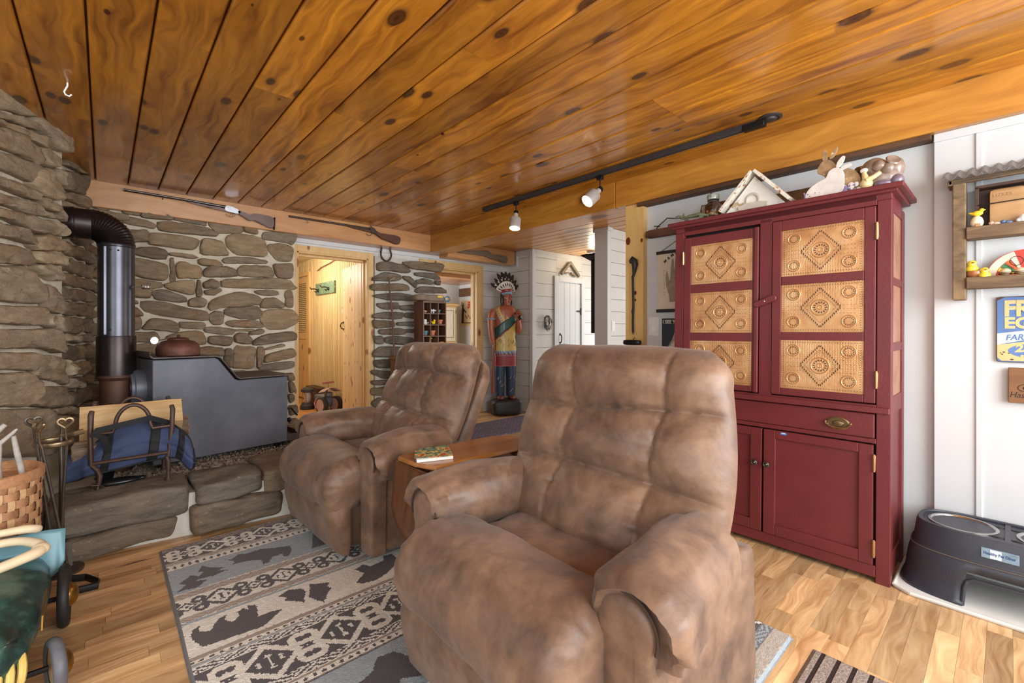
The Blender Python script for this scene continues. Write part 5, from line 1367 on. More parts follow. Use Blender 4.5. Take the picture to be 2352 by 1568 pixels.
SIL = [[(.236, 2.02), (.247, 2.075), (.275, 2.09), (.262, 2.05), (.30, 2.025), (.325, 2.08), (.36, 2.097), (.35, 2.06), (.372, 2.03), (.40, 2.055), (.395, 2.09), (.425, 2.1), (.43, 2.075), (.44, 2.108), (.466, 2.087), (.453, 2.0), (.50, 2.0), (.54, 1.985), (.455, 1.92), (.40, 1.925), (.263, 1.94)],
   [(.60, 2.115), (.55, 2.09), (.575, 2.06), (.56, 2.04), (.60, 2.0), (.62, 1.972), (.635, 2.02), (.65, 2.05), (.64, 2.09), (.615, 2.10)], [(.68, 2.10), (.66, 2.03), (.645, 2.0), (.68, 1.915), (.72, 1.98), (.74, 2.0), (.735, 2.03), (.755, 2.055), (.70, 2.08)],
   [(.86, 1.94), (.84, 1.97), (.90, 2.02), (.88, 2.08), (.93, 2.10), (.95, 2.06), (1.02, 2.07), (1.04, 2.11), (1.08, 2.1), (1.08, 2.0), (1.03, 1.98), (.98, 1.95), (.92, 1.93)],
   [(1.25, 2.02), (1.27, 2.09), (1.32, 2.05), (1.36, 2.1), (1.42, 2.05), (1.5, 2.09), (1.55, 2.0), (1.48, 1.94), (1.3, 1.94)],
   [(.235, 2.42), (.27, 2.46), (.25, 2.49), (.30, 2.545), (.33, 2.50), (.31, 2.47), (.345, 2.45), (.31, 2.405)], [(.31, 2.48), (.345, 2.54), (.325, 2.555), (.35, 2.605), (.38, 2.56), (.43, 2.52), (.40, 2.51), (.435, 2.485), (.38, 2.47)],
   [(.44, 2.60), (.47, 2.585), (.50, 2.62), (.53, 2.6), (.60, 2.605), (.66, 2.57), (.725, 2.54), (.72, 2.49), (.69, 2.43), (.67, 2.44), (.67, 2.48), (.62, 2.47), (.60, 2.425), (.575, 2.43), (.575, 2.48), (.53, 2.51), (.50, 2.52), (.46, 2.525), (.475, 2.555)],
   [(.80, 2.43), (.86, 2.6), (.92, 2.43)], [(1.0, 2.45), (1.1, 2.56), (1.28, 2.55), (1.3, 2.43), (1.2, 2.47), (1.1, 2.43)],
   [(.55, 1.30), (.60, 1.40), (.66, 1.42), (.70, 1.47), (.76, 1.46), (.80, 1.38), (.83, 1.30), (.78, 1.29), (.72, 1.33), (.66, 1.29)], [(.30, 1.30), (.36, 1.45), (.42, 1.30)]]
BANDS = [(2.933, 'dk'), (2.888, 'zzd'), (2.74, 'ikd'), (2.707, 'zzt'), (2.643, 'dots'), (2.392, 'land'), (2.331, 'zzt'), (2.19, 'ikc'), (2.144, 'zzt'), (2.126, 'blue'), (1.90, 'cream'), (1.88, 'tan'), (1.852, 'dots'), (1.839, 'blue'), (1.80, 'zzc'), (1.60, 'ikd'), (1.56, 'zzc'), (1.552, 'tan'), (1.52, 'dots'), (1.512, 'dk'), (1.26, 'land'), (1.20, 'zzt'), (1.06, 'ikc'), (1.03, 'zzt'), (.83, 'cream'), (.80, 'dots'), (.77, 'tan2'), (.64, 'ikd'), (.60, 'zzg'), (.548, 'tan2'), (.50, 'edge')]
def rugcol(u, v):
    x = rx0 + (rx1 - rx0) * u; y = ry0 + (ry1 - ry0) * v
    x += .004 * noise.noise(Vector((x * 90, y * 90, 0))); y += .003 * noise.noise(Vector((x * 90, y * 90, 5)))
    if x < rx0 + .012: return GR
    hi = 2.945
    for lo, k in BANDS:
        if y >= lo: break
        hi = lo
    m = (y - lo) / (hi - lo) * 2 - 1
    jit = 1 + .10 * noise.noise(Vector((x * 60, y * 25, 3))) + .08 * noise.noise(Vector((x * 9, y * 220, 1)))
    if k == 'dk': c = DK
    elif k == 'zzd': c = zz(x, m, TN, DK)
    elif k == 'zzt': c = zz(x, m, TN2, TN) if abs(m) < .8 else CR
    elif k == 'zzc': c = zz(x, m, CR, DK)
    elif k == 'zzg': c = zz(x, m, GR, BL)
    elif k == 'ikd': c = ikat(x, m, CR, DK, .245, (hi - lo) / 2)
    elif k == 'ikc': c = ikat(x + .05, m, DK, CR, .245, (hi - lo) / 2)
    elif k == 'dots': c = DK if ((x * 34) % 1 - .5) ** 2 * 9 + m * m * 2.6 < .55 else (CR if abs(m) < .85 else TN)
    elif k == 'blue' or k == 'edge': c = BL
    elif k == 'tan': c = TN
    elif k == 'tan2': c = TN2
    else:
        c = BL if k == 'land' else CR
        for P in SIL:
            if inside(P, x, y): c = DK; break
    return tuple(min(1, q * jit) for q in c)
t = NT('rug_pile'); pat = t.attr('pat', 'Color'); co = t.coord()
nz_ = t.noise(co, 260, 2); t.bsdf(t.mix(t.math('MULTIPLY', nz_, .25), pat, (0.05, .05, .05)), .95, 0, t.bump(t.math('ADD', nz_, t.noise(co, 40, 3)), .6, .006), spec=.2, sheen=.2)
b = MB(); nu, nv = 320, 456
b.grid(lambda u, v: (rx0 + (rx1 - rx0) * u + .003 * noise.noise(Vector((v * 8, 0, 0))), ry0 + (ry1 - ry0) * v, (.013 if .006 < u < .995 and .004 < v < .996 else .001) + .0018 * noise.noise(Vector((u * 160, v * 240, 0)))), nu, nv, cfn=rugcol)
tag(b.build('area_rug', 'rug_pile', smooth=60), 'lodge rug banded in cream, blue-grey and brown under the recliners', 'rug')

# striped mat at the bottom right
t = NT('mat_ribbed'); co = t.coord(); sp = t.n('SeparateXYZ'); t.set(sp, 0, co)
st = t.math('FRACT', t.math('MULTIPLY', t.math('ADD', sp.outputs[1], 2.0), 1 / .045))
msk = t.ramp(st, [(.0, (1, 1, 1)), (.22, (1, 1, 1)), (.27, (0, 0, 0)), (.95, (0, 0, 0)), (1, (1, 1, 1))])
n_ = t.noise(co, 160, 4); base = t.ramp(n_, [(.3, srgb(124, 108, 98)), (.7, srgb(176, 160, 148))])
t.bsdf(t.mix(msk, base, srgb(58, 44, 42)), .95, 0, t.bump(t.math('SUBTRACT', n_, msk), .6, .006), spec=.15)
b = MB(); b.grid(lambda u, v: (1.30 + .592 * u, -.38 + .852 * v, .010 if .01 < u < .99 and .01 < v < .99 else .0), 40, 60)
tag(b.build('door_mat', 'mat_ribbed'), 'small taupe mat with dark stripes at the bottom right of the photo', 'mat')
# woven dark mat by the far wall and the faded red rug behind the recliners
t = NT('braided_mat'); co = t.coord(); br = t.n('TexBrick'); t.set(br, 'Vector', co); br.inputs['Scale'].default_value = 9.0
br.inputs['Color1'].default_value = (*srgb(112, 96, 112), 1); br.inputs['Color2'].default_value = (*srgb(90, 80, 100), 1); br.inputs['Mortar'].default_value = (*srgb(52, 44, 56), 1)
br.inputs['Mortar Size'].default_value = .03
t.bsdf(br.outputs[0], .9, 0, t.bump(t.noise(co, 90, 3), .5, .005))
b = MB(); b.box(2.70, 4.16, 3.70, 4.34, 0, .012)
m = b.build('floor_mat', 'braided_mat', bevel=.004); tag(m, 'purple-grey woven mat on the floor in front of the carved statue', 'mat')
t = NT('faded_rug'); co = t.coord(); vo = t.n('TexVoronoi', {'distance': 'MANHATTAN'}); t.set(vo, 'Vector', t.map(co, (1, 1.6, 1))); vo.inputs['Scale'].default_value = 9
t.bsdf(t.ramp(vo.outputs['Distance'], [(.0, srgb(196, 176, 182)), (.3, srgb(140, 92, 108)), (.42, srgb(206, 190, 192)), (.6, srgb(128, 78, 96))]), .95, 0, t.bump(t.noise(co, 120, 3), .4, .004))
b = MB(); b.box(2.30, 3.55, 2.55, 3.30, 0, .010)
tag(b.build('runner_rug', 'faded_rug', bevel=.003), 'faded red and cream rug on the floor behind the recliners', 'rug')

# ================================================================ drop-leaf end table with a magazine on it
wood('maple_top', (176, 116, 56), (120, 70, 30), 0, rough=.3, coat=.4, rv=.05, gs=6)
wood('maple_dark', (110, 68, 38), (72, 42, 24), 2, rough=.4, coat=.2, rv=.05)
TB = thing('drop_leaf_table', 'honey-brown drop-leaf table standing between the two recliners', 'table', (1.28, 1.68, 0), radians(-4))
TZ = .595
b = MB(); pl = [(.96, 1.665), (.955, 1.80), (1.0, 1.815)] + [(1.44 + .16 * cos(a), 1.69 + .13 * sin(a)) for a in [pi / 2 - pi * i / 16 for i in range(17)]] + [(1.1, 1.56), (1.0, 1.56)]
pl = [(x - 0, y) for x, y in pl]
b.loft([[(x, y, TZ - .018) for x, y in pl], [(x, y, TZ - .008) for x, y in pl], [(1.28 + (x - 1.28) * .985, 1.69 + (y - 1.69) * .97, TZ) for x, y in pl]])
b.build('top', 'maple_top', TB, smooth=40)
b = MB(); b.grid(lambda u, v: (.955 - .02 * v - .0, 1.57 + .24 * u, TZ - .02 - .30 * v * (1 - .35 * (2 * u - 1) ** 2)), 12, 8); b.build('drop_leaf', 'maple_dark', TB, solid=.016, smooth=50)
b = MB(); b.box(1.0, 1.50, 1.60, 1.78, TZ - .10, TZ - .018); b.build('apron', 'maple_dark', TB, bevel=.003)
b = MB(); b.loft([[(x + .02 * (1 if x > 1.3 else 0), y - .0, TZ - .05) for x, y in pl[3:20]], [(x + .012 * (1 if x > 1.3 else 0), y, TZ - .03) for x, y in pl[3:20]]], closed=True); b.build('edge_leaf', 'maple_dark', TB, smooth=40)
for (x, y) in ((1.02, 1.62), (1.48, 1.62), (1.02, 1.76), (1.48, 1.76)):
    MB().lathe([(.016, 0), (.02, .03), (.014, .05), (.019, .09), (.022, .14), (.016, .17), (.022, .19), (.021, .28), (.016, .33), (.022, .36), (.024, .44), (.024, .54)], (x, y, 0.0135), 18).build('leg', 'maple_dark', TB, smooth=50)
t = NT('magazine_art'); co = t.coord(); n1 = t.noise(t.map(co, (1, 1, 0)), 16, 3, .5, 1.5)
t.bsdf(t.ramp(n1, [(.25, srgb(40, 84, 70)), (.4, srgb(90, 140, 120)), (.48, srgb(220, 190, 110)), (.56, srgb(190, 70, 40)), (.66, srgb(214, 120, 60)), (.78, srgb(60, 110, 150))], 'CONSTANT'), .3, coat=.3)
plain('paper_white', (236, 234, 228), .6, var=.03)
MG = thing('magazine', 'magazine with a colourful autumn cover on the drop-leaf table', 'magazine', (1.06, 1.70, TZ + .001), radians(8))
b = MB(); pm = [(.965, 1.655), (1.11, 1.60), (1.20, 1.775), (1.04, 1.80)]
b.loft([[(x, y, TZ + .001) for x, y in pm], [(x, y, TZ + .013) for x, y in pm]]); b.build('pages', 'paper_white', MG, smooth=0)
b = MB(); pc = [(.967, 1.68), (1.108, 1.602), (1.198, 1.773), (1.04, 1.799)]; b.loft([[(x, y, TZ + .013) for x, y in pc], [(x, y, TZ + .0142) for x, y in pc]]); b.build('cover', 'magazine_art', MG, smooth=0)
# ================================================================ long guns on the fireplace beam
plain('gun_steel', (92, 86, 84), .32, .85, var=.15, vs=12)
plain('gun_silver', (172, 172, 176), .35, .8, var=.15, vs=30)
plain('gun_brown', (84, 68, 58), .55, .5, var=.2, vs=16)
wood('walnut', (112, 62, 44), (62, 32, 24), 0, rough=.32, coat=.4, rv=.03, gs=10)
wood('walnut_dull', (104, 62, 38), (70, 40, 26), 0, rough=.6, rv=.03, gs=10)
wood('grey_wood', (134, 118, 100), (98, 84, 70), 0, rough=.85, gs=14)
def stock(b, P, y, th, m=0):
    """carved stock: outline in x,z with rounded edges"""
    P = resample(chaikin(P, 2, .2), 44); cx_ = sum(p[0] for p in P) / 44; cz = sum(p[1] for p in P) / 44
    rg = []
    for (dy, k) in ((0, .55), (0, .86), (.25, .97), (.5, 1), (.75, .97), (1, .86), (1, .55)):
        def sh(p):
            d = (1 - k) * .018 / .14
            dx, dz = p[0] - cx_, p[1] - cz; L = math.hypot(dx, dz); q = max(L - (1 - k) * .016 * 2, 0) / L
            return (cx_ + dx * q, y - th * dy, cz + dz * q)
        rg.append([sh(p) for p in P])
    b.loft(rg, True, True, m)
yb = 4.715
G = thing('shotgun', 'double-barrelled shotgun with silver receiver mounted on the fireplace beam', 'gun', (.65, yb, 2.2))
b = MB()
for dy in (0, -.018): b.tube([(.114, yb + dy, 2.258), (.5, yb + dy, 2.255), (.83, yb + dy, 2.246)], [.0085, .0095, .0125], 12)
b.ball((.36, yb - .03, 2.238), .004)
b.build('barrels', 'gun_steel', G)
b = MB(); stock(b, [(.51, 2.243), (.83, 2.232), (.83, 2.205), (.70, 2.214), (.56, 2.233)], yb + .006, .034); b.build('fore_end', 'walnut', G, smooth=60)
b = MB(); stock(b, [(.80, 2.262), (.86, 2.262), (.905, 2.240), (.93, 2.215), (.90, 2.196), (.82, 2.203), (.79, 2.215)], yb + .006, .036); b.build('receiver', 'gun_silver', G, smooth=50)
b = MB(); b.tube([(.845 + .034 * cos(a), yb - .012, 2.190 + .022 * sin(a)) for a in [pi + pi * i / 14 for i in range(15)]], .0025, 6)
for x in (.838, .858): b.tube([(x, yb - .012, 2.20), (x + .004, yb - .012, 2.183), (x - .002, yb - .012, 2.176)], .002, 6)
b.build('trigger_guard', 'gun_steel', G)
b = MB(); stock(b, [(.89, 2.236), (.94, 2.225), (1.0, 2.205), (1.02, 2.224), (1.06, 2.234), (1.205, 2.222), (1.198, 2.10), (1.08, 2.143), (1.02, 2.165), (1.0, 2.152), (.975, 2.158), (.94, 2.185), (.90, 2.20)], yb + .008, .038); b.build('stock', 'walnut', G, smooth=60)
b = MB(); b.loft([[(1.197, yb + .004, 2.102), (1.206, yb + .004, 2.102), (1.206, yb - .026, 2.102), (1.197, yb - .026, 2.102)], [(1.20, yb + .004, 2.222), (1.21, yb + .004, 2.222), (1.21, yb - .026, 2.222), (1.20, yb - .026, 2.222)]]); b.build('butt_plate', 'iron_black', G, bevel=.004)
b = MB()
for x in (.36, .93): b.cyl((x, yb - .01, 2.236 if x < .5 else 2.19), (x, yb + .02, 2.236 if x < .5 else 2.19), .004)
b.build('peg', 'iron_black', G)
G = thing('muzzle_loader', 'worn brown single-barrelled gun at the corner end of the fireplace beam', 'gun', (1.9, yb, 2.2))
b = MB(); b.tube([(1.337, yb, 2.258), (1.8, yb, 2.259), (2.18, yb, 2.256)], [.010, .011, .0145], 12); b.build('barrel', 'gun_brown', G)
b = MB(); stock(b, [(1.88, 2.250), (2.20, 2.240), (2.24, 2.226), (2.20, 2.214), (2.0, 2.232)], yb + .006, .03); b.build('fore_end', 'walnut_dull', G, smooth=60)
b = MB(); stock(b, [(2.15, 2.27), (2.20, 2.278), (2.225, 2.25), (2.27, 2.225), (2.31, 2.215), (2.26, 2.185), (2.22, 2.205), (2.16, 2.215)], yb + .006, .034); b.tube([(2.19, yb, 2.26), (2.18, yb - .01, 2.285), (2.165, yb - .01, 2.288)], .005, 6); b.build('lock', 'gun_brown', G, smooth=50)
b = MB(); b.tube([(2.15 + .03 * cos(a), yb - .01, 2.205 + .022 * sin(a)) for a in [pi + pi * i / 12 for i in range(13)]], .003, 6); b.build('trigger_guard', 'gun_brown', G)
b = MB(); stock(b, [(2.22, 2.246), (2.27, 2.222), (2.305, 2.228), (2.535, 2.224), (2.512, 2.115), (2.36, 2.150), (2.29, 2.165), (2.24, 2.20)], yb + .008, .038); b.build('stock', 'walnut_dull', G, smooth=60)
b = MB(); b.tube([(1.50, yb - .005, 2.255), (1.505, yb - .01, 2.235), (1.515, yb - .014, 2.222), (1.505, yb - .018, 2.213), (1.495, yb - .014, 2.22)], .003, 6); b.build('hook', 'gun_silver', G)
b = MB(); stock(b, [(3.30, 2.185), (3.46, 2.182), (3.60, 2.192), (3.70, 2.200), (3.80, 2.215), (3.84, 2.215), (3.86, 2.20), (3.90, 2.172), (3.96, 2.168), (4.0, 2.182), (4.19, 2.178), (4.18, 2.066), (3.99, 2.098), (3.90, 2.108), (3.84, 2.118), (3.80, 2.135), (3.74, 2.13), (3.65, 2.14), (3.49, 2.13), (3.30, 2.135)], yb + .01, .026)
tag(b.build('toy_rifle', 'grey_wood', smooth=50), 'grey weathered wooden rifle cut-out on the beam above the carved statue', 'wooden rifle')
b = MB(); pts = [(2.39, 4.885, 2.12), (2.384, 4.885, 2.09), (2.374, 4.88, 2.05), (2.376, 4.88, 2.01), (2.395, 4.88, 1.975), (2.425, 4.88, 1.955), (2.46, 4.88, 1.953), (2.487, 4.88, 1.975), (2.503, 4.88, 2.01), (2.505, 4.88, 2.04), (2.495, 4.885, 2.08), (2.492, 4.885, 2.12)]
b.tube(pts, .0125, 10, flat=.8); tag(b.build('ox_shoe', 'wrought_iron', smooth=60), 'big rusty iron U-shaped shackle hanging above the stone pier', 'iron shackle')
b = MB(); hx, hy = -.127, 2.945
b.tube([(hx, hy, 2.305), (hx, hy, 2.285), (hx - .006, hy - .0, 2.27), (hx - .011, hy, 2.255), (hx - .006, hy, 2.243), (hx + .006, hy, 2.24), (hx + .014, hy, 2.25)], .0035, 8)
plain('white_enamel', (240, 240, 238), .3); tag(b.build('ceiling_hook', 'white_enamel'), 'small white screw hook in the ceiling above the chimney', 'hook')

# ================================================================ track light
plain('track_brown', (64, 58, 58), .5, .3)
plain('brushed_alu', (214, 210, 204), .32, .55, var=.06, vs=20)
t = NT('lamp_glow'); t.bsdf((1, .93, .78), .5, emit=(1, .9, .72), estr=9.0)
TR = thing('track_light', 'brown ceiling track of the spotlights along the beam', 'track light', (2.66, 2.1, 2.255))
b = MB(); b.box(2.643, 2.678, .93, 3.335, 2.268, 2.298); b.box(2.648, 2.652, .93, 3.33, 2.262, 2.27); b.box(2.669, 2.673, .93, 3.33, 2.262, 2.27); b.build('track', 'track_brown', TR, bevel=.002)
b = MB(); b.lathe([(.058, 0), (.058, .006), (.045, .010), (.042, .006), (.032, .006), (.03, .018), (.012, .022)], (2.672, .865, 2.30), 28, axis=(0, 0, -1)); b.build('canopy', 'track_brown', TR)
b = MB(); b.box(2.640, 2.682, .885, 1.0, 2.258, 2.292); b.build('live_end', 'iron_black', TR, bevel=.004)
def head(label, y, ax, zj):
    H = thing('spotlight', label, 'spotlight', (2.66, y, 2.20), 0, 'spotlights on the ceiling track')
    ax = Vector(ax).normalized(); j = Vector((2.66, y, zj))
    b = MB(); b.box(2.645, 2.676, y - .022, y + .022, 2.235, 2.266); b.cyl((2.66, y, zj), (2.66, y, 2.24), .005, n=10); b.build('adapter', 'iron_black', H, bevel=.002)
    b = MB(); b.lathe([(.010, -.018), (.020, -.012), (.0215, .0), (.0215, .012)], j, 24, axis=ax); b.build('cap', 'iron_black', H)
    b = MB(); b.lathe([(.0195, .010), (.0195, .055), (.046, .058), (.048, .062), (.048, .150), (.046, .152), (.0445, .148), (.0445, .07), (.02, .065)], j, 36, axis=ax, cap=False); b.build('can', 'brushed_alu', H, smooth=30)
    b = MB(); b.lathe([(.0435, .138), (.036, .141), (.02, .143), (0, .144)], j, 28, axis=ax); b.build('bulb', 'lamp_glow', H)
    d = bpy.data.lights.new('spot', 'SPOT'); d.energy = 14; d.color = (1, .86, .66); d.spot_size = radians(80); d.spot_blend = .6; d.shadow_soft_size = .03
    o = bpy.data.objects.new('spot', d); COL.objects.link(o); o.location = j + ax * .16; o.rotation_euler = ax.to_track_quat('-Z', 'Y').to_euler()
head('brushed spotlight on the track nearer the carved statue', 2.88, (-.22, -.12, -.9), 2.17)
head('brushed spotlight on the track nearer the red cupboard, tilted outward', 1.985, (-.78, .22, -.72), 2.165)

# ================================================================ things on the post and the white wall behind the cupboard
plain('black_wood', (34, 29, 28), .5, var=.2, bump=.2)
b = MB(); x = 2.955
b.tube([(x, 1.90, 1.115), (x, 1.899, 1.13)] + [(x, 1.899 + .002 * sin(i * .9), 1.13 + .42 * i / 10) for i in range(11)] + [(x, 1.893, 1.57), (x, 1.886, 1.61), (x, 1.884, 1.64), (x, 1.888, 1.665), (x - .002, 1.905, 1.68), (x - .002, 1.918, 1.668), (x, 1.922, 1.652)], [.003, .005] + [.0085] * 11 + [.011, .018, .024, .026, .024, .016, .006], 12)
b.tube([(x, 1.90, 1.50), (x - .002, 1.907, 1.555)], [.008, .005], 8)
tag(b.build('walking_stick', 'black_wood', smooth=60), 'black carved walking stick with a bird-head top hung on the pine post', 'walking stick')
q = thing('wall_phone', 'black and chrome wall telephone on the pine post, its top above the chair back', 'telephone', (2.95, 1.895, .88))
b = MB(); b.box(2.945, 2.984, 1.845, 1.955, .85, 1.03); b.build('case', 'black_gloss', q, bevel=.012, bseg=3)
b = MB(); b.rbox(2.915, 2.962, 1.825, 1.968, 1.035, 1.075, 5, 8); b.tube([(2.955, 1.90, 1.075), (2.955, 1.885, 1.09), (2.955, 1.90, 1.10), (2.955, 1.915, 1.09), (2.955, 1.90, 1.075)], .003, 6); b.build('handset', 'black_gloss', q, smooth=60)
b = MB(); b.lathe([(.05, 0), (.048, .012), (.03, .018), (.0, .02)], (2.945, 1.895, .965), 28, axis=(-1, 0, 0)); b.build('dial', 'chrome', q)
U, V = (0, -1, 0), (0, 0, 1)
def switch(label, pos, u, nrm, w=.072, h=.118, grp=None):
    T_ = thing('light_switch', label, 'light switch', pos)
    p = Vector(pos); u = Vector(u); n = Vector(nrm)
    def plate(nm, w_, h_, d0, d1, m):
        b = MB(); b.loft([[p + u * a * w_ / 2 + Vector((0, 0, c * h_ / 2)) + n * d for a, c in ((-1, -1), (1, -1), (1, 1), (-1, 1))] for d in (d0, d1)]); b.build(nm, m, T_, bevel=.002)
    plate('plate', w, h, -.002, .006, 'plate_white'); plate('rocker', w * .46, h * .58, .005, .0095, 'white_enamel')
switch('white light switch on the wall beside the pine post', (3.04, 1.776, 1.175), (0, -1, 0), (-1, 0, 0), .085, .14)
switch('white light switch on the shiplap partition beyond the post', (4.155, 2.925, 1.19), (1, 0, 0), (0, -1, 0), .06, .115)
b = MB(); b.rbox(2.99, 3.036, 1.05, 1.822, 1.828, 1.886, 10, 8, nz=.005, ns=7)
tag(b.build('old_beam', 'dark_board', smooth=50), 'dark old timber fixed on the white wall behind the cupboard', 'timber')
b = MB(); b.tube([(3.0, 1.73, 1.89), (2.99, 1.71, 1.905), (2.98, 1.66, 1.93), (2.97, 1.63, 1.945), (2.95, 1.58, 1.93), (2.93, 1.5, 1.915), (2.9, 1.42, 1.91)], .0035, 6); b.tube([(2.99, 1.745, 1.91), (2.99, 1.70, 1.90)], .003, 6)
tag(b.build('twig', 'black_wood'), 'thin dark twig lying over the old timber behind the cupboard', 'twig')
# palm-reading poster on wooden bars
PO = thing('hanging_poster', 'cream poster of a hand hung from black wooden bars behind the cupboard', 'poster', (3.03, 1.57, 1.28))
plain('poster_cream', (216, 200, 176), .7, var=.06, vs=6); plain('poster_ink', (44, 38, 34), .7); plain('hand_ink', (150, 132, 112), .7, var=.25, vs=18)
b = MB(); b.box(3.022, 3.0235, 1.40, 1.738, 1.30, 1.71); b.build('sheet', 'poster_cream', PO, smooth=0)
for z in (1.712, 1.288): b = MB(); b.box(3.012, 3.032, 1.395, 1.742, z - .011, z + .011); b.build('bar', 'black_wood', PO, bevel=.002)
b = MB(); b.tube([(3.026, 1.71, 1.722), (3.03, 1.57, 1.80), (3.026, 1.43, 1.722)], .0018, 5); b.build('cord', 'iron_black', PO)
b = MB(); hp = [(1.64, 1.35), (1.645, 1.40), (1.665, 1.46), (1.672, 1.53), (1.664, 1.58), (1.652, 1.555), (1.645, 1.50), (1.635, 1.52), (1.63, 1.60), (1.622, 1.66), (1.608, 1.655), (1.605, 1.57), (1.596, 1.66), (1.585, 1.69), (1.572, 1.66), (1.572, 1.57), (1.56, 1.64), (1.547, 1.64), (1.545, 1.55), (1.53, 1.59), (1.52, 1.58), (1.53, 1.48), (1.54, 1.42), (1.55, 1.35)]
b.prism([(-y, z) for y, z in hp], (3.0215, 0, 0), U, V, .0006); b.build('printed_hand', 'hand_ink', PO, smooth=0)
for ch, yy, zz_, a in (('M', 1.668, 1.640, 40), ('&', 1.642, 1.660, 34), ('M', 1.615, 1.676, 28), ('D', 1.586, 1.690, 18)):
    a = radians(a); text(ch, 'lettering', 'poster_ink', PO, (3.0212, yy, zz_), .030, (0, -cos(a), sin(a)), (0, sin(a), cos(a)), .0005, align='CENTER', bold=.0006)
for k, ch in enumerate('Available at'):
    if ch != ' ': text(ch, 'lettering', 'poster_ink', PO, (3.0212, 1.682, 1.575 - k * .0155), .013, U, V, .0005, align='CENTER')
PO = thing('tin_poster', 'dark poster reading I SEE YOU with a hand at a face, half behind the cupboard', 'poster', (3.035, 1.53, .80))
plain('poster_navy', (46, 52, 66), .55, var=.2, vs=8); plain('poster_grey', (166, 158, 148), .6, var=.3, vs=14); plain('poster_light', (222, 214, 196), .6)
b = MB(); b.box(3.030, 3.036, 1.38, 1.706, .78, 1.232); b.build('sheet', 'poster_navy', PO, smooth=0, bevel=.002)
b = MB(); b.prism([(-1.69, .78), (-1.69, .90), (-1.665, .98), (-1.655, 1.03), (-1.625, 1.08), (-1.60, 1.15), (-1.585, 1.155), (-1.58, 1.12), (-1.55, 1.14), (-1.52, 1.12), (-1.45, 1.10), (-1.42, .9), (-1.45, .78)], (3.0298, 0, 0), U, V, .0006); b.build('printed_face', 'poster_grey', PO, smooth=0)
b = MB()
for k in range(4): b.tube([(3.0292, 1.655 - k * .017, .86 + .01 * k), (3.0292, 1.648 - k * .017, .95 + .012 * k), (3.0292, 1.64 - k * .015, 1.035 + .016 * k)], [.010, .008, .005], 8, flat=.15, upv=(1, 0, 0))
b.build('printed_fingers', 'poster_light', PO)
text('I SEE YOU', 'lettering', 'poster_light', PO, (3.0296, 1.698, 1.196), .034, U, V, .0005, bold=.001)
# ================================================================ hall things: letter A, twig wreath, dark cupboard, smoke detector
wood('a_wood', (150, 140, 124), (120, 108, 92), 2, rough=.8)
b = MB(); ya = 4.385
def bar(p, q, w, d):
    p, q = Vector(p), Vector(q); dr_ = (q - p).normalized(); s_ = Vector((dr_.z, 0, -dr_.x)) * w
    b.loft([[p - s_, p + s_, p + s_ + Vector((0, -d, 0)), p - s_ + Vector((0, -d, 0))], [q - s_, q + s_, q + s_ + Vector((0, -d, 0)), q - s_ + Vector((0, -d, 0))]])
bar((4.93, ya, 1.962), (5.125, ya, 2.145), .02, .035); bar((5.125, ya, 2.15), (5.335, ya, 1.955), .02, .035); bar((4.99, ya, 1.985), (5.10, ya, 1.995), .012, .03); bar((5.14, ya, 1.995), (5.25, ya, 1.955), .012, .03)
tag(b.build('letter_a', 'a_wood', bevel=.003), 'grey wooden letter A above the white plank door', 'letter')
plain('twig_grey', (92, 84, 80), .85, var=.3, vs=60)
b = MB(); rr = random.Random(9)
for k in range(26):
    a0 = rr.uniform(0, 2 * pi); L = rr.uniform(1.2, 3.5); r_ = rr.uniform(.045, .095); r2 = rr.uniform(-.02, .02); yy = 4.37 + rr.uniform(-.02, .02)
    b.tube([(4.63 + (r_ + r2 * t_ / 10 + rr.uniform(-.006, .006)) * cos(a0 + L * t_ / 10) * .8, yy + rr.uniform(-.004, .004), 1.245 + (r_ + r2 * t_ / 10 + rr.uniform(-.006, .006)) * sin(a0 + L * t_ / 10) * 1.15) for t_ in range(11)], .0035, 5)
tag(b.build('twig_wreath', 'twig_grey'), 'small grey twig wreath on the shiplap wall left of the white plank door', 'wreath')
q = thing('wall_cabinet', 'black wall cabinet seen edge-on past the white partition', 'cabinet', (4.8, 3.28, 1.107))
b = MB(); b.box(4.44, 5.2, 3.09, 3.45, 1.107, 2.0); b.build('body', 'iron_black', q, smooth=0, bevel=.004)
b = MB(); b.loft([[(4.44, 3.08, 2.0), (5.2, 3.08, 2.0), (5.2, 3.46, 2.0), (4.44, 3.46, 2.0)], [(4.36, 3.08, 2.05), (5.2, 3.08, 2.05), (5.2, 3.52, 2.05), (4.36, 3.52, 2.05)], [(4.34, 3.08, 2.07), (5.2, 3.08, 2.07), (5.2, 3.54, 2.07), (4.34, 3.54, 2.07)]]); b.build('cornice', 'iron_black', q, smooth=0)
MB_ = MB().lathe([(.065, 0), (.065, .02), (.055, .035), (.03, .04), (0, .04)], (5.12, 3.97, 2.266), 28, axis=(0, 0, -1)).build('smoke_detector', 'plate_white'); tag(MB_, 'round white smoke detector on the dining ceiling by the black wall cabinet', 'smoke detector')

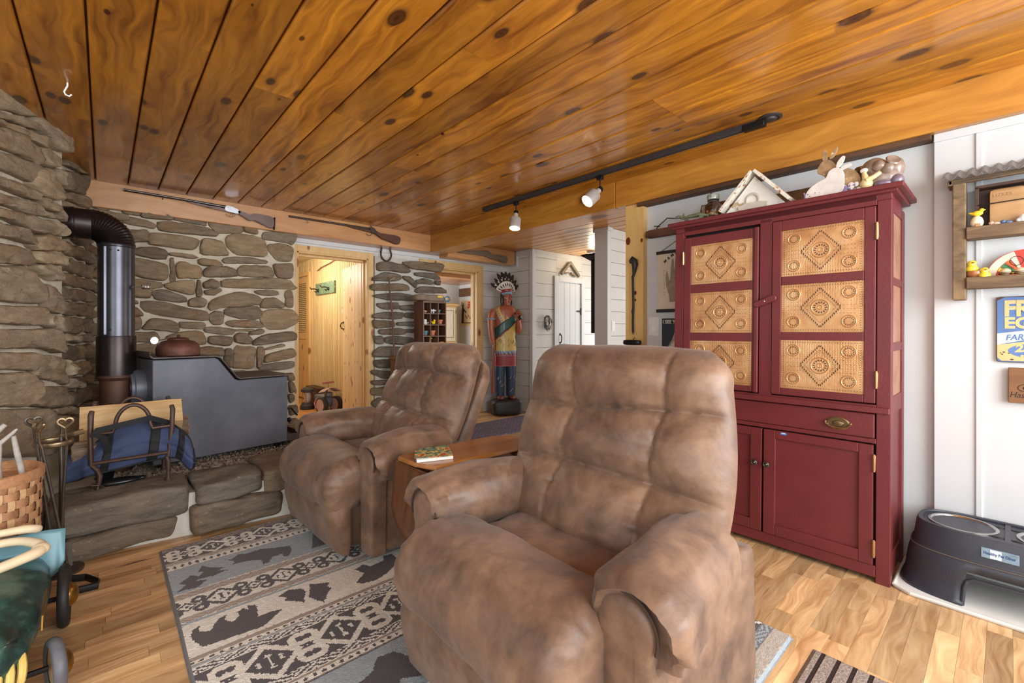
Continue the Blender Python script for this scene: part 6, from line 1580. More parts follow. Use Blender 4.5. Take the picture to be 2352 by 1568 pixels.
# ================================================================ right wall: roofed shelf and what stands on it
wood('barn_wood', (136, 110, 80), (78, 62, 48), 1, rough=.85, gs=16, bump=.5, rv=.1)
wood('barn_wood_post', (150, 124, 90), (72, 58, 46), 1, rough=.85, gs=6, bump=.5, stretch=.9)
plain('galvanised', (142, 138, 134), .45, .6, var=.12, vs=10)
SHF = thing('roofed_shelf', 'rustic wall shelf with a corrugated metal roof on the white panelled wall', 'shelf', (2.94, -.12, 1.285))
b = MB(); b.box(2.89, 2.988, .128, .172, 1.287, 1.83); b.box(2.89, 2.988, -.45, -.41, 1.287, 1.83); b.build('post', 'barn_wood_post', SHF, smooth=0, bevel=.004)
for z in (1.36, 1.585): b = MB(); b.box(2.885, 2.988, -.41, .127, z - .024, z + .02, 0, z % 1); b.box(2.88, 2.89, -.41, .127, z - .026, z + .026, 0, (z * 3) % 1); b.build('shelf_board', 'barn_wood', SHF, smooth=0, bevel=.003)
b = MB(); b.box(2.885, 2.905, -.44, .185, 1.815, 1.838, 0, .4); b.box(2.885, 2.99, .172, .188, 1.812, 1.835, 0, .7); b.build('eave_board', 'barn_wood', SHF, smooth=0, bevel=.003)
b = MB(); b.grid(lambda u, v: (2.84 + .15 * v, .205 - .70 * u, 1.833 + .062 * v + .008 * sin(u * 2 * pi * 17)), 204, 6); b.build('corrugated_roof', 'galvanised', SHF, smooth=60, solid=.0015)
wood('crate_dark', (84, 56, 40), (54, 36, 28), 1, rough=.6); wood('box_birch', (186, 146, 100), (160, 118, 74), 1, rough=.55, rv=.02)
q = thing('display_crate', 'dark open-front wooden crate on the upper roofed shelf', 'crate', (2.94, .0, 1.606))
b = MB(); b.box(2.915, 2.985, .088, .100, 1.606, 1.79); b.box(2.915, 2.985, -.115, -.103, 1.606, 1.79); b.box(2.915, 2.985, -.115, .10, 1.785, 1.797); b.box(2.975, 2.985, -.105, .09, 1.606, 1.79); b.build('frame', 'crate_dark', q, smooth=0, bevel=.001)
b = MB(); b.cyl((2.912, .09, 1.708), (2.912, -.105, 1.712), .0022); b.build('wire_rod', 'iron_black', q)
q = thing('wooden_box', 'pale wooden box with faint lettering inside the dark crate', 'box', (2.945, -.005, 1.606))
b = MB(); b.rbox(2.922, 2.97, -.052, .056, 1.606, 1.772, 14, 8); b.build('box', 'box_birch', q, smooth=50); plain('faint_brown', (150, 112, 76), .6)
text('LIZKES', 'lettering', 'faint_brown', q, (2.9214, .046, 1.738), .018, U, V, .0003, sx=1.1)
plain('chick_yellow', (242, 204, 50), .5, var=.05); plain('egg_cream', (232, 218, 180), .45, var=.04); plain('glaze_yellow', (238, 214, 60), .2, coat=.5, var=.05); plain('beak_red', (190, 60, 34), .4); plain('glaze_brown', (176, 110, 64), .3, var=.3, vs=40, coat=.4)
q = thing('chick_on_egg', 'yellow chick figurine perched on a cream egg house on the upper shelf', 'figurine', (2.905, .094, 1.606))
MB().lathe([(.006, 0), (.016, .004), (.0215, .018), (.0215, .03), (.017, .045), (.009, .053), (0, .056)], (2.905, .094, 1.606), 20).build('egg', 'egg_cream', q, smooth=60)
b = MB(); b.ball((2.905, .092, 1.672), .011, .018, .012); b.ball((2.905, .079, 1.684), .0085); b.tube([(2.905, .105, 1.672), (2.905, .120, 1.677)], [.008, .002], 8); b.tube([(2.905, .072, 1.684), (2.905, .066, 1.684)], [.0025, .0005], 6); b.build('chick', 'chick_yellow', q, smooth=60)
b = MB(); b.box(2.882, 2.89, .082, .098, 1.607, 1.624); b.build('little_door', 'box_birch', q, bevel=.001)
for lab, y, cs in (('small pink shell on the upper shelf beside the wooden box', .035, (214, 170, 150)), ('small blue-striped shell bird on the upper shelf', .0, (84, 108, 142)), ('white shell at the right end of the upper shelf', -.045, (236, 230, 222))):
    m = 'shell_%d' % int(abs(y) * 1000); plain(m, cs, .35, var=.35, vs=90)
    b = MB(); b.ball((2.90, y, 1.614), .012, .016, .010, 12); b.ball((2.896, y + .014, 1.619), .008, .009, .009, 10)
    if y < -.04: b.ball((2.90, y, 1.628), .014, .016, .016, 12)
    tag(b.build('shell', m, smooth=60), lab, 'shell', 'shells on the upper shelf')
def duck(label, y, z, k=1.0, x=2.905):
    q = thing('ceramic_chick', label, 'ceramic chick', (x, y, z), 0, 'yellow ceramic chicks on the lower shelf')
    MB().lathe([(.016 * k, 0), (.021 * k, .006 * k), (.021 * k, .016 * k), (.014 * k, .024 * k), (.0145 * k, .028 * k), (.0155 * k, .036 * k), (.010 * k, .046 * k), (0, .048 * k)], (x, y, z), 20).build('body', 'glaze_yellow', q, smooth=60)
    b = MB(); b.tube([(x - .013 * k, y - .004, z + .037 * k), (x - .021 * k, y - .006, z + .035 * k)], [.006 * k, .002], 8, flat=.5); b.build('beak', 'beak_red', q)
b = MB(); b.lathe([(.012, 0), (.024, .006), (.030, .02), (.028, .032), (.022, .034), (.022, .024), (0, .012)], (2.915, .10, 1.381), 22); b.tube([(2.915, .075, 1.405), (2.915, .06, 1.42)], [.010, .003], 8)
tag(b.build('hen_dish', 'glaze_brown', smooth=60), 'brown glazed bird-shaped dish at the left of the lower shelf', 'dish')
duck('yellow ceramic chick sitting up in the brown bird dish', .11, 1.413, 1.05, 2.915); duck('yellow ceramic chick at the shelf front beside the egg scale', .070, 1.381, .95, 2.897)
plain('hen_red', (140, 40, 40), .4); tag(MB().ball((2.935, .07, 1.408), .016, .014, .022, 12).build('red_comb_bird', 'hen_red', smooth=60), 'small dark red bird behind the front yellow chick', 'figurine')
SC = thing('egg_scale', 'red fan-shaped egg scale on the lower shelf', 'egg scale', (2.945, -.02, 1.381))
plain('scale_red', (196, 62, 48), .5, var=.1); plain('scale_cream', (226, 214, 188), .5); plain('scale_orange', (226, 104, 44), .5); plain('scale_green', (60, 132, 76), .5); plain('scale_yellow', (232, 206, 60), .5)
cyc, czc = -.05, 1.381
def fan(nm, r0, r1, a0, a1, m, x, th=.002, par=SC):
    n = 14; P = [(-(cyc + r1 * cos(radians(a0 + (a1 - a0) * i / n))), czc + r1 * sin(radians(a0 + (a1 - a0) * i / n))) for i in range(n + 1)] + [(-(cyc + r0 * cos(radians(a1 - (a1 - a0) * i / n))), czc + r0 * sin(radians(a1 - (a1 - a0) * i / n))) for i in range(n + 1)]
    return MB().prism(P, (x, 0, 0), U, V, th).build(nm, m, par, smooth=0)
fan('dial', .02, .118, 0, 178, 'scale_red', 2.95); fan('scale_band', .088, .115, 0, 62, 'scale_cream', 2.9478, .0006); fan('pointer_slot', .02, .115, 62, 74, 'scale_cream', 2.9478, .0006)
for a0, m, s_ in ((48, 'scale_orange', 'EXTRA'), (34, 'scale_green', 'LARGE'), (20, 'scale_yellow', 'MEDIUM')):
    fan('size_band', .035, .086, a0, a0 + 12, m, 2.9478, .0006); a = radians(a0 + 8)
    text(s_, 'lettering', 'poster_ink', SC, (2.9468, cyc + .083 * cos(a), czc + .083 * sin(a)), .011, (0, -cos(a), -sin(a)), (0, -sin(a), cos(a)), .0002)
b = MB(); b.tube([(2.94, -.055 + .02 * cos(a) + .03, 1.45 + .02 * sin(a)) for a in [2 * pi * i / 20 for i in range(21)]], .0012, 5); b.box(2.91, 2.955, -.10, .05, 1.381, 1.387); b.build('frame', 'iron_black', SC)
for lab, y in (('brown egg in a wire holder in front of the scale, left one', .008), ('brown egg in a wire holder at the picture edge of the lower shelf', -.036)):
    q = thing('wire_egg', lab, 'egg', (2.905, y, 1.387), 0, 'eggs on the egg scale')
    MB().ball((2.905, y, 1.402), .016, .018, .015, 16).build('egg', plain('egg_brown', (222, 186, 146), .5, var=.04), q, smooth=60)
    b = MB()
    for z in (1.393, 1.399): b.tube([(2.905 + .0185 * cos(a), y + .0205 * sin(a), z) for a in [2 * pi * i / 24 for i in range(25)]], .0013, 5)
    b.build('wire', 'iron_black', q)
# egg sign and wooden sign
SG = thing('egg_sign', 'blue and tan tin sign advertising fresh farm eggs on the panelled wall', 'sign', (2.985, -.13, 1.0))
plain('sign_blue', (84, 116, 168), .45, var=.12, vs=7); plain('sign_tan', (220, 184, 126), .5, var=.06); plain('sign_white', (224, 226, 222), .5, var=.04); plain('sign_rust', (84, 58, 44), .7)
def rrect(y0, y1, z0, z1, r):
    P = []
    for (cy_, cz_, a0) in ((-y1 + r, z0 + r, 180), (-y0 - r, z0 + r, 270), (-y0 - r, z1 - r, 0), (-y1 + r, z1 - r, 90)):
        P += [(cy_ + r * cos(radians(a0 + 90 * i / 5)), cz_ + r * sin(radians(a0 + 90 * i / 5))) for i in range(6)]
    return P
MB().prism(rrect(-.33, .036, 1.005, 1.298, .014), (2.991, 0, 0), U, V, .004).build('rust_edge', 'sign_rust', SG, smooth=0)
MB().prism(rrect(-.325, .033, 1.008, 1.295, .012), (2.9868, 0, 0), U, V, .0008).build('tin_face', 'sign_blue', SG, smooth=0)
MB().prism([(-.033, 1.083), (.0, 1.088), (.06, 1.10), (.30, 1.11), (.325, 1.11), (.325, 1.03), (.31, 1.012), (-.02, 1.012), (-.033, 1.025)], (2.9859, 0, 0), U, V, .0005).build('tan_field', 'sign_tan', SG, smooth=0)
MB().prism([(-.033, 1.083), (.0, 1.092), (.06, 1.108), (.325, 1.12), (.325, 1.16), (.06, 1.148), (.0, 1.138), (-.033, 1.133)], (2.9853, 0, 0), U, V, .0005).build('white_band', 'sign_white', SG, smooth=0)
MB().prism([(.125 + .125 * cos(a), 1.057 + .038 * sin(a)) for a in [2 * pi * i / 40 for i in range(40)]], (2.9853, 0, 0), U, V, .0005).build('blue_oval', 'sign_blue', SG, smooth=0)
MB().prism([(-.035, 1.295), (-.035, 1.28), (-.005, 1.297)], (2.9853, 0, 0), U, V, .0005).build('worn_corner', 'sign_rust', SG, smooth=0)
for tx, y, z, s_, m, sx, w, bo in (('FRESH', .013, 1.213, .094, 'sign_tan', .80, V, .004), ('EGGS', .012, 1.158, .066, 'sign_tan', .98, V, .003), ('FARM FRESH', .008, 1.103, .036, 'sign_blue', .86, V, .001), ('25¢', -.02, 1.052, .046, 'sign_tan', 1.0, V, .002), ('a doz', -.036, 1.028, .024, 'sign_tan', 1.0, V, .001)):
    text(tx, 'lettering', m, SG, (2.9848, y, z), s_, (0, -1, .06 if tx in ('FARM FRESH', '25¢', 'a doz') else 0), (0, -.16, 1) if tx[0] in 'F2a' and tx != 'FRESH' else w, .0003, sx, bold=bo)
b = MB()
for (y, z, r_) in ((.012, 1.05, .003), (.017, 1.04, .0025), (.022, 1.046, .002), (-.003, 1.045, .0022), (-.012, 1.018, .004)): b.prism([(-y + r_ * cos(a) * 1.4, z + r_ * sin(a)) for a in [2 * pi * i / 10 for i in range(10)]], (2.9848, 0, 0), U, V, .0003)
b.build('rust_spots', 'sign_rust', SG, smooth=0)
SG = thing('wooden_sign', 'small brown wooden sign with burnt script below the egg sign', 'sign', (2.985, -.1, .828))
b = MB(); b.box(2.972, 2.991, -.20, -.001, .828, .982); b.build('board', 'walnut_dull' if False else wood('sign_board', (140, 96, 58), (112, 74, 44), 1, rough=.6, rv=.02), SG, bevel=.002)
text('Hasm', 'lettering', 'poster_ink', SG, (2.9716, -.004, .852), .036, U, (0, -.2, 1), .0003, .8)
b = MB(); b.tube([(2.9716, -.055 + .026 * cos(a), .895 + .016 * sin(a)) for a in [2 * pi * i / 30 for i in range(31)]], .0014, 5); b.ball((2.972, -.055, .895), .001, .012, .010); b.build('emblem', 'poster_ink', SG)
# ================================================================ carved and painted shop figure on a block
SX, SY = 4.045, 4.60
ROT = radians(-27)
def pnt(name, c, **k): return plain(name, c, .45, var=.10, vs=9, coat=.15, **k)
pnt('paint_skin', (168, 92, 64)); pnt('paint_yellow', (206, 174, 96)); pnt('paint_green', (30, 74, 66)); pnt('paint_red', (142, 44, 48)); pnt('paint_navy', (38, 58, 82)); pnt('paint_hair', (34, 32, 34)); pnt('paint_white', (222, 216, 204)); pnt('paint_sky', (120, 156, 176)); pnt('paint_orange', (190, 76, 50)); pnt('paint_clay', (128, 64, 48))
plain('block_black', (36, 33, 30), .5, var=.25, vs=10, wear=(150, 126, 84), wear_t=.72)
ST = thing('carved_statue', 'painted wooden figure in a feather headdress standing on a black block in the alcove', 'statue', (SX, SY, 0), ROT)
K = [(.66, .152, .115), (.80, .150, .118), (.95, .142, .112), (1.10, .136, .105), (1.22, .135, .10), (1.34, .148, .105), (1.42, .150, .098), (1.46, .120, .082), (1.485, .066, .064), (1.50, .052, .055)]
def tor(z):
    for a, b_ in zip(K, K[1:]):
        if a[0] <= z <= b_[0]:
            f = (z - a[0]) / (b_[0] - a[0]); return a[1] + (b_[1] - a[1]) * f, a[2] + (b_[2] - a[2]) * f
    return K[-1][1:] if z > 1 else K[0][1:]
def tp_(a, z, off=0.0):
    w, d = tor(z); e = .8
    sa, ca = sin(a), cos(a)
    x = (w + off) * (abs(sa) ** e) * (1 if sa >= 0 else -1); y = -(d + off) * (abs(ca) ** e) * (1 if ca >= 0 else -1)
    return (x, y, z)
def band(b, zl, zh, a0, a1, off, m=0, n=40, nv=3):
    b.grid(lambda u, v: tp_(a0 + (a1 - a0) * u, (zl(a0 + (a1 - a0) * u) + (zh(a0 + (a1 - a0) * u) - zl(a0 + (a1 - a0) * u)) * v), off), n, nv, m)
L = dict(local=True)
b = MB(); b.loft([[tp_(2 * pi * i / 40, z) for i in range(40)] for z in [.66 + .84 * k / 40 for k in range(41)]])
# neck and head, one body
HC = Vector((.005, -.015, 1.585)); hr = Matrix.Rotation(radians(22), 3, 'Z')
def hp(x, y, z): q = hr @ Vector((x, y, z)); return (HC.x + q.x, HC.y + q.y, HC.z + q.z)
b.tube([(0, -.005, 1.46), (.0, -.012, 1.55)], [.056, .054], 16)
rings = []
for (z, w, d, yo) in ((-.108, .024, .022, -.055), (-.095, .040, .045, -.030), (-.06, .054, .070, -.010), (-.02, .060, .082, 0), (.02, .062, .086, .002), (.06, .062, .086, .004), (.10, .052, .070, .006), (.125, .02, .03, .006)):
    rings.append([hp(w * cos(a), yo + d * sin(a), z) for a in [2 * pi * i / 24 for i in range(24)]])
b.loft(rings)
b.tube([hp(0, -.082, .028), hp(0, -.096, .005), hp(0, -.108, -.018), hp(0, -.088, -.028)], [.008, .012, .016, .010], 10)       # nose
for s in (-1, 1):
    b.tube([hp(s * .048, -.066, .022), hp(s * .03, -.084, .034), hp(s * .008, -.086, .030)], .008, 8)    # brow
    b.ball(hp(s * .030, -.070, .008), .012, .010, .008, 10)                                              # eye mound
    b.ball(hp(s * .040, -.058, -.028), .016, .018, .016, 10)                                             # cheek
    b.ball(hp(s * .062, .005, -.005), .008, .018, .026, 10)                                              # ear
b.tube([hp(-.022, -.078, -.056), hp(0, -.088, -.052), hp(.022, -.078, -.056)], .006, 8); b.tube([hp(-.018, -.077, -.066), hp(0, -.085, -.066), hp(.018, -.077, -.066)], .006, 8)
# arms: photo-left hangs down, photo-right bends up across the hip
def hand(c, dirv, side, curl):
    c = Vector(c); d = Vector(dirv).normalized(); s_ = Vector(side).normalized(); n_ = d.cross(s_)
    b.tube([c, c + d * .035, c + d * .07], [.022, .030, .028], 10, flat=.6, upv=n_)
    for k in range(4):
        o = c + d * .065 + s_ * (.02 - .0135 * k); L_ = (.050, .058, .054, .042)[k]
        b.tube([o, o + d * L_ * .45 + n_ * curl * .3, o + d * L_ * .8 + n_ * curl], [.0085, .008, .0065], 8)
    o = c + d * .02 + s_ * .028; b.tube([o, o + (d * .7 + s_ * .7) * .03, o + d * .05 + s_ * .028 + n_ * curl * .5], [.010, .009, .007], 8)
b.tube([(-.150, .0, 1.405), (-.182, -.005, 1.37), (-.196, -.01, 1.28), (-.196, -.012, 1.17), (-.186, -.02, 1.06), (-.172, -.03, .96)], [.050, .056, .050, .044, .042, .028], 14)
hand((-.171, -.032, .955), (.06, -.05, -1), (0, -1, 0), .012)
b.tube([(.148, .0, 1.40), (.178, -.005, 1.365), (.192, -.01, 1.27), (.190, -.02, 1.17), (.180, -.05, 1.13), (.165, -.10, 1.20), (.150, -.125, 1.28)], [.048, .053, .048, .042, .040, .036, .026], 14)
hand((.148, -.127, 1.285), (-.15, -.3, 1), (-1, 0, .1), .018)
# legs and feet
for s in (-1, 1):
    b.tube([(s * .072, 0, .72), (s * .078, -.005, .52), (s * .076, .0, .42), (s * .074, .005, .25)], [.066, .062, .058, .05], 14)
b.build('carved_body', 'paint_skin', ST, smooth=60, **L)
b = MB()
for s in (-1, 1): b.tube([(s * .072, 0, .74), (s * .078, -.005, .58), (s * .078, -.004, .45), (s * .076, .004, .255)], [.074, .070, .065, .060], 16)
b.build('trousers', 'paint_navy', ST, smooth=60, **L)
b = MB(); rr = random.Random(6)
for k in range(16):
    s = rr.choice((-1, 1)); a = rr.uniform(-1, 1); z = rr.uniform(.3, .62); r_ = .071
    p0 = (s * .077 + r_ * sin(a), -r_ * cos(a), z); p1 = (s * .077 + r_ * sin(a + .3), -r_ * cos(a + .3), z + .035)
    b.tube([p0, p1], .0018, 5)
b.build('fringe_pattern', 'paint_white', ST, **L)
for s in (-1, 1):
    b = MB(); b.ball((s * .08, -.055, .237), .042, .085, .03, 14); b.ball((s * .078, .0, .25), .045, .05, .04, 12); b.build('moccasin', 'paint_clay', ST, smooth=60, **L)
full = (-pi, pi)
b = MB(); band(b, lambda a: .672, lambda a: .80, *full, .006, 0, 60); b.build('red_hem', 'paint_red', ST, smooth=60, **L)
b = MB(); band(b, lambda a: .80, lambda a: .868, *full, .009, 0, 60, 2); b.build('hem_band', 'paint_sky', ST, smooth=60, **L)
b = MB(); nT = 22
for k in range(nT):
    a0 = -pi + 2 * pi * k / nT; a1 = a0 + 2 * pi / nT
    b.add([tp_(a0, .805, .0115), tp_(a1, .805, .0115), tp_(a0 + .0, .863, .0115)], [(0, 1, 2)])
b.build('hem_triangles', 'paint_red', ST, smooth=0, **L)
b = MB(); band(b, lambda a: .866, lambda a: 1.40 if abs(a) > 2.2 else max(1.05, 1.13 + .27 * sin(a * .6)), *full, .008, 0, 60, 8)
band(b, lambda a: 1.16 + .0 * a, lambda a: 1.30 - .20 * (a - .15), -.05, .75, .009, 0, 16, 6)
for k in range(26):
    a = rr.uniform(-1.3, 1.3); z = rr.uniform(.90, 1.08); b.tube([tp_(a, z, .010), tp_(a + .05, z + .02, .011), tp_(a + .03, z + .045, .010)], .0022, 5, 1)
b.build('tunic', ['paint_yellow', 'paint_hair'], ST, smooth=60, **L)
b = MB(); zl = lambda a: 1.06 + .20 * (sin(a) + 1) / 2 ** .0 * .75 - .03; zh = lambda a: 1.19 + .20 * (sin(a) + 1) * .62
band(b, lambda a: 1.01 + .14 * (1 + sin(a)), lambda a: 1.165 + .125 * (1 + sin(a)), -2.2, 1.75, .016, 0, 50, 6); b.build('sash', 'paint_green', ST, smooth=60, solid=.006, **L)
b = MB(); b.tube([tp_(-2.2 + 3.95 * i / 40, 1.01 + .14 * (1 + sin(-2.2 + 3.95 * i / 40)), .018) for i in range(41)], .005, 6); b.build('sash_edge', 'paint_red', ST, **L)
def strapz(u): return (-.95 + 1.0 * u, 1.445 - .27 * u)
b = MB(); b.grid(lambda u, v: tp_(strapz(u)[0] + (v - .5) * .42, strapz(u)[1] + (v - .5) * .05, .012), 20, 5); b.build('shoulder_strap', 'paint_yellow', ST, smooth=60, solid=.004, **L)
b = MB()
for k in range(9):
    for (dv, m_) in ((-.10, 0), (.02, 1)):
        a, z = strapz((k + .5) / 9); q = [tp_(a - .16 + dv + .16 * i_ , z - .004 + dz, .0165) for i_, dz in ((0, -.013), (1, -.004), (0 if m_ == 0 else 1, .013))]
        b.add(q, [(0, 1, 2)], m_)
b.build('strap_triangles', ['paint_sky', 'paint_red'], ST, smooth=0, **L)
b = MB(); b.tube([(-.196 + .052 * cos(a), -.01 + .052 * sin(a), 1.295) for a in [2 * pi * i / 20 for i in range(21)]], .012, 8, upv=(0, 0, 1)); b.build('armband', 'paint_sky', ST, smooth=60, **L)
b = MB(); b.tube([(-.172, -.06, .90), (-.185, -.06, .60), (-.18, -.05, .30)], [.014, .02, .028], 10); b.build('club', 'paint_clay', ST, smooth=60, **L)
b = MB(); b.cyl((.15, -.17, 1.33), (.175, -.155, 1.30), .028, .024, 14); b.build('pouch', 'paint_hair', ST, smooth=50, **L)
# hair and headdress
b = MB()
for s in (-1, 1): b.tube([hp(s * .045, .01, .07), hp(s * .066, .0, .0), hp(s * .070, -.005, -.07), hp(s * .062, .0, -.14)], [.032, .032, .030, .022], 12)
b.ball(hp(0, .03, -.01), .066, .065, .115, 14); b.build('hair', 'paint_hair', ST, smooth=60, **L)
b = MB()
for s in (-1, 1): b.tube([hp(s * .058, -.052, -.006), hp(s * .036, -.075, -.016)], .005, 6, flat=.6)
b.build('face_paint', 'paint_white', ST, **L)
b = MB(); b.grid(lambda u, v: hp((.070 + .008 * v) * sin(-1.7 + 3.4 * u), -(.092 + .010 * v) * cos(-1.7 + 3.4 * u), .045 + .035 * v - .022 * abs(2 * u - 1)), 24, 3); b.build('brow_band', 'paint_sky', ST, smooth=60, solid=.006, **L)
b = MB(); b.grid(lambda u, v: hp((.080 + .010 * v) * sin(-1.8 + 3.6 * u), -(.100 + .0 * v) * cos(-1.8 + 3.6 * u), .078 + .038 * v - .022 * abs(2 * u - 1)), 24, 3); b.build('crown_band', 'paint_red', ST, smooth=60, solid=.006, **L)
for row, (n, r0, len_, yo, z0) in enumerate(((9, .085, .145, .0, .09), (8, .08, .195, .02, .10), (5, .06, .235, .03, .11))):
    for k in range(n):
        a = -1.25 + 2.5 * (k + .5) / n if n > 5 else -.62 + 1.24 * (k + .5) / n
        fb, ft, fm = MB(), MB(), MB()
        dx, dz = sin(a), cos(a); tip = r0 + len_; w = (.024, .030, .034)[row]
        def fp(t_, s_, dep): rr_ = r0 * .55 + (tip - r0 * .55) * t_; return hp(dx * rr_ * .98 + dz * s_ * w, yo - .055 + .06 * (1 - dz) + dep + .03 * t_, z0 - .04 + dz * rr_ * .98 - dx * s_ * w)
        prof_ = [(0, .45), (.35, .8), (.50, 1), (.70, .98), (.84, .72), (.92, .45), (1.0, .03)]
        cut = [p for p in prof_ if p[0] <= .70]; tipp = [p for p in prof_ if p[0] > .69]
        for mb_, pp in ((fb, cut), (ft, tipp)):
            mb_.loft([[fp(t_, -s_, -.004), fp(t_, s_, -.004), fp(t_, s_, .004), fp(t_, -s_, .004)] for t_, s_ in pp])
        fm.loft([[fp(t_, -s_ * .45, -.0055), fp(t_, s_ * .45, -.0055), fp(t_, s_ * .45, -.003), fp(t_, -s_ * .45, -.003)] for t_, s_ in ((.3, .2), (.45, .9), (.58, .1))])
        fo = fb.build('feather', 'paint_white', ST, smooth=0, **L); WM[fo.name] = WM[ST.name]
        ft.build('feather_tip', 'paint_hair', fo, smooth=0, **L); fm.build('feather_mark', 'paint_hair', fo, smooth=0, **L)
b = MB(); b.rbox(-.20, .205, -.165, .14, 0, .212, 6, 9, 0, nz=.012, ns=6); b.build('block', 'block_black', ST, smooth=50, **L)
# ================================================================ on top of the cupboard
CT = 1.8085
t = NT('clear_glass'); bs = t.bsdf((.93, .96, .95), .04, trans=1.0); bs.inputs['IOR'].default_value = 1.35
q = thing('glass_jar', 'clear glass jar with a wired lid and coins in it on the cupboard top', 'jar', (2.70, 1.185, CT))
o = (2.70, 1.185, CT)
MB().lathe([(.03, 0), (.045, .004), (.05, .02), (.052, .06), (.046, .085), (.030, .100), (.028, .115), (.030, .118)], o, 28).build('jar', 'clear_glass', q, smooth=60)
MB().lathe([(.024, .116), (.033, .118), (.035, .124), (.035, .142), (.031, .148), (.012, .150), (0, .15)], o, 28).build('lid', plain('lid_glass', (150, 160, 146), .2, coat=.4), q, smooth=50)
b = MB(); b.tube([(2.70 - .0, 1.185 - .034, CT + .10), (2.665, 1.185, CT + .13), (2.665, 1.185, CT + .152), (2.735, 1.185, CT + .152)], .002, 6); b.tube([(2.70 + .031 * cos(a), 1.185 + .031 * sin(a), CT + .112) for a in [2 * pi * i / 24 for i in range(25)]], .002, 6); b.build('wire_clasp', 'iron_black', q)
b = MB(); rr = random.Random(14)
plain('coins', (196, 164, 96), .35, .8, var=.3, vs=60)
for k in range(46):
    a = rr.uniform(0, 2 * pi); r_ = rr.uniform(0, .038); z = CT + .008 + rr.uniform(0, .042); ax = Vector((rr.uniform(-1, 1), rr.uniform(-1, 1), rr.uniform(-.4, 1))).normalized()
    c = Vector((2.70 + r_ * cos(a), 1.185 + r_ * sin(a), z)); b.cyl(c, c + ax * .0018, .009, n=10)
cc = b.build('coins', 'coins', q, smooth=0); cc['kind'] = 'stuff'
wood('red_board', (112, 66, 46), (70, 38, 28), 1, rough=.5)
def lean(name, label, cat, m, y0, y1, z0, z1, xb, xt, th, tilt=0):
    b = MB(); P = [(y0, z0), (y1, z0), (y1 - tilt, z1), (y0 + tilt, z1)]
    f = lambda y, z, d: (xb + (xt - xb) * (z - z0) / (z1 - z0) - d, y, z)
    b.loft([[f(y, z, 0) for y, z in P], [f(y, z, th) for y, z in P]]); return tag(b.build(name, m, smooth=0, bevel=.002), label, cat)
lean('leaning_board', 'reddish-brown board leaning on the wall behind the glass jar', 'board', 'red_board', 1.12, 1.385, CT, 1.985, 2.93, 2.99, .018)
wood('drift_board', (142, 124, 104), (108, 92, 76), 2, rough=.85, rv=.02)
b = MB(); P = [(1.155, CT), (1.105, CT), (.99, 1.965), (1.06, 1.975)]; b.loft([[(2.78 + (z - CT) * .3, y, z) for y, z in P], [(2.795 + (z - CT) * .3, y, z) for y, z in P]]); tag(b.build('slanted_slat', 'drift_board', smooth=0, bevel=.002), 'grey weathered slat leaning between the jar and the triangular louver', 'slat')
t = NT('brass_plate'); co = t.coord(); t.bsdf(t.ramp(t.noise(co, 9, 6, .65), [(.35, srgb(104, 84, 62)), (.55, srgb(134, 110, 80)), (.72, srgb(196, 170, 120))]), .4, .6)
lean('metal_plate', 'long tarnished brassy metal sheet leaning behind the triangular louver and rabbits', 'metal sheet', 'brass_plate', .60, .965, CT, 1.965, 2.955, 2.995, .004)
# triangular gable louver
plain('chippy_white', (226, 220, 204), .7, var=.06, vs=20, wear=(160, 96, 48), wear_t=.56, bump=.3)
plain('flaking_white', (230, 228, 220), .75, var=.05, vs=8, wear=(178, 156, 120), wear_t=.55, bump=.3)
GB = thing('gable_frame', 'small triangular gable frame with rusty white edging in the middle of the cupboard top', 'gable', (2.68, .95, CT))
ap, bl, br = (.944, 2.02), (1.125, CT), (.765, CT)
def seg(p, q_, w, d0, d1, nm, m):
    b = MB(); P, Q = Vector((0, p[0], p[1])), Vector((0, q_[0], q_[1])); d_ = (Q - P).normalized(); n_ = Vector((0, -d_.z, d_.y)) * w
    b.loft([[P + Vector((x, 0, 0)) + k for x, k in ((d0, Vector()), (d1, Vector()), (d1, n_), (d0, n_))], [Q + Vector((x, 0, 0)) + k for x, k in ((d0, Vector()), (d1, Vector()), (d1, n_), (d0, n_))]])
    return b.build(nm, m, GB, smooth=0, bevel=.002)
seg((1.118, CT + .02), ap, -.016, 2.635, 2.75, 'roof_edge', 'chippy_white'); seg(ap, (.772, CT + .02), -.016, 2.635, 2.75, 'roof_edge', 'chippy_white')
b = MB(); b.prism([(-1.11, CT + .002), (-.78, CT + .002), (-.944, 2.0)], (2.685, 0, 0), U, V, .012); b.build('gable_panel', 'flaking_white', GB, smooth=0)
b = MB(); b.tube([(2.672, .955 + .032 * cos(a), CT + .062 + .034 * sin(a)) for a in [2 * pi * i / 28 for i in range(29)]], .009, 8, flat=.7); b.loft([[(2.671, y, z) for y, z in ((1.03, CT + .012), (.875, CT + .012), (.872, CT + .04), (.92, CT + .05), (.99, CT + .05), (1.035, CT + .035))], [(2.66, y, z) for y, z in ((1.025, CT + .014), (.88, CT + .014), (.877, CT + .038), (.92, CT + .048), (.99, CT + .048), (1.03, CT + .033))]]); b.build('carved_ornament', plain('ornament_grey', (200, 192, 176), .7, var=.1), GB, smooth=50)
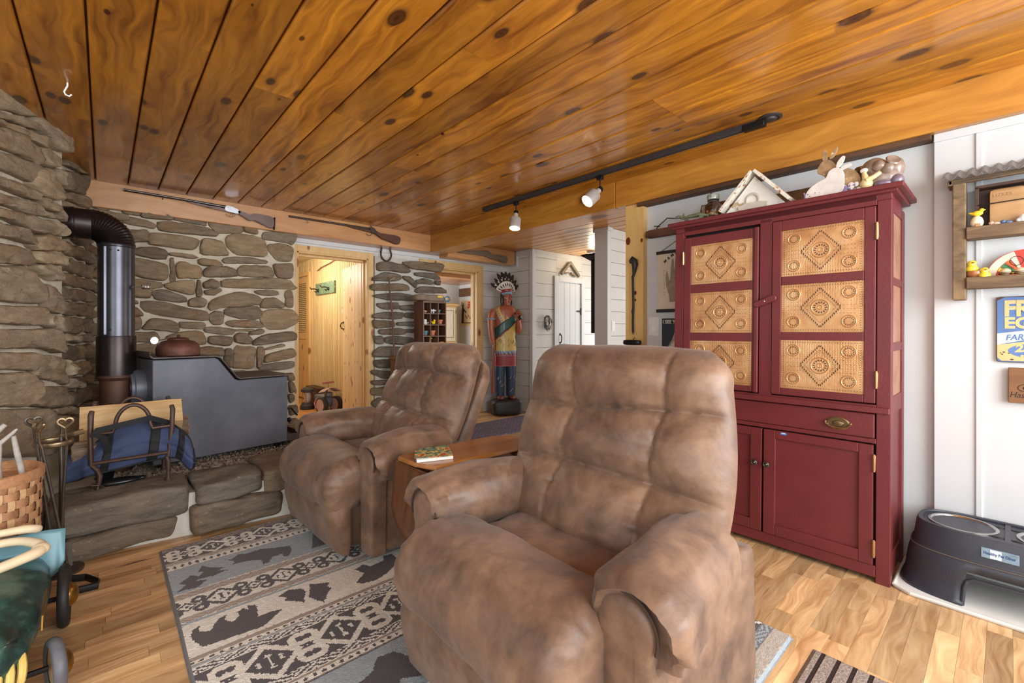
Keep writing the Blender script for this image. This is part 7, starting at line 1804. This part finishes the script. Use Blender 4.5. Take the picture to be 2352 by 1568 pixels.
# scrap-metal toy plane, bits
plain('camo_green', (104, 110, 84), .6, .2, var=.35, vs=24, wear=(150, 110, 80), wear_t=.6)
b = MB(); b.tube([(2.63, 1.345, CT + .022), (2.635, 1.30, CT + .028), (2.64, 1.24, CT + .03), (2.645, 1.19, CT + .018)], [.006, .014, .017, .008], 10, flat=.8)
b.prism([(-1.27, CT + .03), (-1.16, CT + .024), (-1.165, CT + .036), (-1.26, CT + .045)], (2.60, 0, 0), U, (.2, 0, 1), .10); b.prism([(-1.355, CT + .02), (-1.32, CT + .02), (-1.335, CT + .055)], (2.632, 0, 0), U, V, .004)
b.tube([(2.635, 1.33, CT + .03), (2.63, 1.37, CT + .045), (2.63, 1.385, CT + .04)], .004, 6)
for (y, x) in ((1.22, 2.62), (1.22, 2.66), (1.32, 2.634)): b.cyl((x - .004, y, CT + .012), (x + .004, y, CT + .012), .012, n=14)
tag(b.build('toy_plane', 'camo_green', smooth=40), 'rusty green scrap-metal toy plane at the left end of the cupboard top', 'toy plane')
tag(MB().rbox(2.79, 2.85, 1.245, 1.30, CT, 1.935, 10, 6, nz=.004).build('paper_bundle', plain('paper_old', (150, 132, 120), .8, var=.3, vs=30), smooth=40), 'worn bundle of papers standing between toy plane and jar', 'papers')
# painted wooden rabbits
RB = thing('rabbit_cutout', 'painted wooden cut-out of a white and a brown rabbit with violets on the cupboard', 'rabbit cut-out', (2.655, .585, CT))
plain('rabbit_white', (222, 214, 206), .5, var=.12, vs=22); plain('rabbit_brown', (160, 130, 94), .5, var=.38, vs=24, wear=(222, 200, 160), wear_t=.6); plain('rabbit_cream', (222, 196, 150), .5, var=.1); plain('violet', (146, 124, 168), .5, var=.3, vs=40); plain('violet_dark', (84, 78, 112), .5, var=.3, vs=40); plain('rabbit_pink', (224, 186, 180), .5)
def cut(nm, P, x, th, m, par=RB):
    return MB().prism([(-y, z) for y, z in resample(chaikin(P, 2, .2), max(16, len(P) * 4))], (x, 0, 0), U, V, th).build(nm, m, par, smooth=0, bevel=.0015)
Z = CT
br_ = cut('brown_rabbit', [(.648, Z + .13), (.645, Z + .155), (.625, Z + .185), (.600, Z + .188), (.575, Z + .165), (.565, Z + .14), (.52, Z + .125), (.485, Z + .10), (.468, Z + .06), (.475, Z + .01), (.55, Z), (.60, Z + .02), (.61, Z + .10), (.625, Z + .115)], 2.672, .010, 'rabbit_brown')
for P in ([(.622, Z + .18), (.628, Z + .215), (.615, Z + .245), (.604, Z + .225), (.602, Z + .185)], [(.600, Z + .185), (.585, Z + .22), (.562, Z + .246), (.560, Z + .225), (.578, Z + .19)]): cut('ear', P, 2.671, .008, 'rabbit_brown', br_)
cut('muzzle', [(.648, Z + .132), (.642, Z + .152), (.62, Z + .15), (.61, Z + .13), (.63, Z + .118)], 2.6705, .006, 'rabbit_cream', br_)
wr_ = cut('white_rabbit', [(.60, Z + .105), (.605, Z + .09), (.64, Z + .08), (.685, Z + .05), (.70, Z + .0), (.535, Z - .0), (.53, Z + .06), (.532, Z + .105), (.548, Z + .128), (.572, Z + .135), (.595, Z + .122)], 2.655, .010, 'rabbit_white')
for P in ([(.566, Z + .128), (.560, Z + .16), (.538, Z + .185), (.526, Z + .178), (.535, Z + .15), (.552, Z + .128)], [(.552, Z + .122), (.53, Z + .138), (.505, Z + .14), (.500, Z + .128), (.525, Z + .118), (.548, Z + .112)]): cut('ear', P, 2.654, .008, 'rabbit_white', wr_)
b = MB(); b.ball((2.6545, .577, Z + .116), .001, .0045, .0035, 8); b.ball((2.671, .612, Z + .162), .001, .005, .004, 8); b.build('eye', 'violet_dark', wr_)
b = MB(); b.prism([(-.568, Z + .075), (-.545, Z + .085), (-.55, Z + .07), (-.566, Z + .062)], (2.6535, 0, 0), U, V, .002); b.build('bow', 'rabbit_pink', wr_, smooth=0)
b = MB(); rr = random.Random(5)
for k in range(70):
    y = rr.uniform(.57, .70) if k < 50 else rr.uniform(.49, .56); z = Z + .006 + rr.uniform(0, .030) * (1 if k < 50 else .9); r_ = rr.uniform(.004, .008)
    b.ball((2.649 - rr.uniform(0, .003), y, z), .0015, r_, r_ * .9, 6, rr.choice((0, 0, 1)))
b.build('flowers', ['violet', 'violet_dark'], RB, smooth=60)
b = MB()
for (y, z, ry, rz) in ((.505, Z + .03, .014, .018), (.485, Z + .034, .011, .012), (.53, Z + .028, .010, .012), (.47, Z + .014, .014, .006), (.455, Z + .09, .016, .012)): b.ball((2.650, y, z), .003, ry, rz, 10)
b.build('pale_petals', 'rabbit_white', RB, smooth=60)
q = thing('brown_jar', 'dark amber glass jar behind the painted rabbits', 'jar', (2.80, .485, CT)); o = (2.80, .485, CT)
plain('amber_dark', (66, 52, 34), .12, var=.2, coat=.6)
MB().lathe([(.03, 0), (.036, .01), (.036, .10), (.028, .12), (.028, .125)], o, 24).build('body', 'amber_dark', q, smooth=50); MB().lathe([(.031, .124), (.034, .128), (.034, .146), (.03, .15), (0, .151)], o, 24).build('lid', 'brass_old', q, smooth=40)
# glazed monkey-like figurine
FG = thing('monkey_figurine', 'glazed brown and lilac animal figurine at the right end of the cupboard top', 'figurine', (2.70, .40, CT))
plain('glaze_mink', (138, 118, 104), .3, var=.22, vs=22, coat=.4); plain('glaze_cream', (226, 204, 150), .3, var=.08, coat=.4); plain('glaze_lilac', (118, 100, 116), .3, var=.2, vs=30, coat=.4)
def lump(nm, parts, m, par=FG, sd=0.0):
    b = MB()
    for c, rx, ry, rz in parts: b.ball(c, rx, ry, rz, 16)
    b.v = [tuple(Vector(p) + noise.noise_vector(Vector(p) * 26 + Vector((sd, 0, 0))) * .0035) for p in b.v]
    return b.build(nm, m, par, smooth=70)
lump('body', [((2.72, .40, CT + .055), .055, .078, .062), ((2.71, .425, CT + .108), .045, .050, .046), ((2.72, .35, CT + .09), .04, .034, .05)], 'glaze_mink')
lump('cheeks', [((2.675, .405, CT + .105), .022, .028, .026), ((2.675, .372, CT + .085), .020, .024, .028)], 'glaze_mink', sd=3)
b = MB(); b.lathe([(.012, .004), (.026, .0), (.031, .008), (.027, .014), (.012, .008)], (2.69, .358, CT + .118), 18, axis=(-.6, -.5, .5)); b.build('ear', 'glaze_mink', FG, smooth=60)
b = MB(); b.tube([(2.665, .455, CT + .10), (2.652, .455, CT + .075), (2.648, .447, CT + .045)], [.009, .010, .016], 10); b.tube([(2.645, .445, CT + .04), (2.645, .42, CT + .05), (2.655, .397, CT + .068)], [.014, .011, .010], 10); b.ball((2.655, .448, CT + .026), .022, .026, .026, 12); b.build('paws', 'glaze_cream', FG, smooth=60)
lump('skirt', [((2.69, .395, CT + .02), .03, .04, .02), ((2.70, .345, CT + .03), .03, .03, .03)], 'glaze_lilac', sd=7)

# ================================================================ dog-bowl stand and tray
plain('stand_plastic', (52, 54, 62), .42, var=.10, vs=5, bump=.06, bs=150); plain('stand_seam', (104, 92, 80), .8)
plain('steel_bowl', (188, 186, 182), .22, 1.0, var=.05); plain('tray_white', (222, 220, 214), .45, var=.03); plain('tray_clear', (150, 166, 172), .3)
FD = thing('raised_feeder', 'dark grey plastic raised pet feeder with two steel bowls beside the cupboard', 'pet feeder', (2.83, .02, .012))
FX, FY = 2.815, .005
def stad(k, hx, hy, z, n=64):
    P = []
    for i in range(n):
        a = 2 * pi * i / n; e = .62
        P.append((FX + hx * k * (abs(cos(a)) ** e) * (1 if cos(a) >= 0 else -1), FY + hy * k * (abs(sin(a)) ** e) * (1 if sin(a) >= 0 else -1), z))
    return P
b = MB()
lev = [(.198, .335, .012), (.196, .332, .020), (.186, .322, .030), (.180, .315, .08), (.172, .306, .150), (.165, .298, .186), (.158, .291, .192), (.156, .288, .200), (.148, .278, .285), (.143, .272, .296), (.132, .262, .297), (.128, .258, .288)]
rings = [stad(1, hx, hy, z) for hx, hy, z in lev]
n = 64; vs = [p for r_ in rings for p in r_]; fs = []
def inarch(p): return p[0] < FX - .05 and -.30 < p[1] < .125 and p[2] < .125
for i in range(len(rings) - 1):
    for j in range(n):
        k = (j + 1) % n; f_ = (i * n + j, i * n + k, (i + 1) * n + k, (i + 1) * n + j)
        c = sum((Vector(vs[x]) for x in f_), Vector()) / 4
        if not inarch(c): fs.append(f_)
b.add(vs, fs); b.build('shell', 'stand_plastic', FD, smooth=45, solid=.004)
# rounded rim of the leg arch
b = MB(); xf = lambda z: FX - .188 + .15 * z * .75
b.tube([(xf(.012) + .002, .128, .012), (xf(.08), .122, .085), (xf(.12), .115, .112), (xf(.13), .095, .124), (xf(.13), -.1, .126), (xf(.13), -.29, .126)], .007, 8); b.build('arch_rim', 'stand_plastic', FD, smooth=60)
b = MB(); deck = [stad(1, .130, .260, .289)]
b.loft([stad(1, .131, .261, .284), stad(1, .130, .260, .289)]); b.box(FX - .125, FX + .125, -.008, .008, .287, .294); b.build('deck', 'stand_plastic', FD, smooth=40)
b = MB(); b.tube([tuple(Vector(p) + Vector((0, 0, .002))) for p in stad(1, .166, .299, .188)] + [stad(1, .166, .299, .19)[0]], .0018, 5); b.build('dust_line', 'stand_seam', FD)
for y in (.135, -.135):
    MB().lathe([(.112, .2895), (.112, .2935), (.106, .2965), (.100, .293), (.092, .27), (.08, .245), (.05, .238), (0, .237)], (FX, y, 0), 40, cap=False).build('bowl', 'steel_bowl', FD, smooth=60)
    MB().lathe([(.062, .0), (.0, .004)], (FX, y, .2425), 32).build('food', plain('kibble_brown', (122, 100, 78), .4, coat=.3), FD) if y > 0 else None
for (x, y) in ((-.07, .03), (.07, .03), (-.07, -.03), (.07, -.03)):
    MB().ball((FX + x, y, .2895), .012, .022, .004, 10).build('finger_slot', 'black_plastic', FD)
b = MB(); b.box(-.001, .0006, -.0, .105, 0, .036); 
lm = Matrix.Translation(Vector((FX - .1575, .075, .222))) @ Matrix.Rotation(radians(8), 4, 'Y') @ Matrix.Rotation(pi, 4, 'Z')
b = MB(); b.M = lm; b.box(-.004, .0022, .0, .105, 0, .040); lb = b.build('label', plain('label_silver', (126, 148, 164), .3, var=.3, vs=22), FD, bevel=.002)
b = MB(); b.M = lm; b.box(.002, .0027, .026, .058, .003, .037); b.build('sticker_patch', plain('label_white', (206, 216, 228), .5), lb, smooth=0)
text('Healthy Pet Diner', 'lettering', plain('label_blue', (52, 80, 130), .5), lb, tuple(lm @ Vector((.0030, .008, .016))), .0155, (0, -1, 0), (.14, 0, 1), .0003, .78, bold=.0003)
TRY = thing('feeder_tray', 'shallow white plastic tray on the floor under the pet feeder', 'tray', (2.80, -.03, 0))
b = MB(); P = [(2.58, .285), (2.62, .345), (2.98, .345), (2.995, .32), (2.995, -.40), (2.58, -.40)]
b.loft([[(x, y, 0) for x, y in P], [(x, y, .010) for x, y in P]]); b.build('base', 'tray_white', TRY, bevel=.003)
b = MB()
for i in range(len(P)):
    p, q_ = P[i], P[(i + 1) % len(P)]; b.tube([(p[0], p[1], .012), (q_[0], q_[1], .012)], .006, 6)
b.build('raised_lip', 'tray_white', TRY)

# ================================================================ chest, cubby shelf and its little things
wood('cubby_wood', (128, 92, 66), (88, 58, 40), 2, rough=.5, rv=.06); wood('cubby_side', (110, 70, 50), (72, 44, 32), 2, rough=.45, rv=.04); wood('chest_wood', (124, 88, 58), (82, 56, 36), 0, rough=.6)
q = thing('low_chest', 'brown wooden chest by the stone pier, mostly behind the far recliner', 'chest', (2.7, 4.58, 0))
b = MB(); b.box(2.38, 3.02, 4.42, 4.655, .0, .82); b.build('body', 'chest_wood', q, bevel=.004)
b = MB(); b.box(2.36, 3.04, 4.40, 4.665, .82, .85); b.build('top', 'chest_wood', q, bevel=.005)
CX0, CX1, CYF, CYB, CZ0, CZ1 = 2.677, 2.99, 4.45, 4.66, .851, 1.478
CBY = thing('cubby_shelf', 'brown wooden cubby shelf of small square holes standing on the chest', 'cubby shelf', (2.83, 4.56, CZ0))
b = MB(); b.box(CX0, CX0 + .014, CYF, CYB, CZ0, CZ1); b.box(CX1 - .014, CX1, CYF, CYB, CZ0, CZ1); b.build('side', 'cubby_side', CBY, smooth=0, bevel=.002)
b = MB(); b.box(CX0 + .012, CX1 - .012, CYB - .01, CYB, CZ0, CZ1); b.build('back', 'cubby_side', CBY, smooth=0)
zs = [1.465, 1.335, 1.205, 1.075, .945, .858]
for z in zs: MB().box(CX0 + .013, CX1 - .013, CYF + .002, CYB - .01, z - .005, z + .006).build('divider_shelf', 'cubby_wood', CBY, smooth=0)
for x in (CX0 + .103, CX0 + .206): MB().box(x - .004, x + .004, CYF + .004, CYB - .01, CZ0, 1.46).build('upright', 'cubby_wood', CBY, smooth=0)
b = MB(); b.box(CX0, CX1, CYF - .003, CYF + .003, 1.458, 1.478); b.build('front_lip', 'cubby_wood', CBY, smooth=0)
col_x = [CX0 + .058, CX0 + .155, CX0 + .258]; CY = 4.50
plain('terracotta', (206, 128, 92), .75, var=.08); plain('pot_blue', (92, 132, 148), .6, var=.06); plain('tan_toy', (206, 168, 128), .6, var=.1); plain('can_white', (216, 216, 214), .4); plain('fox_tan', (202, 152, 84), .6, var=.12, vs=30); plain('duck_yellow', (244, 206, 30), .4)
def pot(label, x, z, m, saucer=True, k=1.0, grp='little plant pots in the cubby shelf'):
    q = thing('plant_pot', label, 'plant pot', (x, CY, z), 0, grp)
    MB().lathe([(.020 * k, .004), (.029 * k, .042 * k), (.033 * k, .042 * k), (.034 * k, .060 * k), (.030 * k, .060 * k), (.026 * k, .04 * k), (0, .02)], (x, CY, z), 22).build('pot', m, q, smooth=40)
    if saucer: MB().lathe([(.026 * k, 0), (.034 * k, .006), (.031 * k, .007), (0, .004)], (x, CY, z), 22).build('saucer', m, q, smooth=40)
pot('small blue bowl-like pot in the top right hole of the cubby shelf', col_x[2] - .02, 1.341, 'pot_blue', False, .72)
pot('terracotta pot with saucer in the second row of the cubby shelf', col_x[2], 1.211, 'terracotta', True, .95); pot('blue pot in the third row, left hole of the cubby shelf', col_x[0], 1.081, 'pot_blue', False, .95); pot('terracotta pot in the third row, middle hole of the cubby shelf', col_x[1], 1.081, 'terracotta', True, 1.0)
def animal(name, label, cat, x, z, m, k=1.0, spots=None, longneck=False, y=CY):
    b = MB(); s = .034 * k
    b.tube([(x - s * .8, y, z + s * .8), (x, y, z + s * .95), (x + s * .7, y, z + s * .85)], [s * .36, s * .42, s * .38], 10)
    for dx in (-.65, -.35, .35, .62): b.tube([(x + dx * s, y + .004, z + s * .7), (x + dx * s, y, z)], [s * .16, s * .13], 8)
    if longneck: b.tube([(x + s * .6, y, z + s), (x + s * .8, y, z + s * 1.7), (x + s * .7, y, z + s * 2.3)], [s * .35, s * .25, s * .2], 10); b.ball((x + s * .9, y - .004, z + s * 2.35), s * .36, s * .24, s * .24, 10); b.tube([(x + s * .65, y, z + s * 2.5), (x + s * .6, y, z + s * 2.9)], [s * .14, .002], 6)
    else: b.ball((x + s * 1.05, y - .003, z + s * .85), s * .3, s * .24, s * .26, 10)
    o = b.build(name, m, smooth=60)
    tag(o, label, cat); return o
animal('toy_animal', 'tan toy animal in the top left hole of the cubby shelf', 'toy animal', col_x[0] - .01, 1.341, 'tan_toy', .75)
t = NT('cow_patches'); co = t.coord(); t.bsdf(t.ramp(t.noise(co, 42, 1), [(.54, srgb(236, 234, 230)), (.57, srgb(30, 30, 30))]), .4)
animal('toy_cow', 'white toy cow with black patches in the top middle hole', 'toy animal', col_x[1] - .005, 1.341, 'cow_patches', 1.15)
q = thing('watering_can', 'small white watering can in the second row of the cubby shelf', 'watering can', (col_x[0] - .01, CY, 1.211)); x, z = col_x[0] - .012, 1.211
MB().lathe([(.028, 0), (.03, .004), (.028, .058), (.025, .06), (.025, .05), (0, .05)], (x, CY, z), 22).build('body', 'can_white', q, smooth=40)
b = MB(); b.tube([(x + .022, CY, z + .008), (x + .05, CY, z + .02), (x + .075, CY - .01, z + .042)], [.008, .006, .005], 8); b.lathe([(.005, 0), (.010, .006), (0, .007)], (x + .075, CY - .01, z + .042), 12, axis=(.7, -.1, .6)); b.build('spout', 'can_white', q)
b = MB(); b.ball((col_x[1] + .012, CY, 1.231), .024, .02, .020, 14); b.ball((col_x[1] + .022, CY - .004, 1.256), .016, .015, .016, 12); b.tube([(col_x[1] - .006, CY, 1.238), (col_x[1] - .018, CY, 1.248)], [.010, .003], 8)
tag(b.build('toy_duck', 'duck_yellow', smooth=60), 'yellow toy duck in the middle hole of the cubby shelf', 'toy duck')
animal('toy_fox', 'tan long-necked toy fox in front of the fourth-row hole of the cubby shelf', 'toy animal', col_x[0] + .015, .951, 'fox_tan', 1.25, longneck=True, y=4.47)
animal('toy_fox', 'tan toy fox at the lower right hole of the cubby shelf', 'toy animal', col_x[2], .951, 'fox_tan', 1.35, y=4.47)
b = MB(); b.rbox(2.60, 2.985, 4.455, 4.62, 1.48, 1.556, 5, 9, nz=.010, ns=7)
q = tag(b.build('driftwood_plank', 'drift_board', smooth=50), 'weathered grey-brown plank lying on top of the cubby shelf with a yellow tag', 'plank')
b = MB(); b.rbox(2.868, 2.945, 4.448, 4.458, 1.522, 1.55, 6, 6); b.build('yellow_tag', plain('tag_yellow', (214, 178, 70), .5), q)
# broom leaning on the pier
wood('stick_brown', (126, 86, 66), (84, 54, 42), 2, rough=.6, gs=16); plain('broom_corn', (206, 184, 136), .8, var=.2, vs=60, bump=.4, bs=120); plain('broom_band', (60, 96, 84), .6)
BR = thing('broom', 'corn broom with a crooked stick handle leaning on the stone pier', 'broom', (2.40, 4.72, 0))
b = MB(); b.tube([(2.437, 4.80, 1.76), (2.44, 4.79, 1.6), (2.455, 4.785, 1.45), (2.47, 4.775, 1.30), (2.468, 4.77, 1.15), (2.478, 4.765, .98), (2.482, 4.755, .83), (2.472, 4.75, .70)], [.009, .010, .011, .012, .011, .012, .012, .012], 10)
b.build('stick_handle', 'stick_brown', BR, smooth=60)
b = MB(); b.tube([(2.445, 4.79, 1.72), (2.48, 4.785, 1.745), (2.51, 4.785, 1.76)], [.003, .003, .001], 6); b.tube([(2.48, 4.785, 1.745), (2.505, 4.78, 1.735)], [.002, .001], 6); b.build('straw_tuft', 'broom_corn', BR)
b = MB(); b.tube([(2.472, 4.75, .73), (2.468, 4.745, .64), (2.455, 4.735, .55), (2.42, 4.72, .30), (2.39, 4.70, .02)], [.020, .024, .034, .07, .095], 20, flat=.35, upv=(0, 1, 0)); b.build('bristles', 'broom_corn', BR, smooth=60)
b = MB()
for z in (.715, .69, .66, .635): b.tube([(2.470 + (.024 - .0) * cos(a), 4.748 + .016 * sin(a), z) for a in [2 * pi * i / 20 for i in range(21)]], .005, 6)
b.build('binding', 'broom_band', BR)

# ================================================================ in the closet hall
wood('hall_floor', (206, 150, 96), (176, 120, 70), 1, rough=.5)
q = struct(MB().box(1.385, 2.42, 5.35, 8.6, 0, .03).build('trim_15_closet_step', 'hall_floor', bevel=.004))
HK = thing('hook_board', 'chippy green board with iron hooks on the closet hall wall', 'hook board', (2.41, 6.75, 1.67))
b = MB(); b.box(2.39, 2.414, 6.35, 7.10, 1.675, 1.845); b.build('board', plain('green_chippy', (104, 130, 104), .7, var=.15, vs=14, wear=(196, 178, 140), wear_t=.58), HK, bevel=.003)
for y in (6.98, 6.55): b = MB(); b.cyl((2.392, y, 1.74), (2.372, y, 1.74), .03, .012, 14); b.tube([(2.385, y, 1.75), (2.34, y + .03, 1.765), (2.31, y + .07, 1.76), (2.30, y + .10, 1.785)], .008, 8); b.tube([(2.385, y, 1.74), (2.35, y, 1.71), (2.33, y, 1.73)], .007, 8); b.build('hook', 'iron_black', HK)
b = MB(); b.tube([(2.395, 7.05, 2.04), (2.39, 6.85, 2.075), (2.395, 6.55, 2.10), (2.39, 6.3, 2.13)], [.006, .008, .008, .006], 8); tag(b.build('wall_twig', 'stick_brown'), 'thin bare branch fixed above the green hook board', 'branch')
TT = thing('toy_tractor', 'old red and grey pedal tractor standing in the closet hall', 'toy tractor', (2.26, 6.28, .03), 0)
plain('tractor_red', (176, 104, 106), .55, var=.2, vs=20); plain('tractor_grey', (120, 128, 140), .5, .3, var=.15); plain('tractor_dark', (56, 56, 60), .6); plain('faded_rose', (196, 168, 168), .55, var=.1)
for (x, y, r_, w_) in ((2.17, 6.20, .105, .035), (2.36, 6.20, .105, .035)):
    wq = MB().lathe([(r_ - .02, -w_), (r_, -w_ * .8), (r_, w_ * .8), (r_ - .02, w_)], (x, y, .03 + r_), 26, axis=(1, .3, 0), cap=False).build('rear_tyre', 'tractor_dark', TT)
    b = MB(); b.lathe([(r_ - .018, -w_ * .9), (.02, -w_ * .5), (.02, w_ * .5), (r_ - .018, w_ * .9)], (x, y, .03 + r_), 26, axis=(1, .3, 0)); b.build('rear_wheel', 'faded_rose', wq)
b = MB(); b.rbox(2.20, 2.34, 6.22, 6.62, .10, .24, 8, 7); b.build('hood', 'tractor_grey', TT, smooth=50)
b = MB(); b.rbox(2.23, 2.31, 6.18, 6.3, .24, .30, 6, 6); b.cyl((2.27, 6.3, .22), (2.25, 6.25, .33), .014); b.build('steering_post', 'tractor_grey', TT)
b = MB(); b.grid(lambda u, v: (2.15 + .22 * u, 6.08 + .20 * v, .325 + .05 * sin(pi * u) - .03 * v), 12, 6); b.build('seat', 'faded_rose', TT, solid=.008, smooth=60)
b = MB(); b.tube([(2.255, 6.2, .35), (2.255, 6.2, .43)], .006, 8); b.cyl((2.17, 6.16, .435), (2.34, 6.24, .435), .014, n=12); b.build('tee_handle', 'tractor_red', TT)
b = MB(); b.tube([(2.14, 6.3, .22), (2.10, 6.28, .16), (2.10, 6.24, .10), (2.17, 6.26, .08)], .009, 8); b.build('pedal_frame', 'tractor_red', TT)
b = MB(); b.cyl((2.22, 6.55, .085), (2.32, 6.58, .085), .05, n=20); b.build('front_wheel', 'tractor_dark', TT)
LN = thing('railroad_lantern', 'old dark lantern with a glass chimney left of the toy tractor', 'lantern', (2.13, 6.66, .03)); o = (2.13, 6.66, .03)
MB().lathe([(.085, 0), (.095, .006), (.095, .055), (.08, .07), (.075, .09), (.05, .095)], o, 24).build('base', 'tractor_dark', LN)
MB().lathe([(.04, .095), (.045, .14), (.045, .20), (.035, .24)], o, 20).build('globe', plain('frosted', (196, 186, 178), .3), LN, smooth=60)
MB().lathe([(.075, .24), (.085, .25), (.085, .28), (.05, .30), (.03, .31)], o, 24).build('cap', 'tractor_dark', LN)
b = MB()
for a in (0, 2.1, 4.2): b.tube([(o[0] + .085 * cos(a), o[1] + .085 * sin(a), .12), (o[0] + .095 * cos(a), o[1] + .095 * sin(a), .2), (o[0] + .08 * cos(a), o[1] + .08 * sin(a), .28)], .004, 6)
b.build('guard_wire', 'chrome', LN)
b = MB(); b.box(2.28, 2.41, 6.70, 7.2, .03, .30); tag(b.build('storage_box', 'crate_dark', bevel=.004), 'dark low box against the closet wall beyond the toy tractor', 'box')

# ================================================================ in the room beyond the second doorway
AR = thing('painted_wardrobe', 'cream and pine wardrobe seen through the second doorway', 'wardrobe', (4.45, 6.8, 0))
plain('antique_cream', (222, 214, 192), .5, var=.05)
b = MB(); b.box(4.2, 4.66, 6.6, 6.98, .0, 1.57); b.build('body', 'casing_pine', AR, smooth=0, bevel=.004)
b = MB(); b.box(4.18, 4.69, 6.57, 6.99, 1.57, 1.61); b.build('cornice', 'casing_pine', AR, smooth=0, bevel=.008)
b = MB(); b.box(4.22, 4.62, 6.585, 6.60, .95, 1.54); dq = b.build('door', 'antique_cream', AR, smooth=0, bevel=.003)
b = MB(); b.box(4.26, 4.575, 6.580, 6.588, 1.01, 1.49); b.build('door_moulding', 'a_wood', dq, smooth=0); b = MB(); b.box(4.27, 4.565, 6.577, 6.584, 1.02, 1.48); b.build('door_panel', 'antique_cream', dq, smooth=0)
for z in (.74, .52, .30): MB().box(4.22, 4.62, 6.585, 6.60, z, z + .18).build('drawer', 'antique_cream', AR, smooth=0, bevel=.004)
GL = thing('small_globe', 'little blue globe on top of the cream wardrobe', 'globe', (4.53, 6.72, 1.61))
t = NT('globe_map'); co = t.coord(); t.bsdf(t.ramp(t.noise(co, 22, 4), [(.5, srgb(70, 140, 184)), (.56, srgb(176, 168, 96)), (.66, srgb(190, 110, 70))]), .35, coat=.3)
MB().ball((4.53, 6.72, 1.695), .056, n=22).build('sphere', 'globe_map', GL, smooth=60)
b = MB(); b.lathe([(.04, 0), (.035, .012), (.01, .02), (.01, .034)], (4.53, 6.72, 1.61), 20); b.tube([(4.53 + .064 * cos(a) * .5, 6.72, 1.695 + .064 * sin(a)) for a in [-pi / 2 + pi * i / 14 for i in range(15)]], .004, 6); b.build('stand', 'chrome', GL)
b = MB(); b.lathe([(.02, 0), (.038, .01), (.042, .05), (.03, .085), (.034, .10), (.03, .125), (.012, .14), (0, .142)], (4.40, 6.72, 1.61), 20); b.tube([(4.385, 6.70, 1.735), (4.38, 6.70, 1.765)], [.012, .002], 8); b.tube([(4.415, 6.70, 1.735), (4.42, 6.70, 1.765)], [.012, .002], 8)
tag(b.build('owl_figurine', plain('dark_chrome', (70, 72, 80), .2, .9), smooth=60), 'shiny dark owl figurine on the wardrobe left of the globe', 'figurine')
PS = thing('rodeo_poster', 'tan vintage poster with a dark figure and red script in the far room', 'poster', (4.995, 6.72, 1.22))
plain('poster_tan', (206, 184, 140), .7, var=.1, vs=5); plain('poster_red', (178, 40, 36), .6)
MB().box(4.990, 4.998, 6.45, 6.945, 1.218, 1.695).build('sheet', 'poster_tan', PS, smooth=0)
b = MB(); b.prism([(-6.92, 1.28), (-6.85, 1.28), (-6.85, 1.42), (-6.835, 1.50), (-6.78, 1.46), (-6.765, 1.475), (-6.84, 1.54), (-6.855, 1.57), (-6.90, 1.57), (-6.91, 1.45)], (4.9895, 0, 0), U, V, .0005); b.ball((4.9895, 6.875, 1.59), .0006, .025, .028, 10); b.prism([(-6.93, 1.27), (-6.46, 1.27), (-6.46, 1.285), (-6.93, 1.285)], (4.9895, 0, 0), U, V, .0005); b.build('printed_figure', 'poster_ink', PS, smooth=0)
b = MB(); b.tube([(4.9892, 6.80, 1.42), (4.9892, 6.75, 1.36), (4.9892, 6.70, 1.42), (4.9892, 6.65, 1.35), (4.9892, 6.60, 1.42)], .014, 6, flat=.1, upv=(1, 0, 0)); b.build('printed_horse', plain('poster_brown', (112, 82, 56), .6), PS)
text('Zni', 'lettering', 'poster_ink', PS, (4.989, 6.93, 1.60), .085, U, V, .0003, .8, bold=.003); text('B', 'lettering', 'poster_red', PS, (4.989, 6.735, 1.545), .17, (0, -1, .15), (0, -.15, 1), .0003, .9, bold=.006)
SG = thing('slat_sign', 'dark wooden sign with brown letters above the vintage poster', 'sign', (4.99, 6.72, 1.77))
MB().box(4.975, 4.998, 6.45, 6.985, 1.77, 1.92).build('board', 'dark_board', SG, bevel=.002); text('BALDI', 'lettering', plain('letter_brown', (110, 80, 52), .7), SG, (4.974, 6.97, 1.79), .14, U, V, .0005, .95, bold=.002)
